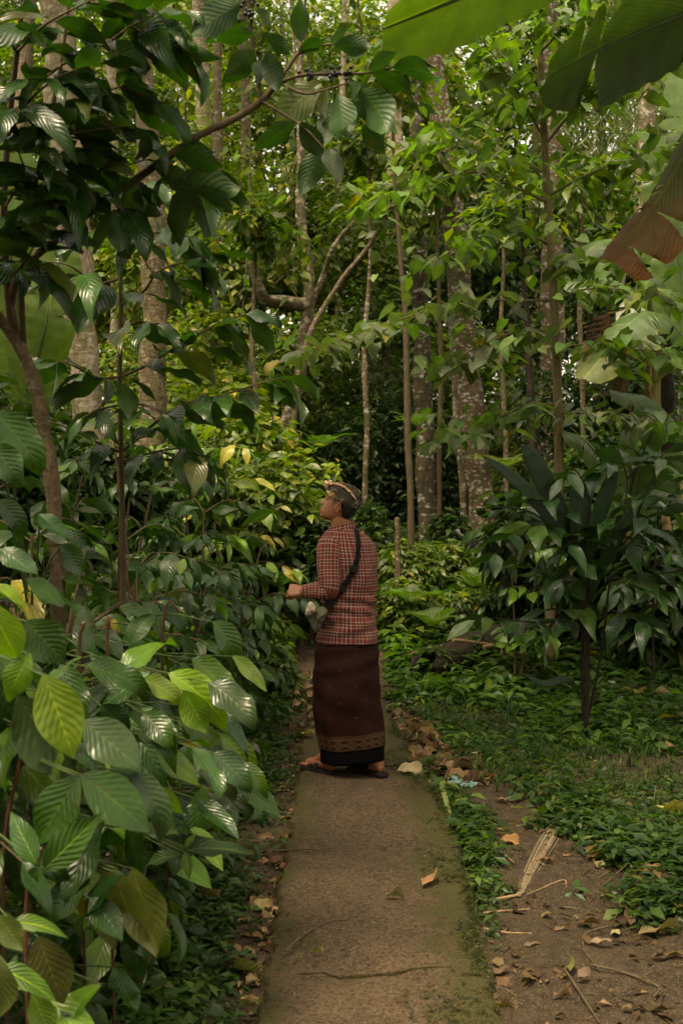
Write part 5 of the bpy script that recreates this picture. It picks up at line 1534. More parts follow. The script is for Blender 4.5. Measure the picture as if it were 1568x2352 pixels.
for sb_ in side_br:
    l = pxline(sb_, 12); m = MB(); m.tube(l, np.linspace(0.005, 0.002, 12), 5); link('twig', m.mesh('twig'), M['twig'], ct)
    branch_leaves(ct, l, ra, 'coffee', 0.10, (0.15, 0.21), 0.2, droop=-0.08, cols=CT_COL)
hero2 = [((556, 8), (420, 76)), ((566, 48), (462, 88)), ((582, 80), (494, 106)), ((586, 116), (514, 162)), ((590, 132), (502, 190)), ((600, 140), (576, 214)), ((612, 120), (640, 198)),
 ((692, 96), (680, 0)), ((684, 126), (754, 78)), ((760, 102), (800, 34)), ((766, 104), (854, 122)), ((846, 162), (908, 112)), ((902, 154), (988, 126)), ((902, 156), (1032, 166)), ((852, 168), (960, 194)),
 ((724, 176), (802, 160)), ((738, 190), (626, 280)), ((754, 202), (714, 284)), ((776, 214), (808, 364)), ((758, 234), (752, 344)), ((816, 188), (878, 292)), ((828, 206), (922, 316)), ((678, 282), (576, 342)),
 ((742, 340), (682, 444)), ((756, 340), (774, 434)), ((832, 286), (886, 342)), ((608, 80), (674, 126)), ((588, 24), (634, 70)), ((690, 280), (740, 350)), ((800, 190), (850, 250)), ((790, 230), (800, 330)),
 ((392, 349), (492, 330)), ((400, 356), (530, 386)), ((353, 382), (448, 420)), ((439, 398), (502, 396)), ((389, 428), (556, 448)), ((443, 430), (538, 474)), ((302, 450), (409, 446)), ((306, 457), (373, 502)),
 ((277, 578), (268, 484)), ((330, 368), (348, 308)), ((245, 216), (322, 268)), ((281, 205), (391, 250)), ((299, 50), (416, 96)), ((306, 76), (402, 128)), ((238, 104), (358, 150)), ((238, 104), (292, 42)),
 ((166, 306), (276, 287)), ((270, 284), (326, 333)), ((137, 353), (240, 391)), ((60, 560), (10, 470)), ((110, 470), (40, 400)), ((190, 430), (110, 470))]
GREYH = {16, 17, 24, 15}  # greyed and pale leaves; the sheen of some is put into their colour
for i, (b, t) in enumerate(hero2):
    Y = 3.36 + 0.05 * math.sin(i * 1.7); B = P(*b, Y); T = P(*t, Y) + np.array([0, 0.06 * math.sin(i * 2.3), 0])
    col = jit((0.11, 0.125, 0.055) if i in (16, 17) else (0.06, 0.085, 0.05) if i in GREYH else CT_COL[i % 2][1], ra, 0.15)
    vert = abs(t[1] - b[1]) > abs(t[0] - b[0])
    nh = np.array([ra.normal() * 0.2, -0.75, 0.25]) if i in GREYH else np.array([ra.normal() * 0.3, 0.55 + 0.3 * ra.random(), 0.65])
    leaf_between(ct, 'hero', B, T, col, ra, nh, scale_w=1.0 + 0.2 * ra.random())
for q in ((572, 8), (574, 34), (800, 170), (706, 304), (712, 170), (770, 166)):     # clusters of dark berries
    c0 = P(*q, 3.37); m = MB()
    for k in range(11):
        c = c0 + ra.normal(size=3) * 0.011; rr_ = 0.0065
        th = np.linspace(0, math.pi, 6); ph = np.linspace(0, 2 * math.pi, 9)[:-1]
        m.grid([[c + rr_ * np.array([math.sin(a) * math.cos(b), math.sin(a) * math.sin(b), math.cos(a)]) for b in ph] for a in th], None, closed_u=True)
    link('berry_cluster', m.mesh('berry_cluster'), M['berry'], ct)['kind'] = 'stuff'

# ------------------------------------------------------------------ tall dark coffee plant in the middle of the left half
b2 = P(285, 1640, 4.6); b2[2] = float(gz(b2[0], b2[1]))
tc = tag(empty('coffee_plant', b2), 'tall dark coffee plant with wide side branches in front of the grey trunk', 'shrub')
stem = spline([b2, P(283, 1350, 4.55), P(280, 1100, 4.5), P(276, 870, 4.45), P(278, 700, 4.4), P(277, 560, 4.4), P(285, 440, 4.35)], 30)
m = MB(); m.tube(stem, np.linspace(0.014, 0.005, 30), 8); link('stem', m.mesh('stem'), M['twig'], tc)
tc_br = [[(277, 866, 4.45), (340, 838, 4.4), (400, 800, 4.35), (460, 766, 4.3), (520, 735, 4.3), (565, 722, 4.3)], [(279, 1040, 4.5), (340, 985, 4.4), (420, 930, 4.35), (520, 905, 4.3), (600, 880, 4.3), (640, 868, 4.3)],
 [(277, 700, 4.4), (330, 670, 4.35), (365, 622, 4.3), (430, 600, 4.3), (480, 585, 4.3)], [(277, 640, 4.4), (220, 650, 4.3), (160, 610, 4.2), (100, 600, 4.2)], [(277, 866, 4.45), (220, 868, 4.35), (170, 840, 4.3), (130, 828, 4.3)],
 [(279, 1040, 4.5), (210, 1010, 4.4), (150, 980, 4.3), (90, 960, 4.3)], [(280, 1060, 4.5), (350, 1040, 4.4), (422, 1030, 4.35), (470, 1050, 4.3)], [(278, 760, 4.4), (320, 740, 4.3), (360, 745, 4.25)], [(277, 560, 4.4), (330, 540, 4.3), (400, 530, 4.25), (440, 545, 4.2)],
 [(277, 560, 4.4), (230, 530, 4.3), (190, 540, 4.25)], [(278, 930, 4.45), (230, 940, 4.3), (190, 960, 4.2)], [(278, 930, 4.45), (330, 930, 4.3), (370, 950, 4.2)], [(285, 440, 4.35), (250, 400, 4.3)], [(285, 440, 4.35), (330, 420, 4.3)]]
for q in tc_br:
    l = pxline(q, 14); m = MB(); m.tube(l, np.linspace(0.006, 0.0022, 14), 6); link('branch', m.mesh('branch'), M['twig'], tc)
    branch_leaves(tc, l, ra, 'coffee', 0.11, (0.16, 0.22), 0.25, droop=0.25, cols=CT_COL)
hero3 = [((460, 766), (390, 795)), ((510, 740), (596, 840)), ((563, 722), (630, 808)), ((365, 621), (438, 716)), ((500, 740), (560, 750)), ((625, 868), (732, 922)), ((600, 880), (680, 930)), ((220, 868), (150, 822)), ((130, 828), (138, 930)),
 ((422, 1030), (490, 1090)), ((410, 920), (466, 965)), ((275, 880), (310, 960)), ((300, 870), (370, 920)), ((420, 545), (500, 612)), ((440, 600), (540, 650)), ((460, 580), (545, 600)), ((440, 560), (520, 700)), ((555, 1210), (635, 1160))]
for i, (b, t) in enumerate(hero3):
    Y = 4.28 + 0.04 * math.sin(i); B = P(*b, Y); T = P(*t, Y) + np.array([0, 0.05 * math.sin(i * 1.3), 0])
    leaf_between(tc, 'hero', B, T, jit(GREYG if i in (7, 13) else CT_COL[i % 3][1], ra, 0.15), ra, np.array([ra.normal() * 0.3, 0.3, 0.8]), scale_w=1.1)
# ------------------------------------------------------------------ right side: the sapling with heart-shaped leaves
rr = np.random.default_rng(303)
sb0 = P(1262, 1560, 9.4); sb0[2] = float(gz(sb0[0], sb0[1]))
sap = tag(empty('sapling', sb0), 'slender sapling with heart-shaped leaves in tiers of level branches', 'tree')
sl_ = [(1262, 1420, 9.4), (1276, 1200, 9.4), (1283, 1090, 9.4), (1278, 850, 9.35), (1268, 640, 9.3), (1258, 480, 9.3), (1250, 330, 9.25), (1242, 180, 9.2), (1236, 60, 9.2), (1232, -60, 9.2)]
st = spline([sb0] + [P(*q) for q in sl_], 40)
m = MB(); m.tube(st, np.interp(np.linspace(0, 1, 40), [0, 0.5, 1], [0.044, 0.036, 0.020]) * (1 + 0.04 * rr.normal(size=40)), 10)
link('trunk', m.mesh('trunk'), M['bark_sapling'], sap)
SAP_COL = [(4, (0.085, 0.145, 0.040)), (3, (0.105, 0.175, 0.038)), (2, (0.085, 0.115, 0.055)), (0.12, (0.25, 0.18, 0.04)), (1.2, (0.14, 0.21, 0.042))]
SAP_PALE = [(4, (0.095, 0.125, 0.065)), (2, (0.09, 0.15, 0.042)), (0.12, (0.28, 0.19, 0.04))]
sbr = [  # tiers traced from the photograph: polyline with depth, leaf table
 ([(1250, 320, 9.25), (1190, 215, 8.9), (1120, 110, 8.6), (1045, 30, 8.4)], 0), ([(1253, 330, 9.25), (1330, 240, 9.0), (1440, 150, 8.7), (1580, 90, 8.5)], 0),
 ([(1256, 465, 9.3), (1170, 425, 9.0), (1080, 395, 8.8), (960, 430, 8.6), (830, 470, 8.4)], 0), ([(1258, 450, 9.3), (1350, 400, 9.0), (1460, 360, 8.8), (1600, 330, 8.6)], 0),
 ([(1248, 250, 9.25), (1160, 240, 8.9), (1060, 290, 8.7), (950, 330, 8.5)], 0), ([(1262, 560, 9.3), (1180, 530, 9.0), (1090, 560, 8.8), (1000, 600, 8.7)], 0),
 ([(1266, 690, 9.35), (1180, 690, 9.0), (1060, 690, 8.7), (930, 730, 8.4), (800, 780, 8.2), (660, 830, 8.0)], 1), ([(1268, 695, 9.35), (1340, 665, 9.0), (1440, 665, 8.7), (1600, 690, 8.5)], 0),
 ([(1270, 760, 9.35), (1190, 760, 9.0), (1090, 800, 8.7), (1010, 850, 8.5)], 1), ([(1273, 800, 9.35), (1360, 790, 9.0), (1450, 800, 8.8), (1560, 830, 8.6)], 0),
 ([(1266, 620, 9.35), (1330, 600, 9.1), (1400, 610, 9.0)], 0), ([(1276, 930, 9.4), (1210, 930, 9.1), (1120, 970, 8.9), (1040, 1010, 8.8)], 1),
 ([(1279, 950, 9.4), (1350, 950, 9.1), (1450, 960, 8.9), (1560, 990, 8.8)], 1), ([(1240, 120, 9.2), (1300, 60, 9.0), (1380, 20, 8.9)], 0), ([(1240, 120, 9.2), (1190, 60, 9.0), (1130, 60, 8.9)], 0),
 ([(1244, 200, 9.2), (1320, 170, 9.0), (1400, 190, 8.9)], 0), ([(1253, 400, 9.3), (1200, 370, 9.4), (1140, 360, 9.5)], 0),
]
tabs = (SAP_COL, SAP_PALE)
nleaf = 0
for q, tb in sbr:
    l = pxline(q, 20); tot = float(np.linalg.norm(np.diff(l, axis=0), axis=1).sum())
    m = MB(); m.tube(l, np.linspace(0.012, 0.003, 20), 6)
    # side shoots
    k = int(tot / 0.26)
    for i in range(k):
        f = 0.25 + 0.7 * (i + 0.5) / k; j = min(18, int(f * 19)); t = unit(l[j + 1] - l[j]); s = unit(np.cross(t, UP)) * (1 if i % 2 else -1)
        e = l[j] + (t * 0.6 + s * 0.8 + UP * 0.08) * rr.uniform(0.25, 0.5); e[2] -= 0.05
        tw = spline([l[j], (l[j] + e) / 2 + UP * 0.03, e], 8); m.tube(tw, np.linspace(0.004, 0.002, 8), 5)
        if nleaf < 285: nleaf += branch_leaves(sap, tw, rr, 'heart', 0.115, (0.13, 0.19), 0.3, droop=0.1, cols=tabs[tb], alternate=True)
    link('branch', m.mesh('branch'), M['bark_sapling'], sap)
    if nleaf < 295: nleaf += branch_leaves(sap, l[6:], rr, 'heart', 0.12, (0.15, 0.21), 0.1, droop=0.3, cols=tabs[tb], alternate=True)
# the finer leaves of the tiers, too many to hold singly
mb = MB()
for q, tb in sbr:
    l = pxline(q, 30)
    n = int(len(l) * 2.4)
    j = rr.integers(6, 30, n); p = l[j] + rr.normal(size=(n, 3)) * np.array([0.22, 0.25, 0.05])
    a = rr.random(n) * 6.283; d = np.stack([np.cos(a), np.sin(a), -0.3 - 0.4 * rr.random(n)], 1); nn = UP + 0.3 * rr.normal(size=(n, 3))
    mb.scatter(leaf_tpl(2, 3, 0.6, 0.28, 0.2, 0.08, 0, heart=0.7), frames(d, nn) * (0.15 * rr.uniform(0.6, 1.2, n))[:, None, None], p, cols_for(n, tabs[tb], rr))
link('small_leaves', mb.mesh('small_leaves', tint=True), M['leaf_herb'], sap)['kind'] = 'stuff'

# ------------------------------------------------------------------ coffee shrub and seedling palm in the right foreground
def px_plant(name, label, base_px, Y, stems, branches, leafL, cols, r, group=None, cat='shrub', mat='twig', spacing=0.10, sr=0.010):
    b = P(base_px[0], base_px[1], Y); b[2] = float(gz(b[0], b[1]))
    root = tag(empty(name, b), label, cat, group)
    for s in stems:
        l = spline([b] + [P(*q) for q in s], 18); m = MB(); m.tube(l, np.linspace(sr, sr * 0.45, 18), 7); link('stem', m.mesh('stem'), M[mat], root)
    for q in branches:
        l = pxline(q, 12); m = MB(); m.tube(l, np.linspace(0.0055, 0.002, 12), 5); link('branch', m.mesh('branch'), M[mat], root)
        branch_leaves(root, l, r, 'coffee', spacing, leafL, 0.3, droop=-0.05, cols=cols)
    return root
RC = [(4, (0.022, 0.056, 0.017)), (4, (0.017, 0.044, 0.015)), (1.2, (0.05, 0.10, 0.02)), (1, GREYG)]
rsh = px_plant('coffee_shrub', 'dark coffee shrub on the right with leaves in drooping tufts', (1340, 1690), 7.4,
 [[(1335, 1500, 7.4), (1345, 1350, 7.4), (1360, 1230, 7.4), (1350, 1130, 7.3)], [(1380, 1500, 7.4), (1400, 1330, 7.4), (1430, 1200, 7.4), (1440, 1100, 7.4)]],
 [[(1350, 1300, 7.4), (1280, 1230, 7.2), (1200, 1210, 7.0), (1120, 1290, 6.9)], [(1352, 1250, 7.4), (1290, 1180, 7.2), (1250, 1150, 7.1)], [(1345, 1350, 7.4), (1270, 1330, 7.2), (1190, 1290, 7.1)], [(1345, 1400, 7.4), (1300, 1400, 7.2), (1250, 1400, 7.1)],
  [(1360, 1230, 7.4), (1400, 1190, 7.2), (1450, 1210, 7.1)], [(1350, 1130, 7.3), (1320, 1080, 7.2), (1290, 1100, 7.1)], [(1430, 1200, 7.4), (1480, 1140, 7.2), (1530, 1100, 7.1)], [(1420, 1230, 7.4), (1480, 1240, 7.2), (1540, 1270, 7.0)],
  [(1440, 1100, 7.4), (1420, 1050, 7.3), (1380, 1070, 7.2)], [(1440, 1100, 7.4), (1490, 1050, 7.3), (1540, 1060, 7.2)], [(1400, 1330, 7.4), (1460, 1330, 7.2), (1520, 1370, 7.1)], [(1345, 1420, 7.4), (1240, 1430, 7.1), (1130, 1420, 7.0), (1090, 1425, 6.95)], [(1400, 1400, 7.4), (1450, 1420, 7.2), (1500, 1440, 7.1)],
  [(1420, 1260, 7.4), (1500, 1180, 7.1), (1590, 1190, 7.0)], [(1355, 1280, 7.4), (1320, 1300, 7.1), (1290, 1330, 7.0)], [(1352, 1240, 7.4), (1330, 1240, 7.1), (1290, 1260, 7.0)], [(1400, 1330, 7.4), (1560, 1310, 7.1), (1600, 1290, 7.0)]],
 (0.20, 0.29), RC, rr, COF, mat='dead_wood', spacing=0.165)
# pleated palm seedling
pb = P(1345, 1680, 7.25); pb[2] = float(gz(pb[0], pb[1]))
palm = tag(empty('palm_seedling', pb), 'young palm with long dark pleated blades rising in the right foreground', 'palm')
def strap_blade(pts, w, nfold=3, n=22):
    c = spline(pts, n); tg = unit(np.gradient(c, axis=0)); v = np.linspace(0, 1, n)
    wd = w * np.clip(np.sin(np.clip(v * 0.93 + 0.07, 0, 1) * math.pi) ** 0.7, 0.03, 1); rows = []; uv = []
    for i in range(n):
        nv_ = np.array([0.1, -0.9, 0.4]); nv_ = unit(nv_ - tg[i] * np.dot(nv_, tg[i])); s = np.cross(tg[i], nv_)
        rows.append([c[i] + s * wd[i] * q / nfold * 0.5 + nv_ * (0.008 if (k % 2) else 0) * min(1, wd[i] / w) for k, q in enumerate(range(-nfold, nfold + 1))]); uv.append([(0.3 + 0.03 * k, v[i]) for k in range(2 * nfold + 1)])
    m = MB(); m.grid(rows, uv); return m
for pts, w in (([(1330, 1300, 7.25), (1255, 1180, 7.1), (1180, 1100, 7.0), (1105, 1045, 6.9)], 0.10), ([(1335, 1300, 7.25), (1275, 1160, 7.2), (1225, 1060, 7.15), (1195, 1020, 7.1)], 0.15), ([(1340, 1330, 7.25), (1370, 1200, 7.2), (1400, 1110, 7.2), (1420, 1075, 7.2)], 0.10),
               ([(1335, 1600, 7.25), (1300, 1560, 7.1), (1250, 1570, 7.0), (1195, 1545, 6.95)], 0.05), ([(1340, 1300, 7.25), (1240, 1190, 7.0), (1150, 1165, 6.8), (1070, 1175, 6.7)], 0.012), ([(1340, 1340, 7.25), (1325, 1230, 7.2), (1320, 1150, 7.2), (1312, 1090, 7.2)], 0.09),
               ([(1350, 1380, 7.25), (1400, 1260, 7.15), (1450, 1180, 7.1), (1490, 1120, 7.05)], 0.08), ([(1350, 1320, 7.25), (1340, 1180, 7.25), (1345, 1120, 7.3), (1360, 1090, 7.3)], 0.10)):
    l = [P(*q) for q in pts]
    m = strap_blade(l, w); o = link('blade', m.mesh('blade'), M['leaf_thin'], palm, jit((0.011, 0.028, 0.010), rr, 0.15))
    sm_ = MB(); sm_.tube(spline([pb, (pb + l[0]) / 2 + np.array([0.01, 0, 0]), l[0]], 10), np.linspace(0.011, 0.006, 10), 6); link('stalk', sm_.mesh('stalk'), M['dead_wood'], palm)
# second coffee shrub farther right and a low one by the log
px_plant('coffee_shrub', 'glossy coffee shrub by the right edge below the banana plants', (1500, 1560), 8.6, [[(1500, 1350, 8.6), (1510, 1200, 8.6), (1500, 1080, 8.5)]],
 [[(1505, 1250, 8.6), (1450, 1150, 8.4), (1390, 1120, 8.3)], [(1505, 1200, 8.6), (1560, 1130, 8.4), (1620, 1120, 8.3)], [(1500, 1080, 8.5), (1450, 1030, 8.4), (1410, 1040, 8.3)], [(1500, 1080, 8.5), (1540, 1020, 8.4), (1600, 1000, 8.3)], [(1505, 1300, 8.6), (1560, 1260, 8.4), (1620, 1270, 8.3)], [(1500, 1350, 8.6), (1550, 1340, 8.4), (1610, 1370, 8.3)], [(1500, 1350, 8.6), (1450, 1330, 8.4), (1420, 1360, 8.3)]],
 (0.18, 0.27), RC, rr, COF, mat='dead_wood', spacing=0.13)
coffee_shrub('coffee_shrub', 'small pale coffee shrub left of the drooping right shrub', 1.35, 8.8, 1.1, 0.4, rr, nstem=2, L=(0.14, 0.2), cols=[(3, FRESH), (3, MID)], group=COF, maxleaf=90, node=0.2)

# ------------------------------------------------------------------ banana plants
def banana_leaf(root, pts, width, color, mat, r, nvec, tears=6, petiole=None, fold=0.35, tipw=0.25, half=(1, 1), ribr=0.012):
    me, c = banana_blade(pts, width, r, tears=tears, nvec=nvec, fold=fold, tipw=tipw, half=half)
    lf = link('leaf', me, mat, root, color)
    m = MB(); l = c if petiole is None else np.concatenate([spline([petiole, (np.asarray(petiole) + c[0]) / 2 + np.array([0, 0, 0.05]), c[0]], 8)[:-1], c])
    m.tube(l - np.asarray(unit(np.asarray(nvec, float))) * ribr * 0.7, np.linspace(ribr * 1.6, ribr * 0.25, len(l)), 6)
    link('midrib', m.mesh('midrib'), M['stem_green'], lf)
    return lf
rb = np.random.default_rng(55)
# near plant, its stem outside the picture on the right
nb = np.array([2.15, 4.1, 0.0]); nb[2] = float(gz(nb[0], nb[1]))
ban1 = tag(empty('banana_plant', nb), 'near banana plant whose broad leaves hang into the upper right corner', 'banana plant')
m = MB(); m.tube(spline([nb, nb + [-0.05, 0, 1.2], nb + [-0.02, 0, 2.5], nb + [0.0, 0, 3.2]], 16), np.linspace(0.13, 0.06, 16), 14); link('pseudostem', m.mesh('pseudostem'), M['banana_stem'], ban1)
crown = nb + np.array([0, 0, 3.15])
B_DARK = (0.022, 0.042, 0.008); B_GRN = (0.07, 0.115, 0.018)
banana_leaf(ban1, [P(1850, -30, 4.0), P(1700, -10, 3.9), P(1568, 30, 3.75), P(1400, 100, 3.6), P(1255, 175, 3.5)], 0.40, B_DARK, M['banana'], rb, (0.25, 0.55, 0.8), tears=2, petiole=crown, tipw=0.45, fold=0.2)
banana_leaf(ban1, [P(1760, 20, 4.0), P(1660, 160, 3.95), P(1580, 330, 3.85), P(1500, 470, 3.8), P(1396, 598, 3.75)], 0.27, (0.045, 0.055, 0.012), M['banana_brown'], rb, (-0.5, -0.75, 0.35), tears=10, petiole=crown, tipw=0.7, fold=0.5, half=(1.25, 0.65))
nb2 = np.array([1.3, 2.3, 0.0])
# a second near plant behind the photographer's right shoulder sends one leaf into the top of the picture
banana_leaf(ban1, [P(1560, -260, 3.9), P(1400, -170, 3.7), P(1220, -90, 3.6), P(1060, -10, 3.5), P(884, 62, 3.4)], 0.34, B_GRN, M['banana'], rb, (0.2, 0.5, 0.85), tears=2, petiole=crown, tipw=0.5, fold=0.15)
# banana clump in the back on the right
def banana_plant(label, bx, by, top_px, leaves, lean=0.0, r0=0.12, group='banana plants at the back right', dead=()):
    b = np.array([bx, by, float(gz(bx, by))]); root = tag(empty('banana_plant', b), label, 'banana plant', group)
    t = P(*top_px, by); m = MB(); m.tube(spline([b, (b + t) / 2 + [lean, 0, 0], t], 16), np.linspace(r0, r0 * 0.6, 16) * (1 + 0.05 * rb.normal(size=16)), 12)
    link('pseudostem', m.mesh('pseudostem'), M['banana_stem'], root)
    for pts, w, col, nv_, te in leaves:
        banana_leaf(root, [t] + [P(*q) for q in pts], w, col, M['banana'], rb, nv_, tears=te, ribr=0.02)
    for (dx, dy, Y, ln) in dead:      # hanging withered leaves
        a = P(dx, dy, Y); e = a - [0.05, 0, ln]
        me, c = banana_blade([a, (a + e) / 2 + [0.04, 0, 0], e], 0.32, rb, tears=7, nvec=(0.2, -0.9, 0.1), fold=1.3, tipw=0.8)
        link('withered_leaf', me, M['dry_leaf'], root, jit((0.15, 0.085, 0.045), rb))
        k = MB(); k.tube(spline([t, (t + a) / 2 + [0, 0, 0.1], a], 8), 0.014, 5); link('dry_stalk', k.mesh('dry_stalk'), M['dry_stick'], root)
    return root
G1, G2, G3 = (0.075, 0.125, 0.03), (0.05, 0.095, 0.025), (0.16, 0.19, 0.07)
banana_plant('banana plant at the back right with a stout yellowish stem', (1490 - CX) / FOC * 12.0, 12.0, (1500, 760),
 [([(1480, 640, 11.9), (1440, 560, 11.7), (1370, 560, 11.5), (1300, 640, 11.3)], 0.55, G2, (0.1, -0.3, 0.9), 5), ([(1530, 620, 12.0), (1560, 420, 12.0), (1580, 250, 12.0), (1600, 100, 12.0)], 0.6, G1, (-0.3, -0.9, 0.2), 6),
  ([(1560, 700, 11.9), (1640, 620, 11.7), (1720, 660, 11.5)], 0.55, G1, (0.1, -0.4, 0.9), 5), ([(1450, 770, 11.8), (1400, 800, 11.6), (1340, 870, 11.4)], 0.5, G3, (-0.1, -0.5, 0.8), 4), ([(1450, 690, 12.2), (1380, 640, 12.3), (1290, 650, 12.4)], 0.5, G2, (0, -0.5, 0.8), 5),
  ([(1470, 700, 11.6), (1470, 740, 11.3), (1450, 810, 11.2)], 0.45, (0.34, 0.36, 0.27), (0.2, -0.9, 0.4), 3)],
 dead=((1395, 720, 11.6, 0.55), (1432, 800, 11.7, 0.5), (1490, 900, 11.8, 0.7)))
banana_plant('banana plant at the right edge standing behind the dark post trunk', (1580 - CX) / FOC * 11.0, 11.0, (1590, 820),
 [([(1540, 740, 10.9), (1480, 720, 10.8), (1400, 780, 10.6)], 0.45, G2, (0.1, -0.4, 0.9), 5), ([(1560, 640, 11), (1540, 480, 11), (1520, 380, 11.0)], 0.5, G1, (0.3, -0.9, 0.2), 6), ([(1640, 720, 11), (1700, 700, 11)], 0.5, G1, (0.1, -0.4, 0.9), 4)])
banana_plant('low banana plant with broad leaves behind the right coffee shrubs', (1440 - CX) / FOC * 9.6, 9.6, (1440, 1190),
 [([(1450, 1110, 9.5), (1440, 1050, 9.4), (1420, 1020, 9.3)], 0.42, (0.10, 0.135, 0.06), (0.1, -0.9, 0.3), 2), ([(1500, 1100, 9.5), (1560, 1040, 9.4), (1600, 1060, 9.3)], 0.4, G2, (0.1, -0.5, 0.8), 4), ([(1400, 1090, 9.5), (1340, 1010, 9.4), (1290, 1000, 9.3)], 0.36, G1, (0, -0.5, 0.8), 4), ([(1470, 1050, 9.4), (1500, 980, 9.3), (1470, 930, 9.3), (1400, 900, 9.2)], 0.24, G2, (-0.4, -0.6, 0.6), 2)], r0=0.07)
# banana leaf standing behind the left trunk
lb = P(95, 1500, 9.5); lb[2] = float(gz(lb[0], lb[1]))
ban4 = tag(empty('banana_plant', lb), 'banana plant behind the leaning coffee tree with one upright bright leaf', 'banana plant')
tp = P(85, 1000, 9.5); m = MB(); m.tube(spline([lb, tp], 10), np.linspace(0.09, 0.06, 10), 10); link('pseudostem', m.mesh('pseudostem'), M['banana_stem'], ban4)
banana_leaf(ban4, [tp, P(88, 830, 9.3), P(108, 740, 9.2), P(122, 640, 9.2), P(135, 560, 9.2)], 0.46, (0.11, 0.17, 0.035), M['banana'], rb, (0.2, -0.95, 0.15), tears=3, tipw=0.5, fold=0.15, ribr=0.016)
banana_leaf(ban4, [tp, P(40, 700, 9.3), P(20, 560, 9.2), P(15, 440, 9.2), P(25, 330, 9.2)], 0.5, (0.10, 0.16, 0.035), M['banana'], rb, (0.2, -0.95, 0.15), tears=4, tipw=0.5, fold=0.15, ribr=0.016)
banana_leaf(ban4, [tp, P(30, 950, 9.0), P(-30, 930, 8.8), P(-100, 1000, 8.6)], 0.45, (0.08, 0.13, 0.03), M['banana'], rb, (0.0, -0.5, 0.85), tears=4, ribr=0.016)

# ------------------------------------------------------------------ fallen log, stakes
lg0, lg1 = P(985, 1530, 9.15), P(1190, 1495, 10.0)
lg0[2] = float(gz(lg0[0], lg0[1])) + 0.10; lg1[2] = float(gz(lg1[0], lg1[1])) + 0.14
log = tag(empty('fallen_log', (lg0[0], lg0[1], lg0[2] - 0.13)), 'dark rotten hollow log lying in the green on the right of the path', 'log')
ax = unit(lg1 - lg0); sx = unit(np.cross(ax, UP)); uz = np.cross(sx, ax)
rows = []
for i, v in enumerate(np.linspace(0, 1, 24)):
    c = lg0 + (lg1 - lg0) * v; row = []
    for th in np.linspace(0, 2 * math.pi, 28, endpoint=False):
        q = 0.145 * (1 + 0.10 * math.sin(3 * th + v * 4) + 0.05 * math.sin(7 * th - v * 13) + 0.04 * rr.normal())
        row.append(c + q * (math.cos(th) * sx + math.sin(th) * uz) - ax * (0.07 * math.sin(2 * th + 1) + 0.03 * math.sin(5 * th)) * (1 - v) ** 4)
    rows.append(row)
m = MB(); m.grid(rows, None, closed_u=True)
inn = [[np.asarray(p) * 1.0 + (lg0 + ax * d_ - np.asarray(p) + ax * np.dot(np.asarray(p) - lg0, ax)) * k for p in rows[0]] for d_, k in ((0, 0.0), (0.01, 0.22), (0.25, 0.30), (0.4, 0.9))]
m.grid(inn[::-1], None, closed_u=True)
link('bark', m.mesh('bark'), M['dead_wood'], log)
mb = MB(); n = 700; v_ = rr.random(n); th_ = rr.uniform(0.2, 2.9, n)
pp = lg0 + (lg1 - lg0) * v_[:, None] + 0.15 * (np.cos(th_)[:, None] * sx + np.sin(th_)[:, None] * uz); kk_ = np.sin(v_ * 17) + rr.normal(size=n) * 0.5 > 0.3
aa_ = rr.random(n) * 6.283
mb.scatter(S_LEAF[0], (frames(np.stack([np.cos(aa_), np.sin(aa_), -0.3 + 0 * aa_], 1), UP + 0.4 * rr.normal(size=(n, 3))) * rr.uniform(0.05, 0.10, n)[:, None, None])[kk_], pp[kk_], cols_for(n, GC_COL, rr)[kk_])
link('creeper', mb.mesh('creeper', tint=True), M['leaf_mass'], log)['kind'] = 'stuff'
def stick(name, label, pts, r, mat, group=None, cat='stick', seg=7):
    pts = [np.asarray(p, float) for p in pts]; c = spline(pts, 16)
    root = tag(empty(name, pts[0]), label, cat, group)
    m = MB(); m.tube(c, np.linspace(r, r * 0.6, 16) * (1 + 0.1 * rr.normal(size=16)), seg); link('shaft', m.mesh('shaft'), mat, root)
    k = MB(); j = 7; k.tube(spline([c[j], c[j] + (c[j + 1] - c[j]) * 0.8 + np.array([0, 0, r * 2.5])], 4), [r * 0.55, r * 0.3, r * 0.25, r * 0.2], 5); link('stub', k.mesh('stub'), mat, root)
    return root
stick('dry_stick', 'pale dry stick lying across the rotten log', [P(1040, 1470, 9.0), P(1100, 1477, 9.3), P(1180, 1490, 9.7)], 0.016, M['dry_stick'], 'dry sticks by the log')
stick('dry_stick', 'second dry stick crossing the log to its right', [P(1110, 1485, 9.3), P(1160, 1480, 9.5), P(1215, 1475, 9.9)], 0.014, M['dry_stick'], 'dry sticks by the log')
stick('dry_stick', 'upright dry stick stuck beside the log', [P(1158, 1560, 9.2), P(1152, 1500, 9.3), P(1150, 1475, 9.3)], 0.012, M['dry_stick'], 'dry sticks by the log')
def post(label, x, y, top_px, r, mat, seg=10, name='post'):
    b = np.array([x, y, float(gz(x, y)) - 0.05]); t = P(*top_px, y)
    return tree(name, label, [b, (b + t) / 2 + [0.02, 0, 0], t], [r, r * 0.95, r * 0.8], mat, rr, cat='trunk')
post('rough yellow-brown stake standing at the right edge in ground cover', (1532 - CX) / FOC * 10.0, 10.0, (1528, 1180), 0.045, M['dry_stick'])
post('dark slim trunk by the right edge in front of the bananas', (1530 - CX) / FOC * 12.6, 12.6, (1520, 560), 0.10, M['dead_wood'])
post('thin crooked lichened stem right of the man', (905 - CX) / FOC * 11.0, 11.0, (912, 1190), 0.032, M['bark_grey'])
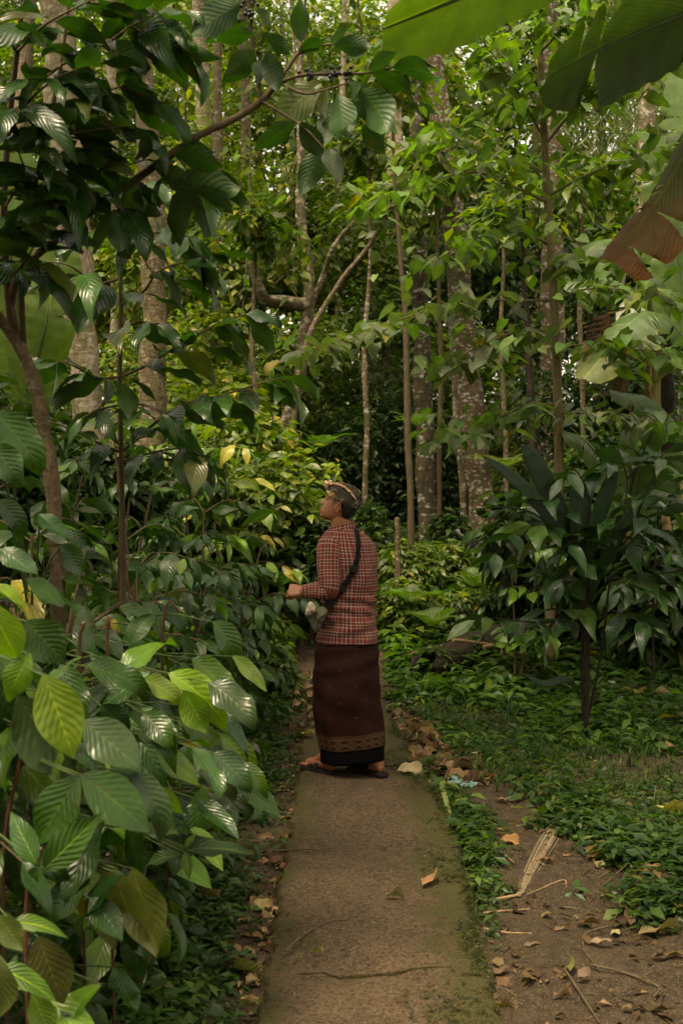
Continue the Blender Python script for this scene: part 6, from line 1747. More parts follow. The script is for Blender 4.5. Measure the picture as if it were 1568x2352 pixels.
# ------------------------------------------------------------------ trees behind
rt = np.random.default_rng(909)
FOR = 'forest trees behind the path'
def ptree(label, px, Y, w, mat, crown=(), Ytop=None, group=FOR, limbs=(), **kw):
    """px: display points from foot to top; w: display widths"""
    pts = [P(x, y, Y) for x, y in px]
    g = float(gz(pts[0][0], pts[0][1])); pts[0][2] = min(pts[0][2], g) - 0.1
    rad = [q / 2 / FOC * Y for q in w]
    return tree('forest_tree', label, pts, rad, mat, rt, crown=[(P(cx_, cy_, cY), cr, cn) for cx_, cy_, cY, cr, cn in crown], limbs=[([P(*q) for q in l], a, b) for l, a, b in limbs], group=group, **kw)
ptree('reddish brown trunk with white lichen blotches right of the man', [(1112, 1290), (1105, 1180), (1092, 1030), (1072, 860), (1056, 700), (1040, 480), (1015, 300), (1000, 160), (990, 60), (980, -300)], 14.0, [70, 66, 62, 58, 56, 54, 50, 46, 42, 30], M['bark_red'],
      crown=[(960, -420, 13.5, (1.8, 1.8, 1.0), 1800), (1200, -300, 15.0, (1.5, 1.5, 0.9), 1200)], table=BG_COL)
ptree('pale blotched trunk standing behind the sapling stem', [(1262, 1170), (1262, 1000), (1266, 800), (1268, 600), (1268, 400), (1262, 200), (1255, -100), (1250, -320)], 15.5, [62, 58, 54, 52, 48, 44, 38, 28], M['bark_red'], crown=[(1350, -380, 15.0, (1.8, 1.8, 1.0), 1800)])
ptree('mossy dark trunk with white patches just right behind the man', [(985, 1260), (980, 1150), (975, 1000), (970, 860), (965, 700), (962, 500), (955, 300), (950, 0), (940, -300)], 15.0, [54, 48, 45, 43, 36, 32, 28, 24, 18], M['bark_dark'], crown=[(900, -360, 16.0, (1.7, 1.7, 1.0), 1500)])
ptree('broad pale sunlit trunk on the far left', [(225, 1130), (212, 980), (190, 820), (178, 640), (170, 500), (155, 330), (140, 150), (130, -60), (120, -400)], 13.0, [66, 66, 68, 70, 74, 76, 78, 72, 50], M['bark_pale'], crown=[(60, -420, 12.0, (1.8, 1.8, 1.0), 1800), (330, -330, 13.5, (1.4, 1.4, 0.9), 1000)], rough=0.07)
ptree('grey-brown trunk behind the tall dark coffee plant', [(335, 1220), (345, 1080), (350, 960), (352, 800), (355, 680), (350, 480), (340, 330), (325, 100), (310, -300)], 11.0, [76, 66, 62, 58, 58, 54, 50, 44, 30], M['bark_grey'], crown=[(260, -450, 10.5, (1.4, 1.4, 0.9), 1000)])
ptree('crooked lichened tree with a bent limb left above the man', [(655, 1150), (652, 1000), (675, 920), (692, 840), (700, 760), (712, 690), (705, 600), (690, 470), (690, 330), (690, 100), (690, -200)], 15.0, [30, 28, 28, 28, 30, 28, 24, 20, 16, 12, 8], M['bark_mossy'],
      crown=[(640, -260, 15.5, (2.0, 2.0, 1.0), 2000)], limbs=[([(712, 700, 15.0), (690, 700, 15.0), (640, 692, 15.0), (610, 690, 14.9), (590, 650, 14.9), (580, 580, 14.9), (560, 520, 14.9), (540, 430, 14.9)], 0.10, 0.06), ([(705, 720, 15.0), (740, 640, 15.0), (770, 560, 14.8), (840, 480, 14.8)], 0.05, 0.02)])
thin = [
 ('thin brown stem rising straight behind the man\'s shoulder', [(948, 1310), (942, 1150), (935, 950), (932, 760), (920, 600), (905, 400), (900, 200)], 12.0, [18, 16, 15, 13, 10, 8, 6], 'twig'),
 ('thin mossy stem close to the reddish trunk', [(1072, 1230), (1060, 1080), (1048, 940), (1040, 780), (1036, 600), (1030, 400)], 14.6, [20, 18, 17, 16, 14, 11], 'bark_mossy'),
 ('straight reddish pole tree left of centre, upper background', [(505, 1000), (503, 800), (500, 600), (500, 400), (500, 200), (502, -100)], 19.0, [26, 24, 24, 22, 20, 16], 'bark_grey'),
 ('pale slender trunk in the upper background left of centre', [(470, 900), (480, 700), (478, 500), (470, 300), (462, 100), (455, -150)], 20.0, [46, 42, 38, 36, 34, 30], 'bark_pale'),
 ('slim pale double-looking trunk deep in the wood', [(560, 760), (556, 600), (560, 450), (566, 300), (560, 100), (556, -100)], 21.0, [30, 28, 26, 24, 22, 20], 'bark_grey'),
 ('lichened pale trunk in the upper middle of the wood', [(910, 900), (912, 600), (908, 400), (906, 250), (905, 90), (900, -150)], 19.0, [40, 38, 36, 34, 34, 28], 'bark_pale'),
 ('thin white stem at the middle top', [(780, 900), (776, 650), (778, 450), (785, 250), (790, 80), (792, -100)], 21.0, [16, 16, 14, 14, 12, 10], 'bark_pale'),
 ('leaning thin stem crossing the middle of the wood', [(640, 1020), (690, 850), (760, 680), (850, 560), (905, 470)], 13.5, [16, 14, 12, 10, 8], 'bark_grey'),
 ('dark thin sapling stem left of the slender sapling', [(1232, 1160), (1222, 980), (1215, 850), (1205, 650), (1200, 500)], 11.5, [20, 18, 16, 12, 8], 'dead_wood'),
 ('mottled trunk at the upper right behind the banana leaf', [(1475, 900), (1470, 700), (1480, 400), (1490, 100), (1495, -100)], 19.0, [44, 42, 40, 36, 34], 'bark_mossy'),
 ('thin pale stem right of the sapling', [(1345, 1180), (1338, 950), (1330, 700), (1335, 480)], 13.0, [14, 12, 11, 8], 'bark_grey'),
 ('thin leaning stem between the sapling and the banana stems', [(1400, 1150), (1412, 950), (1420, 760), (1440, 560)], 14.0, [12, 11, 10, 7], 'bark_mossy'),
 ('thin dark stem left of the reddish trunk', [(1010, 1240), (1008, 1050), (1012, 850), (1005, 620), (1000, 420)], 13.4, [13, 12, 11, 9, 6], 'twig'),
 ('thin stem between the reddish trunk and the sapling', [(1165, 1230), (1160, 1000), (1150, 780), (1158, 560)], 13.2, [13, 12, 10, 7], 'bark_grey'),
 ('thin lichened stem behind the head of the man', [(830, 1200), (842, 1000), (836, 800), (850, 600), (846, 400)], 14.5, [14, 13, 12, 9, 7], 'bark_mossy'),
 ('thin stem left of the crooked tree', [(585, 1120), (590, 950), (580, 800), (588, 560)], 14.0, [13, 12, 10, 8], 'bark_grey'),
 ('grey slim trunk far left in the background', [(30, 1000), (40, 700), (45, 400), (60, 100), (70, -100)], 17.0, [46, 42, 40, 36, 34], 'bark_grey'),
 ('pale thin trunk between the two left trunks', [(265, 1000), (268, 700), (262, 400), (255, 100), (250, -100)], 18.0, [30, 28, 26, 24, 22], 'bark_pale'),
]
for lab, px, Y, w, mt in thin:
    top = px[-1]
    ptree(lab, px, Y, w, M[mt], crown=[(top[0], top[1] - (150 if top[1] < 0 else 40), Y, (1.3, 1.3, 0.9) if top[1] < 0 else (0.7, 0.7, 0.45), 1500 if top[1] < 0 else 420)])

# unseen trees added around the photographer, crowns placed to shade man and foreground
for lab, x, y, cr in (('added unseen tree left of the photographer, its crown shading the path', -2.9, 1.2, [((-3.6, 1.2, 6.6), (1.6, 1.6, 0.8), 1000), ((-1.5, 4.5, 7.4), (1.5, 1.4, 0.7), 1900), ((0.3, 5.4, 7.6), (1.6, 1.5, 0.7), 1500), ((-2.6, 6.4, 7.2), (1.7, 1.7, 0.8), 2000), ((-3.8, 4.6, 7.2), (1.5, 1.7, 0.8), 1500)]),
                      ('added unseen shade tree right of the photographer, its crown over the bare soil', 3.4, 2.0, [((3.6, 2.0, 6.4), (1.6, 1.6, 0.8), 1100), ((1.7, 6.4, 7.6), (1.9, 1.7, 0.8), 1900), ((3.8, 7.6, 7.6), (2.0, 1.8, 0.8), 1900)]),
                      ('added unseen shade tree behind the photographer', 0.6, -3.2, [((0.5, -3.2, 5.8), (2.6, 1.6, 1.0), 2000)])):
    b = np.array([x, y, float(gz(x, y)) - 0.1]); t = np.array([x * 0.9, y, 5.6])
    tree('added_shade_tree', lab, [b, (b + t) / 2 + [0.1, 0, 0], t], [0.2, 0.16, 0.12], M['bark_grey'], rt, crown=cr, size=0.26, table=BG_COL, group='added shade trees outside the view', gap=1.3)

# ------------------------------------------------------------------ undergrowth and the leafy wall of the wood
UG = 'undergrowth shrubs behind the path'
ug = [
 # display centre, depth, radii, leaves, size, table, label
 (600, 1130, 11.0, (0.9, 0.8, 0.9), 3800, 0.13, BG_LIME, 'lime green bush in the light gap left behind the man'), (450, 1080, 11.8, (0.9, 0.8, 1.0), 3600, 0.13, BG_LIME, 'bright bush between the grey trunk and the yellow-tinted coffee shrub'),
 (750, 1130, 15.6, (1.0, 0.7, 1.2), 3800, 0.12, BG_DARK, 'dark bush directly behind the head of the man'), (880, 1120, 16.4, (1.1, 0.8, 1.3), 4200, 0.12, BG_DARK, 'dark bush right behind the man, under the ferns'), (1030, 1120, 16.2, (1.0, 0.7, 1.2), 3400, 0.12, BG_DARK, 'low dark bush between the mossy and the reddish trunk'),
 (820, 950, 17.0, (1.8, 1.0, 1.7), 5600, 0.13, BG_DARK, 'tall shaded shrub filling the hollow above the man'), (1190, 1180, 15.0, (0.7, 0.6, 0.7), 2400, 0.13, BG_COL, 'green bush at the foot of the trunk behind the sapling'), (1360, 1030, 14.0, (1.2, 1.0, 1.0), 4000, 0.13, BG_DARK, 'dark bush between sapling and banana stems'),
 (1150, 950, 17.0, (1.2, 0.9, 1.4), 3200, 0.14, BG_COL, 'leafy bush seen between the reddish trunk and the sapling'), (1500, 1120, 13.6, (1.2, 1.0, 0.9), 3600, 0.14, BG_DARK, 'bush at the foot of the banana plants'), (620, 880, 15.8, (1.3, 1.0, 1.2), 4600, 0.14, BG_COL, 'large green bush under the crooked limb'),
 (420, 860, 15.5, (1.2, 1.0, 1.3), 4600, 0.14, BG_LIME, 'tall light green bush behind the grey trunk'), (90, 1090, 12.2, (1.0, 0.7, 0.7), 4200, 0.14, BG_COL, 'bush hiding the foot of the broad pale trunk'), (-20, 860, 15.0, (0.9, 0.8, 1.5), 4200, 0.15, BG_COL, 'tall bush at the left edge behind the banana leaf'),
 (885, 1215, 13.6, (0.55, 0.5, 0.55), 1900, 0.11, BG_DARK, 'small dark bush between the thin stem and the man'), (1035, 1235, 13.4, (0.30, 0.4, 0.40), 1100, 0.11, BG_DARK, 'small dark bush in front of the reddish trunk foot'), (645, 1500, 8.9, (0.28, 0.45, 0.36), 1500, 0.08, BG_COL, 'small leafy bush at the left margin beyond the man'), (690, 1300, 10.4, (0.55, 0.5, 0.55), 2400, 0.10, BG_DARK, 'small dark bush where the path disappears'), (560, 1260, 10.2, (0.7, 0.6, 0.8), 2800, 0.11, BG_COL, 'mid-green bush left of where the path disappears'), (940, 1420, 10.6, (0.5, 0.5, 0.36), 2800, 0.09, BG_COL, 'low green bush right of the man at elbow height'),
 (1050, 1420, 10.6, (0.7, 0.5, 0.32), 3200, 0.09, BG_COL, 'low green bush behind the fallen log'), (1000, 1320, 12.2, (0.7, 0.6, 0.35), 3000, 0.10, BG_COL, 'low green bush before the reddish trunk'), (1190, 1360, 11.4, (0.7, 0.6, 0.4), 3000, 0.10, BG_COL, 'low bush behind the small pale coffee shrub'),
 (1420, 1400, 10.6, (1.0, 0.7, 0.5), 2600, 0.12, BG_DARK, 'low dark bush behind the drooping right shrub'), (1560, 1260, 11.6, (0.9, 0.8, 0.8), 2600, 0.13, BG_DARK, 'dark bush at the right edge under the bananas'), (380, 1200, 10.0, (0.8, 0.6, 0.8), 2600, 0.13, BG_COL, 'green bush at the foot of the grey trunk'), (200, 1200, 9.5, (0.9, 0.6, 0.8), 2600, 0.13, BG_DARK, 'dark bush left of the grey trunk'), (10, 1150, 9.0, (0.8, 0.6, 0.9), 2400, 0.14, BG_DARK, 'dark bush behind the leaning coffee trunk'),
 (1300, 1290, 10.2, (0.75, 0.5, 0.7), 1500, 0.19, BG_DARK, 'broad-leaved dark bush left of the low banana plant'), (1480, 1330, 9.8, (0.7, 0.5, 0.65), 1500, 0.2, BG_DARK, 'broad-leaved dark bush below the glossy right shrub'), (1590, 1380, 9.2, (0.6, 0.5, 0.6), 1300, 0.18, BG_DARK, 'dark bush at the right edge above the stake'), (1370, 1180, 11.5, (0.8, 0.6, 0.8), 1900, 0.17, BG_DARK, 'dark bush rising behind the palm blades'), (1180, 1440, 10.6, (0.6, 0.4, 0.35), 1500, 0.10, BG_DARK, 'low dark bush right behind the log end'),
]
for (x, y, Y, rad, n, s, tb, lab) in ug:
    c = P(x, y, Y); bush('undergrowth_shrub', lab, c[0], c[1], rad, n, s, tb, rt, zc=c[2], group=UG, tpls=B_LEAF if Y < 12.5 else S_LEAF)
# small-crowned trees that close the view
wall = [
 (600, 620, 18.5, (1.7, 1.2, 1.7), BG_COL), (430, 520, 20.0, (1.7, 1.2, 1.8), BG_LIME), (760, 560, 19.5, (1.6, 1.2, 1.6), BG_COL), (900, 640, 18.0, (1.5, 1.2, 1.6), BG_COL), (1040, 620, 19.5, (1.4, 1.2, 1.7), BG_DARK), (1180, 600, 18.0, (1.5, 1.2, 1.8), BG_DARK), (1340, 620, 18.5, (1.6, 1.2, 1.8), BG_DARK),
 (1480, 560, 20.0, (1.8, 1.2, 1.6), BG_COL), (280, 640, 18.0, (1.6, 1.2, 1.9), BG_LIME), (110, 560, 18.5, (1.8, 1.2, 2.0), BG_COL), (-60, 480, 19.0, (1.8, 1.2, 2.2), BG_COL), (1640, 640, 18.0, (1.8, 1.2, 2.2), BG_DARK),
 (520, 260, 22.0, (2.3, 1.4, 2.2), BG_LIME), (720, 260, 23.0, (2.2, 1.4, 2.2), BG_COL), (880, 300, 22.0, (2.0, 1.4, 2.2), BG_LIME), (1060, 260, 22.5, (2.2, 1.4, 2.3), BG_COL), (1230, 260, 21.5, (2.0, 1.4, 2.2), BG_DARK), (330, 240, 22.5, (2.2, 1.4, 2.3), BG_COL), (150, 260, 22.0, (2.2, 1.4, 2.3), BG_LIME), (-40, 200, 22.0, (2.2, 1.4, 2.4), BG_COL),
 (600, 20, 25.0, (2.6, 1.5, 2.2), BG_COL), (820, 20, 25.5, (2.6, 1.5, 2.2), BG_LIME), (1040, 40, 26.0, (2.4, 1.5, 2.0), BG_COL), (1230, 60, 25.0, (2.2, 1.5, 2.0), BG_COL), (1600, 120, 25.0, (2.4, 1.5, 2.6), BG_COL), (380, 10, 26.0, (2.6, 1.5, 2.2), BG_LIME), (160, 0, 25.0, (2.6, 1.5, 2.4), BG_COL), (-60, 0, 25.0, (2.6, 1.5, 2.4), BG_COL),
]
def wall_label(x, y, tb):
    tone = 'yellow-green' if tb is BG_LIME else 'dark' if tb is BG_DARK else 'green'
    row = 'at the top edge' if y < 150 else 'in the upper background' if y < 400 else 'at middle height'
    col = [(0, 'beyond the left edge'), (130, 'left of the broad pale trunk'), (200, 'behind the broad pale trunk'), (300, 'left of the grey-brown trunk'), (400, 'right of the grey-brown trunk'), (480, 'by the straight pole tree'), (540, 'by the slim double trunk'),
           (650, 'above the crooked limb'), (800, 'in the middle'), (950, 'above the head of the man'), (1100, 'by the reddish trunk'), (1200, 'left of the sapling'), (1260, 'behind the sapling'), (1400, 'right of the sapling'), (1560, 'by the bamboo'), (9999, 'beyond the right edge')]
    return tone + ' leafy tree ' + row + ' ' + next(c for lim, c in col if x < lim)
for i, (x, y, Y, rad, tb) in enumerate(wall):
    c = P(x, y, Y); b = np.array([c[0] + rt.normal() * 0.3, c[1] + 0.3, float(gz(c[0], c[1])) - 0.1]); rad = np.array(rad)
    tree('background_tree', wall_label(x, y, tb), [b, (b + c) / 2 + rt.normal(size=3) * [0.15, 0.1, 0], c], [0.11, 0.09, 0.05], M['bark_grey'], rt, crown=[(c, rad, 4600)], size=0.17, table=tb, group='leafy wall of the wood', gap=2.2)
# the far wood behind, one mass of leaves
mb = MB()
for i in range(150):
    c = np.array([rt.uniform(-15, 15), rt.uniform(30, 36), rt.uniform(4, 20) if i % 2 else rt.uniform(3.5, 10)])
    cloud(mb, c, (2.6, 1.6, 2.4), 620, 0.34, BG_COL if i % 3 else BG_LIME, rt, gap=1.2)
tag(link('far_wood', mb.mesh('far_wood', tint=True), M['leaf_mass']), 'hazy mass of foliage closing the view behind the trees', kind='stuff')
# unseen leaf mass added at the sides and behind to block low sky light
mb = MB()
for i in range(90):
    a = math.radians(rt.uniform(118, 422)); R0 = rt.uniform(8.5, 12.5)      # leaves open the sector the camera looks into
    c = np.array([math.sin(a) * R0 * 0.8, 4.0 + math.cos(a) * R0, rt.uniform(0.8, 8.0)])
    if abs(c[0]) < 5.5 and c[1] > 5: continue
    cloud(mb, c, (2.0, 2.0, 1.7), 420, 0.32, BG_COL if i % 2 else BG_DARK, rt, gap=1.0)
tag(link('added_surround_foliage', mb.mesh('added_surround_foliage', tint=True), M['leaf_mass']), 'added foliage around the clearing blocking low sky light, outside the view', kind='stuff')
# bamboo at the upper right: thin canes with narrow hanging leaves
for i in range(9):
    x = 1330 + i * 34 + rt.normal() * 12; Y = 22.5 + rt.normal() * 0.6; b = P(x, 900, Y); b[2] = float(gz(b[0], b[1])); t = P(x + rt.normal() * 40, 60 + rt.normal() * 60, Y)
    root = tag(empty('bamboo', b), ['leftmost', 'second', 'third', 'fourth', 'middle', 'fourth from right of the', 'third from right of the', 'second from right of the', 'rightmost'][i] + ' pale bamboo cane at the upper right' + (', counted from the left' if 0 < i < 4 else ''), 'bamboo', 'bamboo clump at the upper right')
    c = spline([b, (b + t) / 2 + [0.1, 0, 0], t], 24); m = MB(); m.tube(c, np.linspace(0.05, 0.02, 24) * (1 + 0.10 * (np.arange(24) % 3 == 0)), 8); link('cane', m.mesh('cane'), M['stem_green'], root)
    fb_ = MB(); n = 1500; j = rt.integers(6, 24, n); p = c[j] + rt.normal(size=(n, 3)) * [0.55, 0.4, 0.45]
    a = rt.random(n) * 6.283; d = np.stack([np.cos(a) * 0.6, np.sin(a) * 0.6, -0.9 + 0.5 * rt.random(n)], 1)
    fb_.scatter(N_LEAF[0], frames(d, UP * 0.3 + rt.normal(size=(n, 3))) * rt.uniform(0.2, 0.36, n)[:, None, None], p, cols_for(n, [(3, (0.17, 0.20, 0.09)), (2, (0.24, 0.25, 0.14)), (1, (0.10, 0.14, 0.05))], rt))
    link('foliage', fb_.mesh('foliage', tint=True), M['leaf_mass'], root)['kind'] = 'stuff'
# ferns
for (x, y, Y, L, col, lab) in ((735, 1030, 11.2, 0.34, (0.04, 0.085, 0.02), 'fern fronds hanging just above the head of the man'), (1150, 1080, 12.5, 0.4, (0.12, 0.17, 0.04), 'yellow-green fern on the trunk right of the man'), (945, 1385, 10.2, 0.36, (0.06, 0.11, 0.025), 'bright fern at the right of the man above the bushes'), (990, 1440, 9.8, 0.34, (0.055, 0.105, 0.022), 'fern clump behind the log'), (1090, 1350, 10.8, 0.38, (0.06, 0.11, 0.025), 'light fern before the reddish trunk'), (960, 980, 13.2, 0.42, (0.08, 0.13, 0.03), 'fern hanging from the mossy trunk'), (640, 1350, 9.8, 0.4, (0.05, 0.10, 0.03), 'small fern beside the vanishing path')):
    c = P(x, y, Y); fern('fern', lab, c[0], c[1], rt, L, 10, col, 'ferns', z=max(c[2], float(gz(c[0], c[1]))))
# climbing vines and hanging roots
for i, (x0, y0, x1, y1, Y) in enumerate([(560, -20, 540, 900, 17), (640, -20, 660, 640, 18.5), (820, -20, 835, 700, 17.5), (430, 300, 520, 820, 16), (395, -20, 410, 560, 15.5), (1130, -20, 1120, 500, 17), (700, -20, 660, 420, 18), (1010, 480, 880, 540, 14.5), (520, 500, 700, 640, 14.5)]):
    a, b = P(x0, y0, Y), P(x1, y1, Y); k = P((x0 + x1) / 2 + 25, (y0 + y1) / 2 + 10, Y)
    root = tag(empty('vine', b), 'thin leafy vine hanging ' + ['by the slim double trunk', 'above the crooked limb', 'in the middle of the wood', 'beside the straight pole tree', 'right of the grey-brown trunk', 'right of the reddish trunk top', 'left of the thin white stem', 'across the mossy trunk', 'slanting below the crooked limb'][i], 'vine', 'hanging vines')
    m = MB(); m.tube(spline([a, k, b], 20), 0.016, 5); link('stem', m.mesh('stem'), M['bark_grey'], root)
    n = 130; c = spline([a, k, b], n); p = c + rt.normal(size=(n, 3)) * 0.12; aa = rt.random(n) * 6.283
    lm = MB(); lm.scatter(leaf_tpl(2, 3, 0.62, 0.28, 0.2, 0.08, 0, heart=0.7), frames(np.stack([np.cos(aa), np.sin(aa) - 0.3, -0.5 - 0.4 * rt.random(n)], 1), np.array([0, -0.4, 0.8]) + 0.3 * rt.normal(size=(n, 3))) * rt.uniform(0.10, 0.2, n)[:, None, None], p, cols_for(n, BG_LIME, rt))
    link('foliage', lm.mesh('foliage', tint=True), M['leaf_mass'], root)['kind'] = 'stuff'

# ------------------------------------------------------------------ things lying on the ground
rf = np.random.default_rng(404)
TAN, BRN2, PALE2 = (0.20, 0.125, 0.062), (0.115, 0.064, 0.033), (0.30, 0.25, 0.17)
def ground_pt(dx, dy, on_path):
    p = G(dx, dy, PZ + 0.004 if on_path else 0.0); p[2] = (PZ + 0.006 if on_path else float(gz(p[0], p[1])) + 0.006); return p
fl = [ # centre, length px, angle deg on ground, colour, on path, label
 (985, 2025, 44, 60, (0.30, 0.17, 0.075), 1, 'curled orange-brown leaf lying on the middle of the path'), (940, 1774, 60, -12, PALE2, 1, 'pale cream leaf lying at the right margin of the path by the sandals'),
 (850, 1820, 26, 10, BRN2, 1, 'small brown leaf on the path below the right sandal'), (728, 2190, 30, 5, (0.20, 0.17, 0.05), 1, 'small olive leaf on the lower left of the path'), (905, 2060, 50, 15, (0.20, 0.14, 0.085), 1, 'flattened brown leaf pressed onto the path centre'),
 (705, 1688, 34, -10, (0.45, 0.36, 0.09), 1, 'yellow leaf at the left margin behind the left foot'), (905, 1760, 22, 0, BRN2, 1, 'little brown leaf by the slab joint'), (1440, 2088, 60, 5, TAN, 0, 'tan leaf, the upper of two at the right on bare soil'), (1445, 2115, 36, 80, BRN2, 0, 'brown leaf just below the tan leaf on bare soil'),
 (1290, 2140, 44, 25, TAN, 0, 'pale brown leaf in the middle of the bare soil'), (1350, 2128, 56, -25, BRN2, 0, 'pointed brown leaf right of the pale brown one'), (1510, 2140, 100, 12, (0.20, 0.13, 0.075), 0, 'long dull leaf at the right edge of the soil'), (1535, 2200, 80, -8, BRN2, 0, 'long curled brown leaf at the right edge, lower'),
 (1365, 1977, 40, 10, (0.28, 0.13, 0.06), 0, 'reddish brown leaf on the upper soil, left one'), (1410, 1970, 34, 60, (0.26, 0.11, 0.05), 0, 'reddish brown leaf on the upper soil, right one'), (1500, 2010, 50, 0, TAN, 0, 'tan leaf beside the right weed clump'), (1308, 2230, 30, 80, (0.12, 0.12, 0.03), 0, 'dark olive leaf standing up from the soil'),
 (1290, 2296, 44, 10, (0.20, 0.14, 0.09), 0, 'grey-brown leaf near the bottom of the soil'), (1150, 2240, 50, 25, BRN2, 0, 'rolled brown leaf beside the path at the bottom right'), (1160, 2320, 56, -20, TAN, 0, 'tan leaf at the bottom beside the path'), (1220, 2180, 40, 5, (0.17, 0.12, 0.075), 0, 'flat brown leaf on the soil by the straw'),
 (1380, 2170, 50, -10, (0.24, 0.19, 0.13), 0, 'pale leaf scrap right of centre on the soil'), (1340, 2250, 40, 30, (0.19, 0.14, 0.09), 0, 'dull leaf scrap on the lower soil'), (1240, 1985, 36, 0, TAN, 0, 'tan leaf left of the palm fibre strip'), (1170, 1940, 44, -15, (0.27, 0.14, 0.07), 0, 'orange-brown leaf beside the margin weeds'),
 (1540, 1870, 70, -35, (0.32, 0.30, 0.10), 0, 'big pale yellow-green leaf at the right edge on the ground cover'), (1040, 1585, 34, 70, (0.30, 0.30, 0.12), 0, 'pale green leaf standing in the ground cover below the log'), (560, 2240, 70, -40, (0.20, 0.15, 0.07), 0, 'large tan leaf lying in the left herbs'), (600, 2090, 50, -15, (0.30, 0.24, 0.12), 0, 'pale yellow leaf at the left margin of the path'),
 (475, 2070, 60, -50, (0.19, 0.14, 0.07), 0, 'brown leaf caught in the left herbs'), (640, 2030, 44, 15, TAN, 0, 'tan leaf at the left path margin, middle'), (640, 1985, 50, 0, BRN2, 0, 'brown leaf at the left path margin, upper'), (610, 1930, 30, 20, TAN, 0, 'small tan leaf under the left shrubs'),
]
for (x, y, L, ang, col, onp, lab) in fl:
    p = ground_pt(x, y, onp); ln = L / FOC * p[1]
    if abs(math.sin(math.radians(ang))) > 0.5: ln *= 1.6
    a = math.radians(ang); d = np.array([math.cos(a), math.sin(a), 0.06]); n_ = UP + rf.normal(size=3) * 0.12
    R = frames(d, n_)
    o = place('fallen_leaf', LEAF['dry', int(rf.integers(5))], mat4(R, p - d * ln / 2 + [0, 0, 0.006], ln), None, jit(col, rf, 0.1))
    tag(o, lab, 'leaf', 'fallen leaves')
# the drift of leaves on the right of the path behind the man, and stray leaves
n = 0
while n < 150:
    x = rf.uniform(885, 1130); y = rf.uniform(1630, 1830)
    if not in_poly(np.array([x]), np.array([y]), LITT)[0]: continue
    p = ground_pt(x, y, False); a = rf.random() * 6.283; d = np.array([math.cos(a), math.sin(a), 0.15 * rf.normal()]); ln = rf.uniform(0.05, 0.13)
    o = place('fallen_leaf', LEAF['dry', int(rf.integers(5))], mat4(frames(d, UP + 0.35 * rf.normal(size=3)), p + [0, 0, 0.012], ln), None, jit([TAN, BRN2, (0.21, 0.12, 0.06), (0.10, 0.06, 0.035)][n % 4], rf, 0.3))
    tag(o, 'one of the brown leaves drifted along the right of the path behind the man', 'leaf', 'drift of brown leaves'); n += 1
n = 0
while n < 90:
    t = rf.random(); y = 1580 + 772 * t ** 0.8; xl = np.interp(y, [q[1] for q in left_px[::-1]], [q[0] for q in left_px[::-1]]); x = xl - abs(rf.normal()) * (14 + 24 * t)
    p = ground_pt(x, y, False); a = rf.random() * 6.283; d = np.array([math.cos(a), math.sin(a), 0.12 * rf.normal()]); ln = rf.uniform(0.025, 0.06)
    o = place('fallen_leaf', LEAF['dry', int(rf.integers(5))], mat4(frames(d, UP + 0.3 * rf.normal(size=3)), p + [0, 0, 0.01], ln), None, jit([TAN, BRN2, (0.21, 0.12, 0.06), (0.30, 0.21, 0.11)][n % 4], rf, 0.3))
    tag(o, 'one of the brown leaves lying along the left margin of the path', 'leaf', 'brown leaves along the left margin'); n += 1
n = 0
while n < 40:      # leaves fallen where the path disappears
    x = rf.uniform(688, 735); y = rf.uniform(1565, 1690); p = ground_pt(x, y, True); a = rf.random() * 6.283
    o = place('fallen_leaf', LEAF['dry', int(rf.integers(5))], mat4(frames(np.array([math.cos(a), math.sin(a), 0.1]), UP + 0.3 * rf.normal(size=3)), p + [0, 0, 0.014 + float(gz(p[0], p[1]))], rf.uniform(0.04, 0.10)), None, jit([TAN, BRN2, (0.26, 0.19, 0.10)][n % 3], rf, 0.3))
    tag(o, 'one of the brown leaves lying where the path disappears left of the sarong', 'leaf', 'brown leaves on the far path'); n += 1
# palm fibre strip
fa, fc = ground_pt(1300, 1872, 0), ground_pt(1192, 2066, 0)
pf = tag(empty('palm_fibre', fa), 'strip of frayed dry palm fibre lying on the bare soil', 'palm sheath')
for k in range(34):
    q = rf.normal() * 0.020; sdv = np.array([0.96, 0.2, 0])
    mid1 = fa + (fc - fa) * 0.4 + sdv * (q * 1.3) + [0, 0, 0.012 + 0.012 * rf.random()]; mid2 = fa + (fc - fa) * 0.75 + sdv * (q * 0.8 - 0.01) + [0, 0, 0.012 * rf.random()]
    m = MB(); e0 = rf.uniform(0, 0.15); e1 = rf.uniform(0.85, 1.0)
    m.tube(spline([fa + (fc - fa) * e0 + sdv * q * 0.9 + [0, 0, 0.012], mid1, mid2, fa + (fc - fa) * e1 + sdv * q * 0.4 + [0, 0, 0.006]], 12), 0.0022 if k > 6 else 0.0045, 5, flat=0.5); link('fibre', m.mesh('fibre'), M['fibre'], pf)
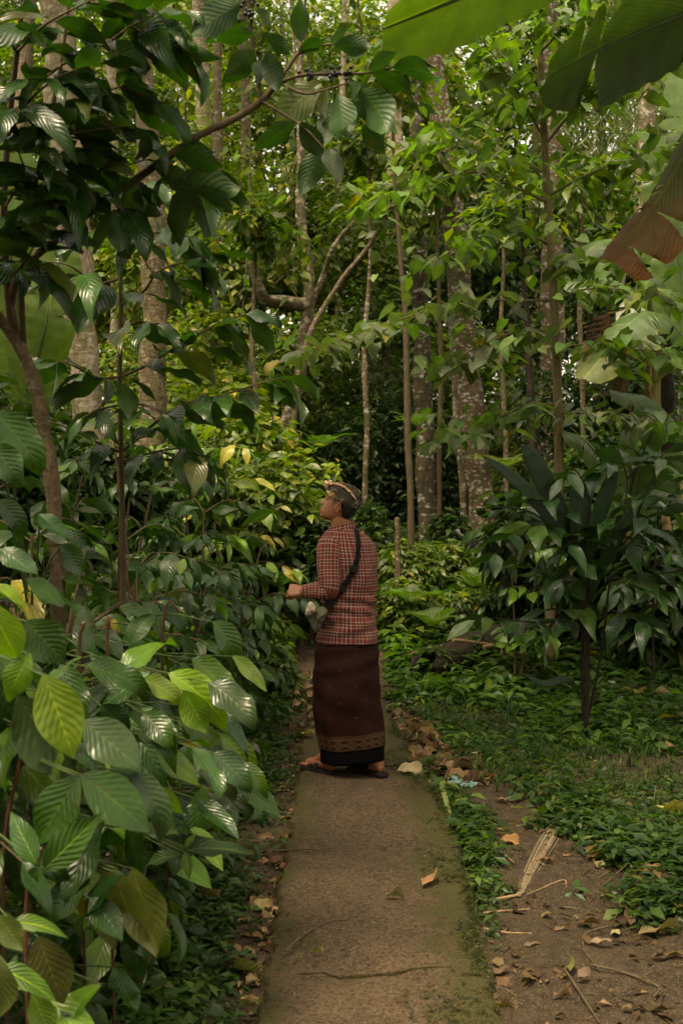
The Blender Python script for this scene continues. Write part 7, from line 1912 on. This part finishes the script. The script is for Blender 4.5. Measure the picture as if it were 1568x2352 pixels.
tw = [([(1195, 2062), (1150, 2070), (1110, 2075)], 0.007, 'frayed end of palm stalk beside the path'), ([(1300, 1795 + 250), (1290, 2030), (1210, 2062)], 0.004, 'thin stick beside the palm fibre'), ([(1460, 1955 + 20), (1420, 2010), (1385, 2040)], 0.004, 'thin crooked twig on the upper right soil'),
      ([(1395, 2132), (1345, 2150), (1340, 2190), (1375, 2235)], 0.004, 'looped thin twig in the middle of the soil'), ([(1355, 2225), (1440, 2245), (1510, 2275), (1500, 2300)], 0.0045, 'long curved twig at the lower right'), ([(1295, 2235), (1330, 2290), (1375, 2360)], 0.004, 'thin dark twig at the bottom of the soil'),
      ([(625, 1962), (690, 1955), (772, 1953)], 0.005, 'straight thin twig reaching from the left onto the path'), ([(655, 2190), (700, 2150), (760, 2120), (800, 2118)], 0.0035, 'forked dark twig on the left of the path'), ([(1100, 2105), (1150, 2100), (1215, 2095)], 0.005, 'pale straw stalk beside the path'), ([(1110, 2140), (1160, 2150), (1220, 2152)], 0.005, 'second pale straw stalk beside the path'),
      ([(600, 2150), (625, 2130), (668, 2140)], 0.0035, 'bent brown twig at the left margin'), ([(1180, 1990), (1150, 1965), (1120, 1950)], 0.003, 'yellow stalk beside the margin weeds')]
for l, r0, lab in tw:
    pts = [ground_pt(x, y, 640 < x < 1000) + [0, 0, 0.006] for x, y in l]
    stick('twig', lab, pts, r0, M['dry_stick'] if 'pale' in lab or 'palm' in lab or 'yellow' in lab else M['twig'], 'twigs on the ground')
# green stalk strip, plastic scraps
a, b = ground_pt(1006, 1812, 0) + [0, 0, 0.05], ground_pt(1034, 1905, 0) + [0, 0, 0.03]
gs_ = tag(empty('stalk_strip', a), 'flat green leaf-stalk strip leaning on the right path edge', 'stalk')
ax = unit(b - a); sd = unit(np.cross(ax, UP)); m = MB()
c = spline([a, (a + b) / 2 + [0.004, 0, 0.012], b], 12); pr = [(-1, 0), (-0.8, 0.25), (0, 0.05), (0.8, 0.25), (1, 0), (0.8, -0.15), (0, -0.3), (-0.8, -0.15)]
rows = [[p + sd * q[0] * 0.017 * (1 - 0.25 * i / 11) + UP * q[1] * 0.02 for q in pr] for i, p in enumerate(c)]
m.grid(rows, None, closed_u=True); m.add(rows[0], [(3, 2, 1, 0), (5, 4, 3, 2), (7, 6, 5, 2)]); m.add(rows[-1], [(0, 1, 2, 3), (2, 3, 4, 5), (2, 5, 6, 7)])
link('strip', m.mesh('strip'), M['green_strip'], gs_)
def scrap(name, label, x, y, w, mat):
    p = ground_pt(x, y, 0); g = np.zeros((7, 9, 3))
    for i in range(7):
        for k in range(9):
            g[i, k] = p + np.array([(k / 8 - 0.5) * w + 0.01 * rf.normal(), (i / 6 - 0.5) * w * 0.7 + 0.01 * rf.normal(), 0.012 + 0.012 * math.sin(i * 2 + k) + 0.006 * rf.random() + (0.03 if k < 4 else 0.0) * (i / 6)])
    m = MB(); m.grid(g); m.grid(g[:, ::-1] - np.array([0, 0, 0.0015])); return tag(link(name, m.mesh(name), mat), label, 'litter')
scrap('plastic_scrap', 'crumpled whitish plastic scrap among the brown leaves', 1105, 1752, 0.10, M['plastic_scrap'])
scrap('plastic_scrap', 'faded blue-green plastic scrap beside the path edge', 1062, 1809, 0.13, M['blue_scrap'])
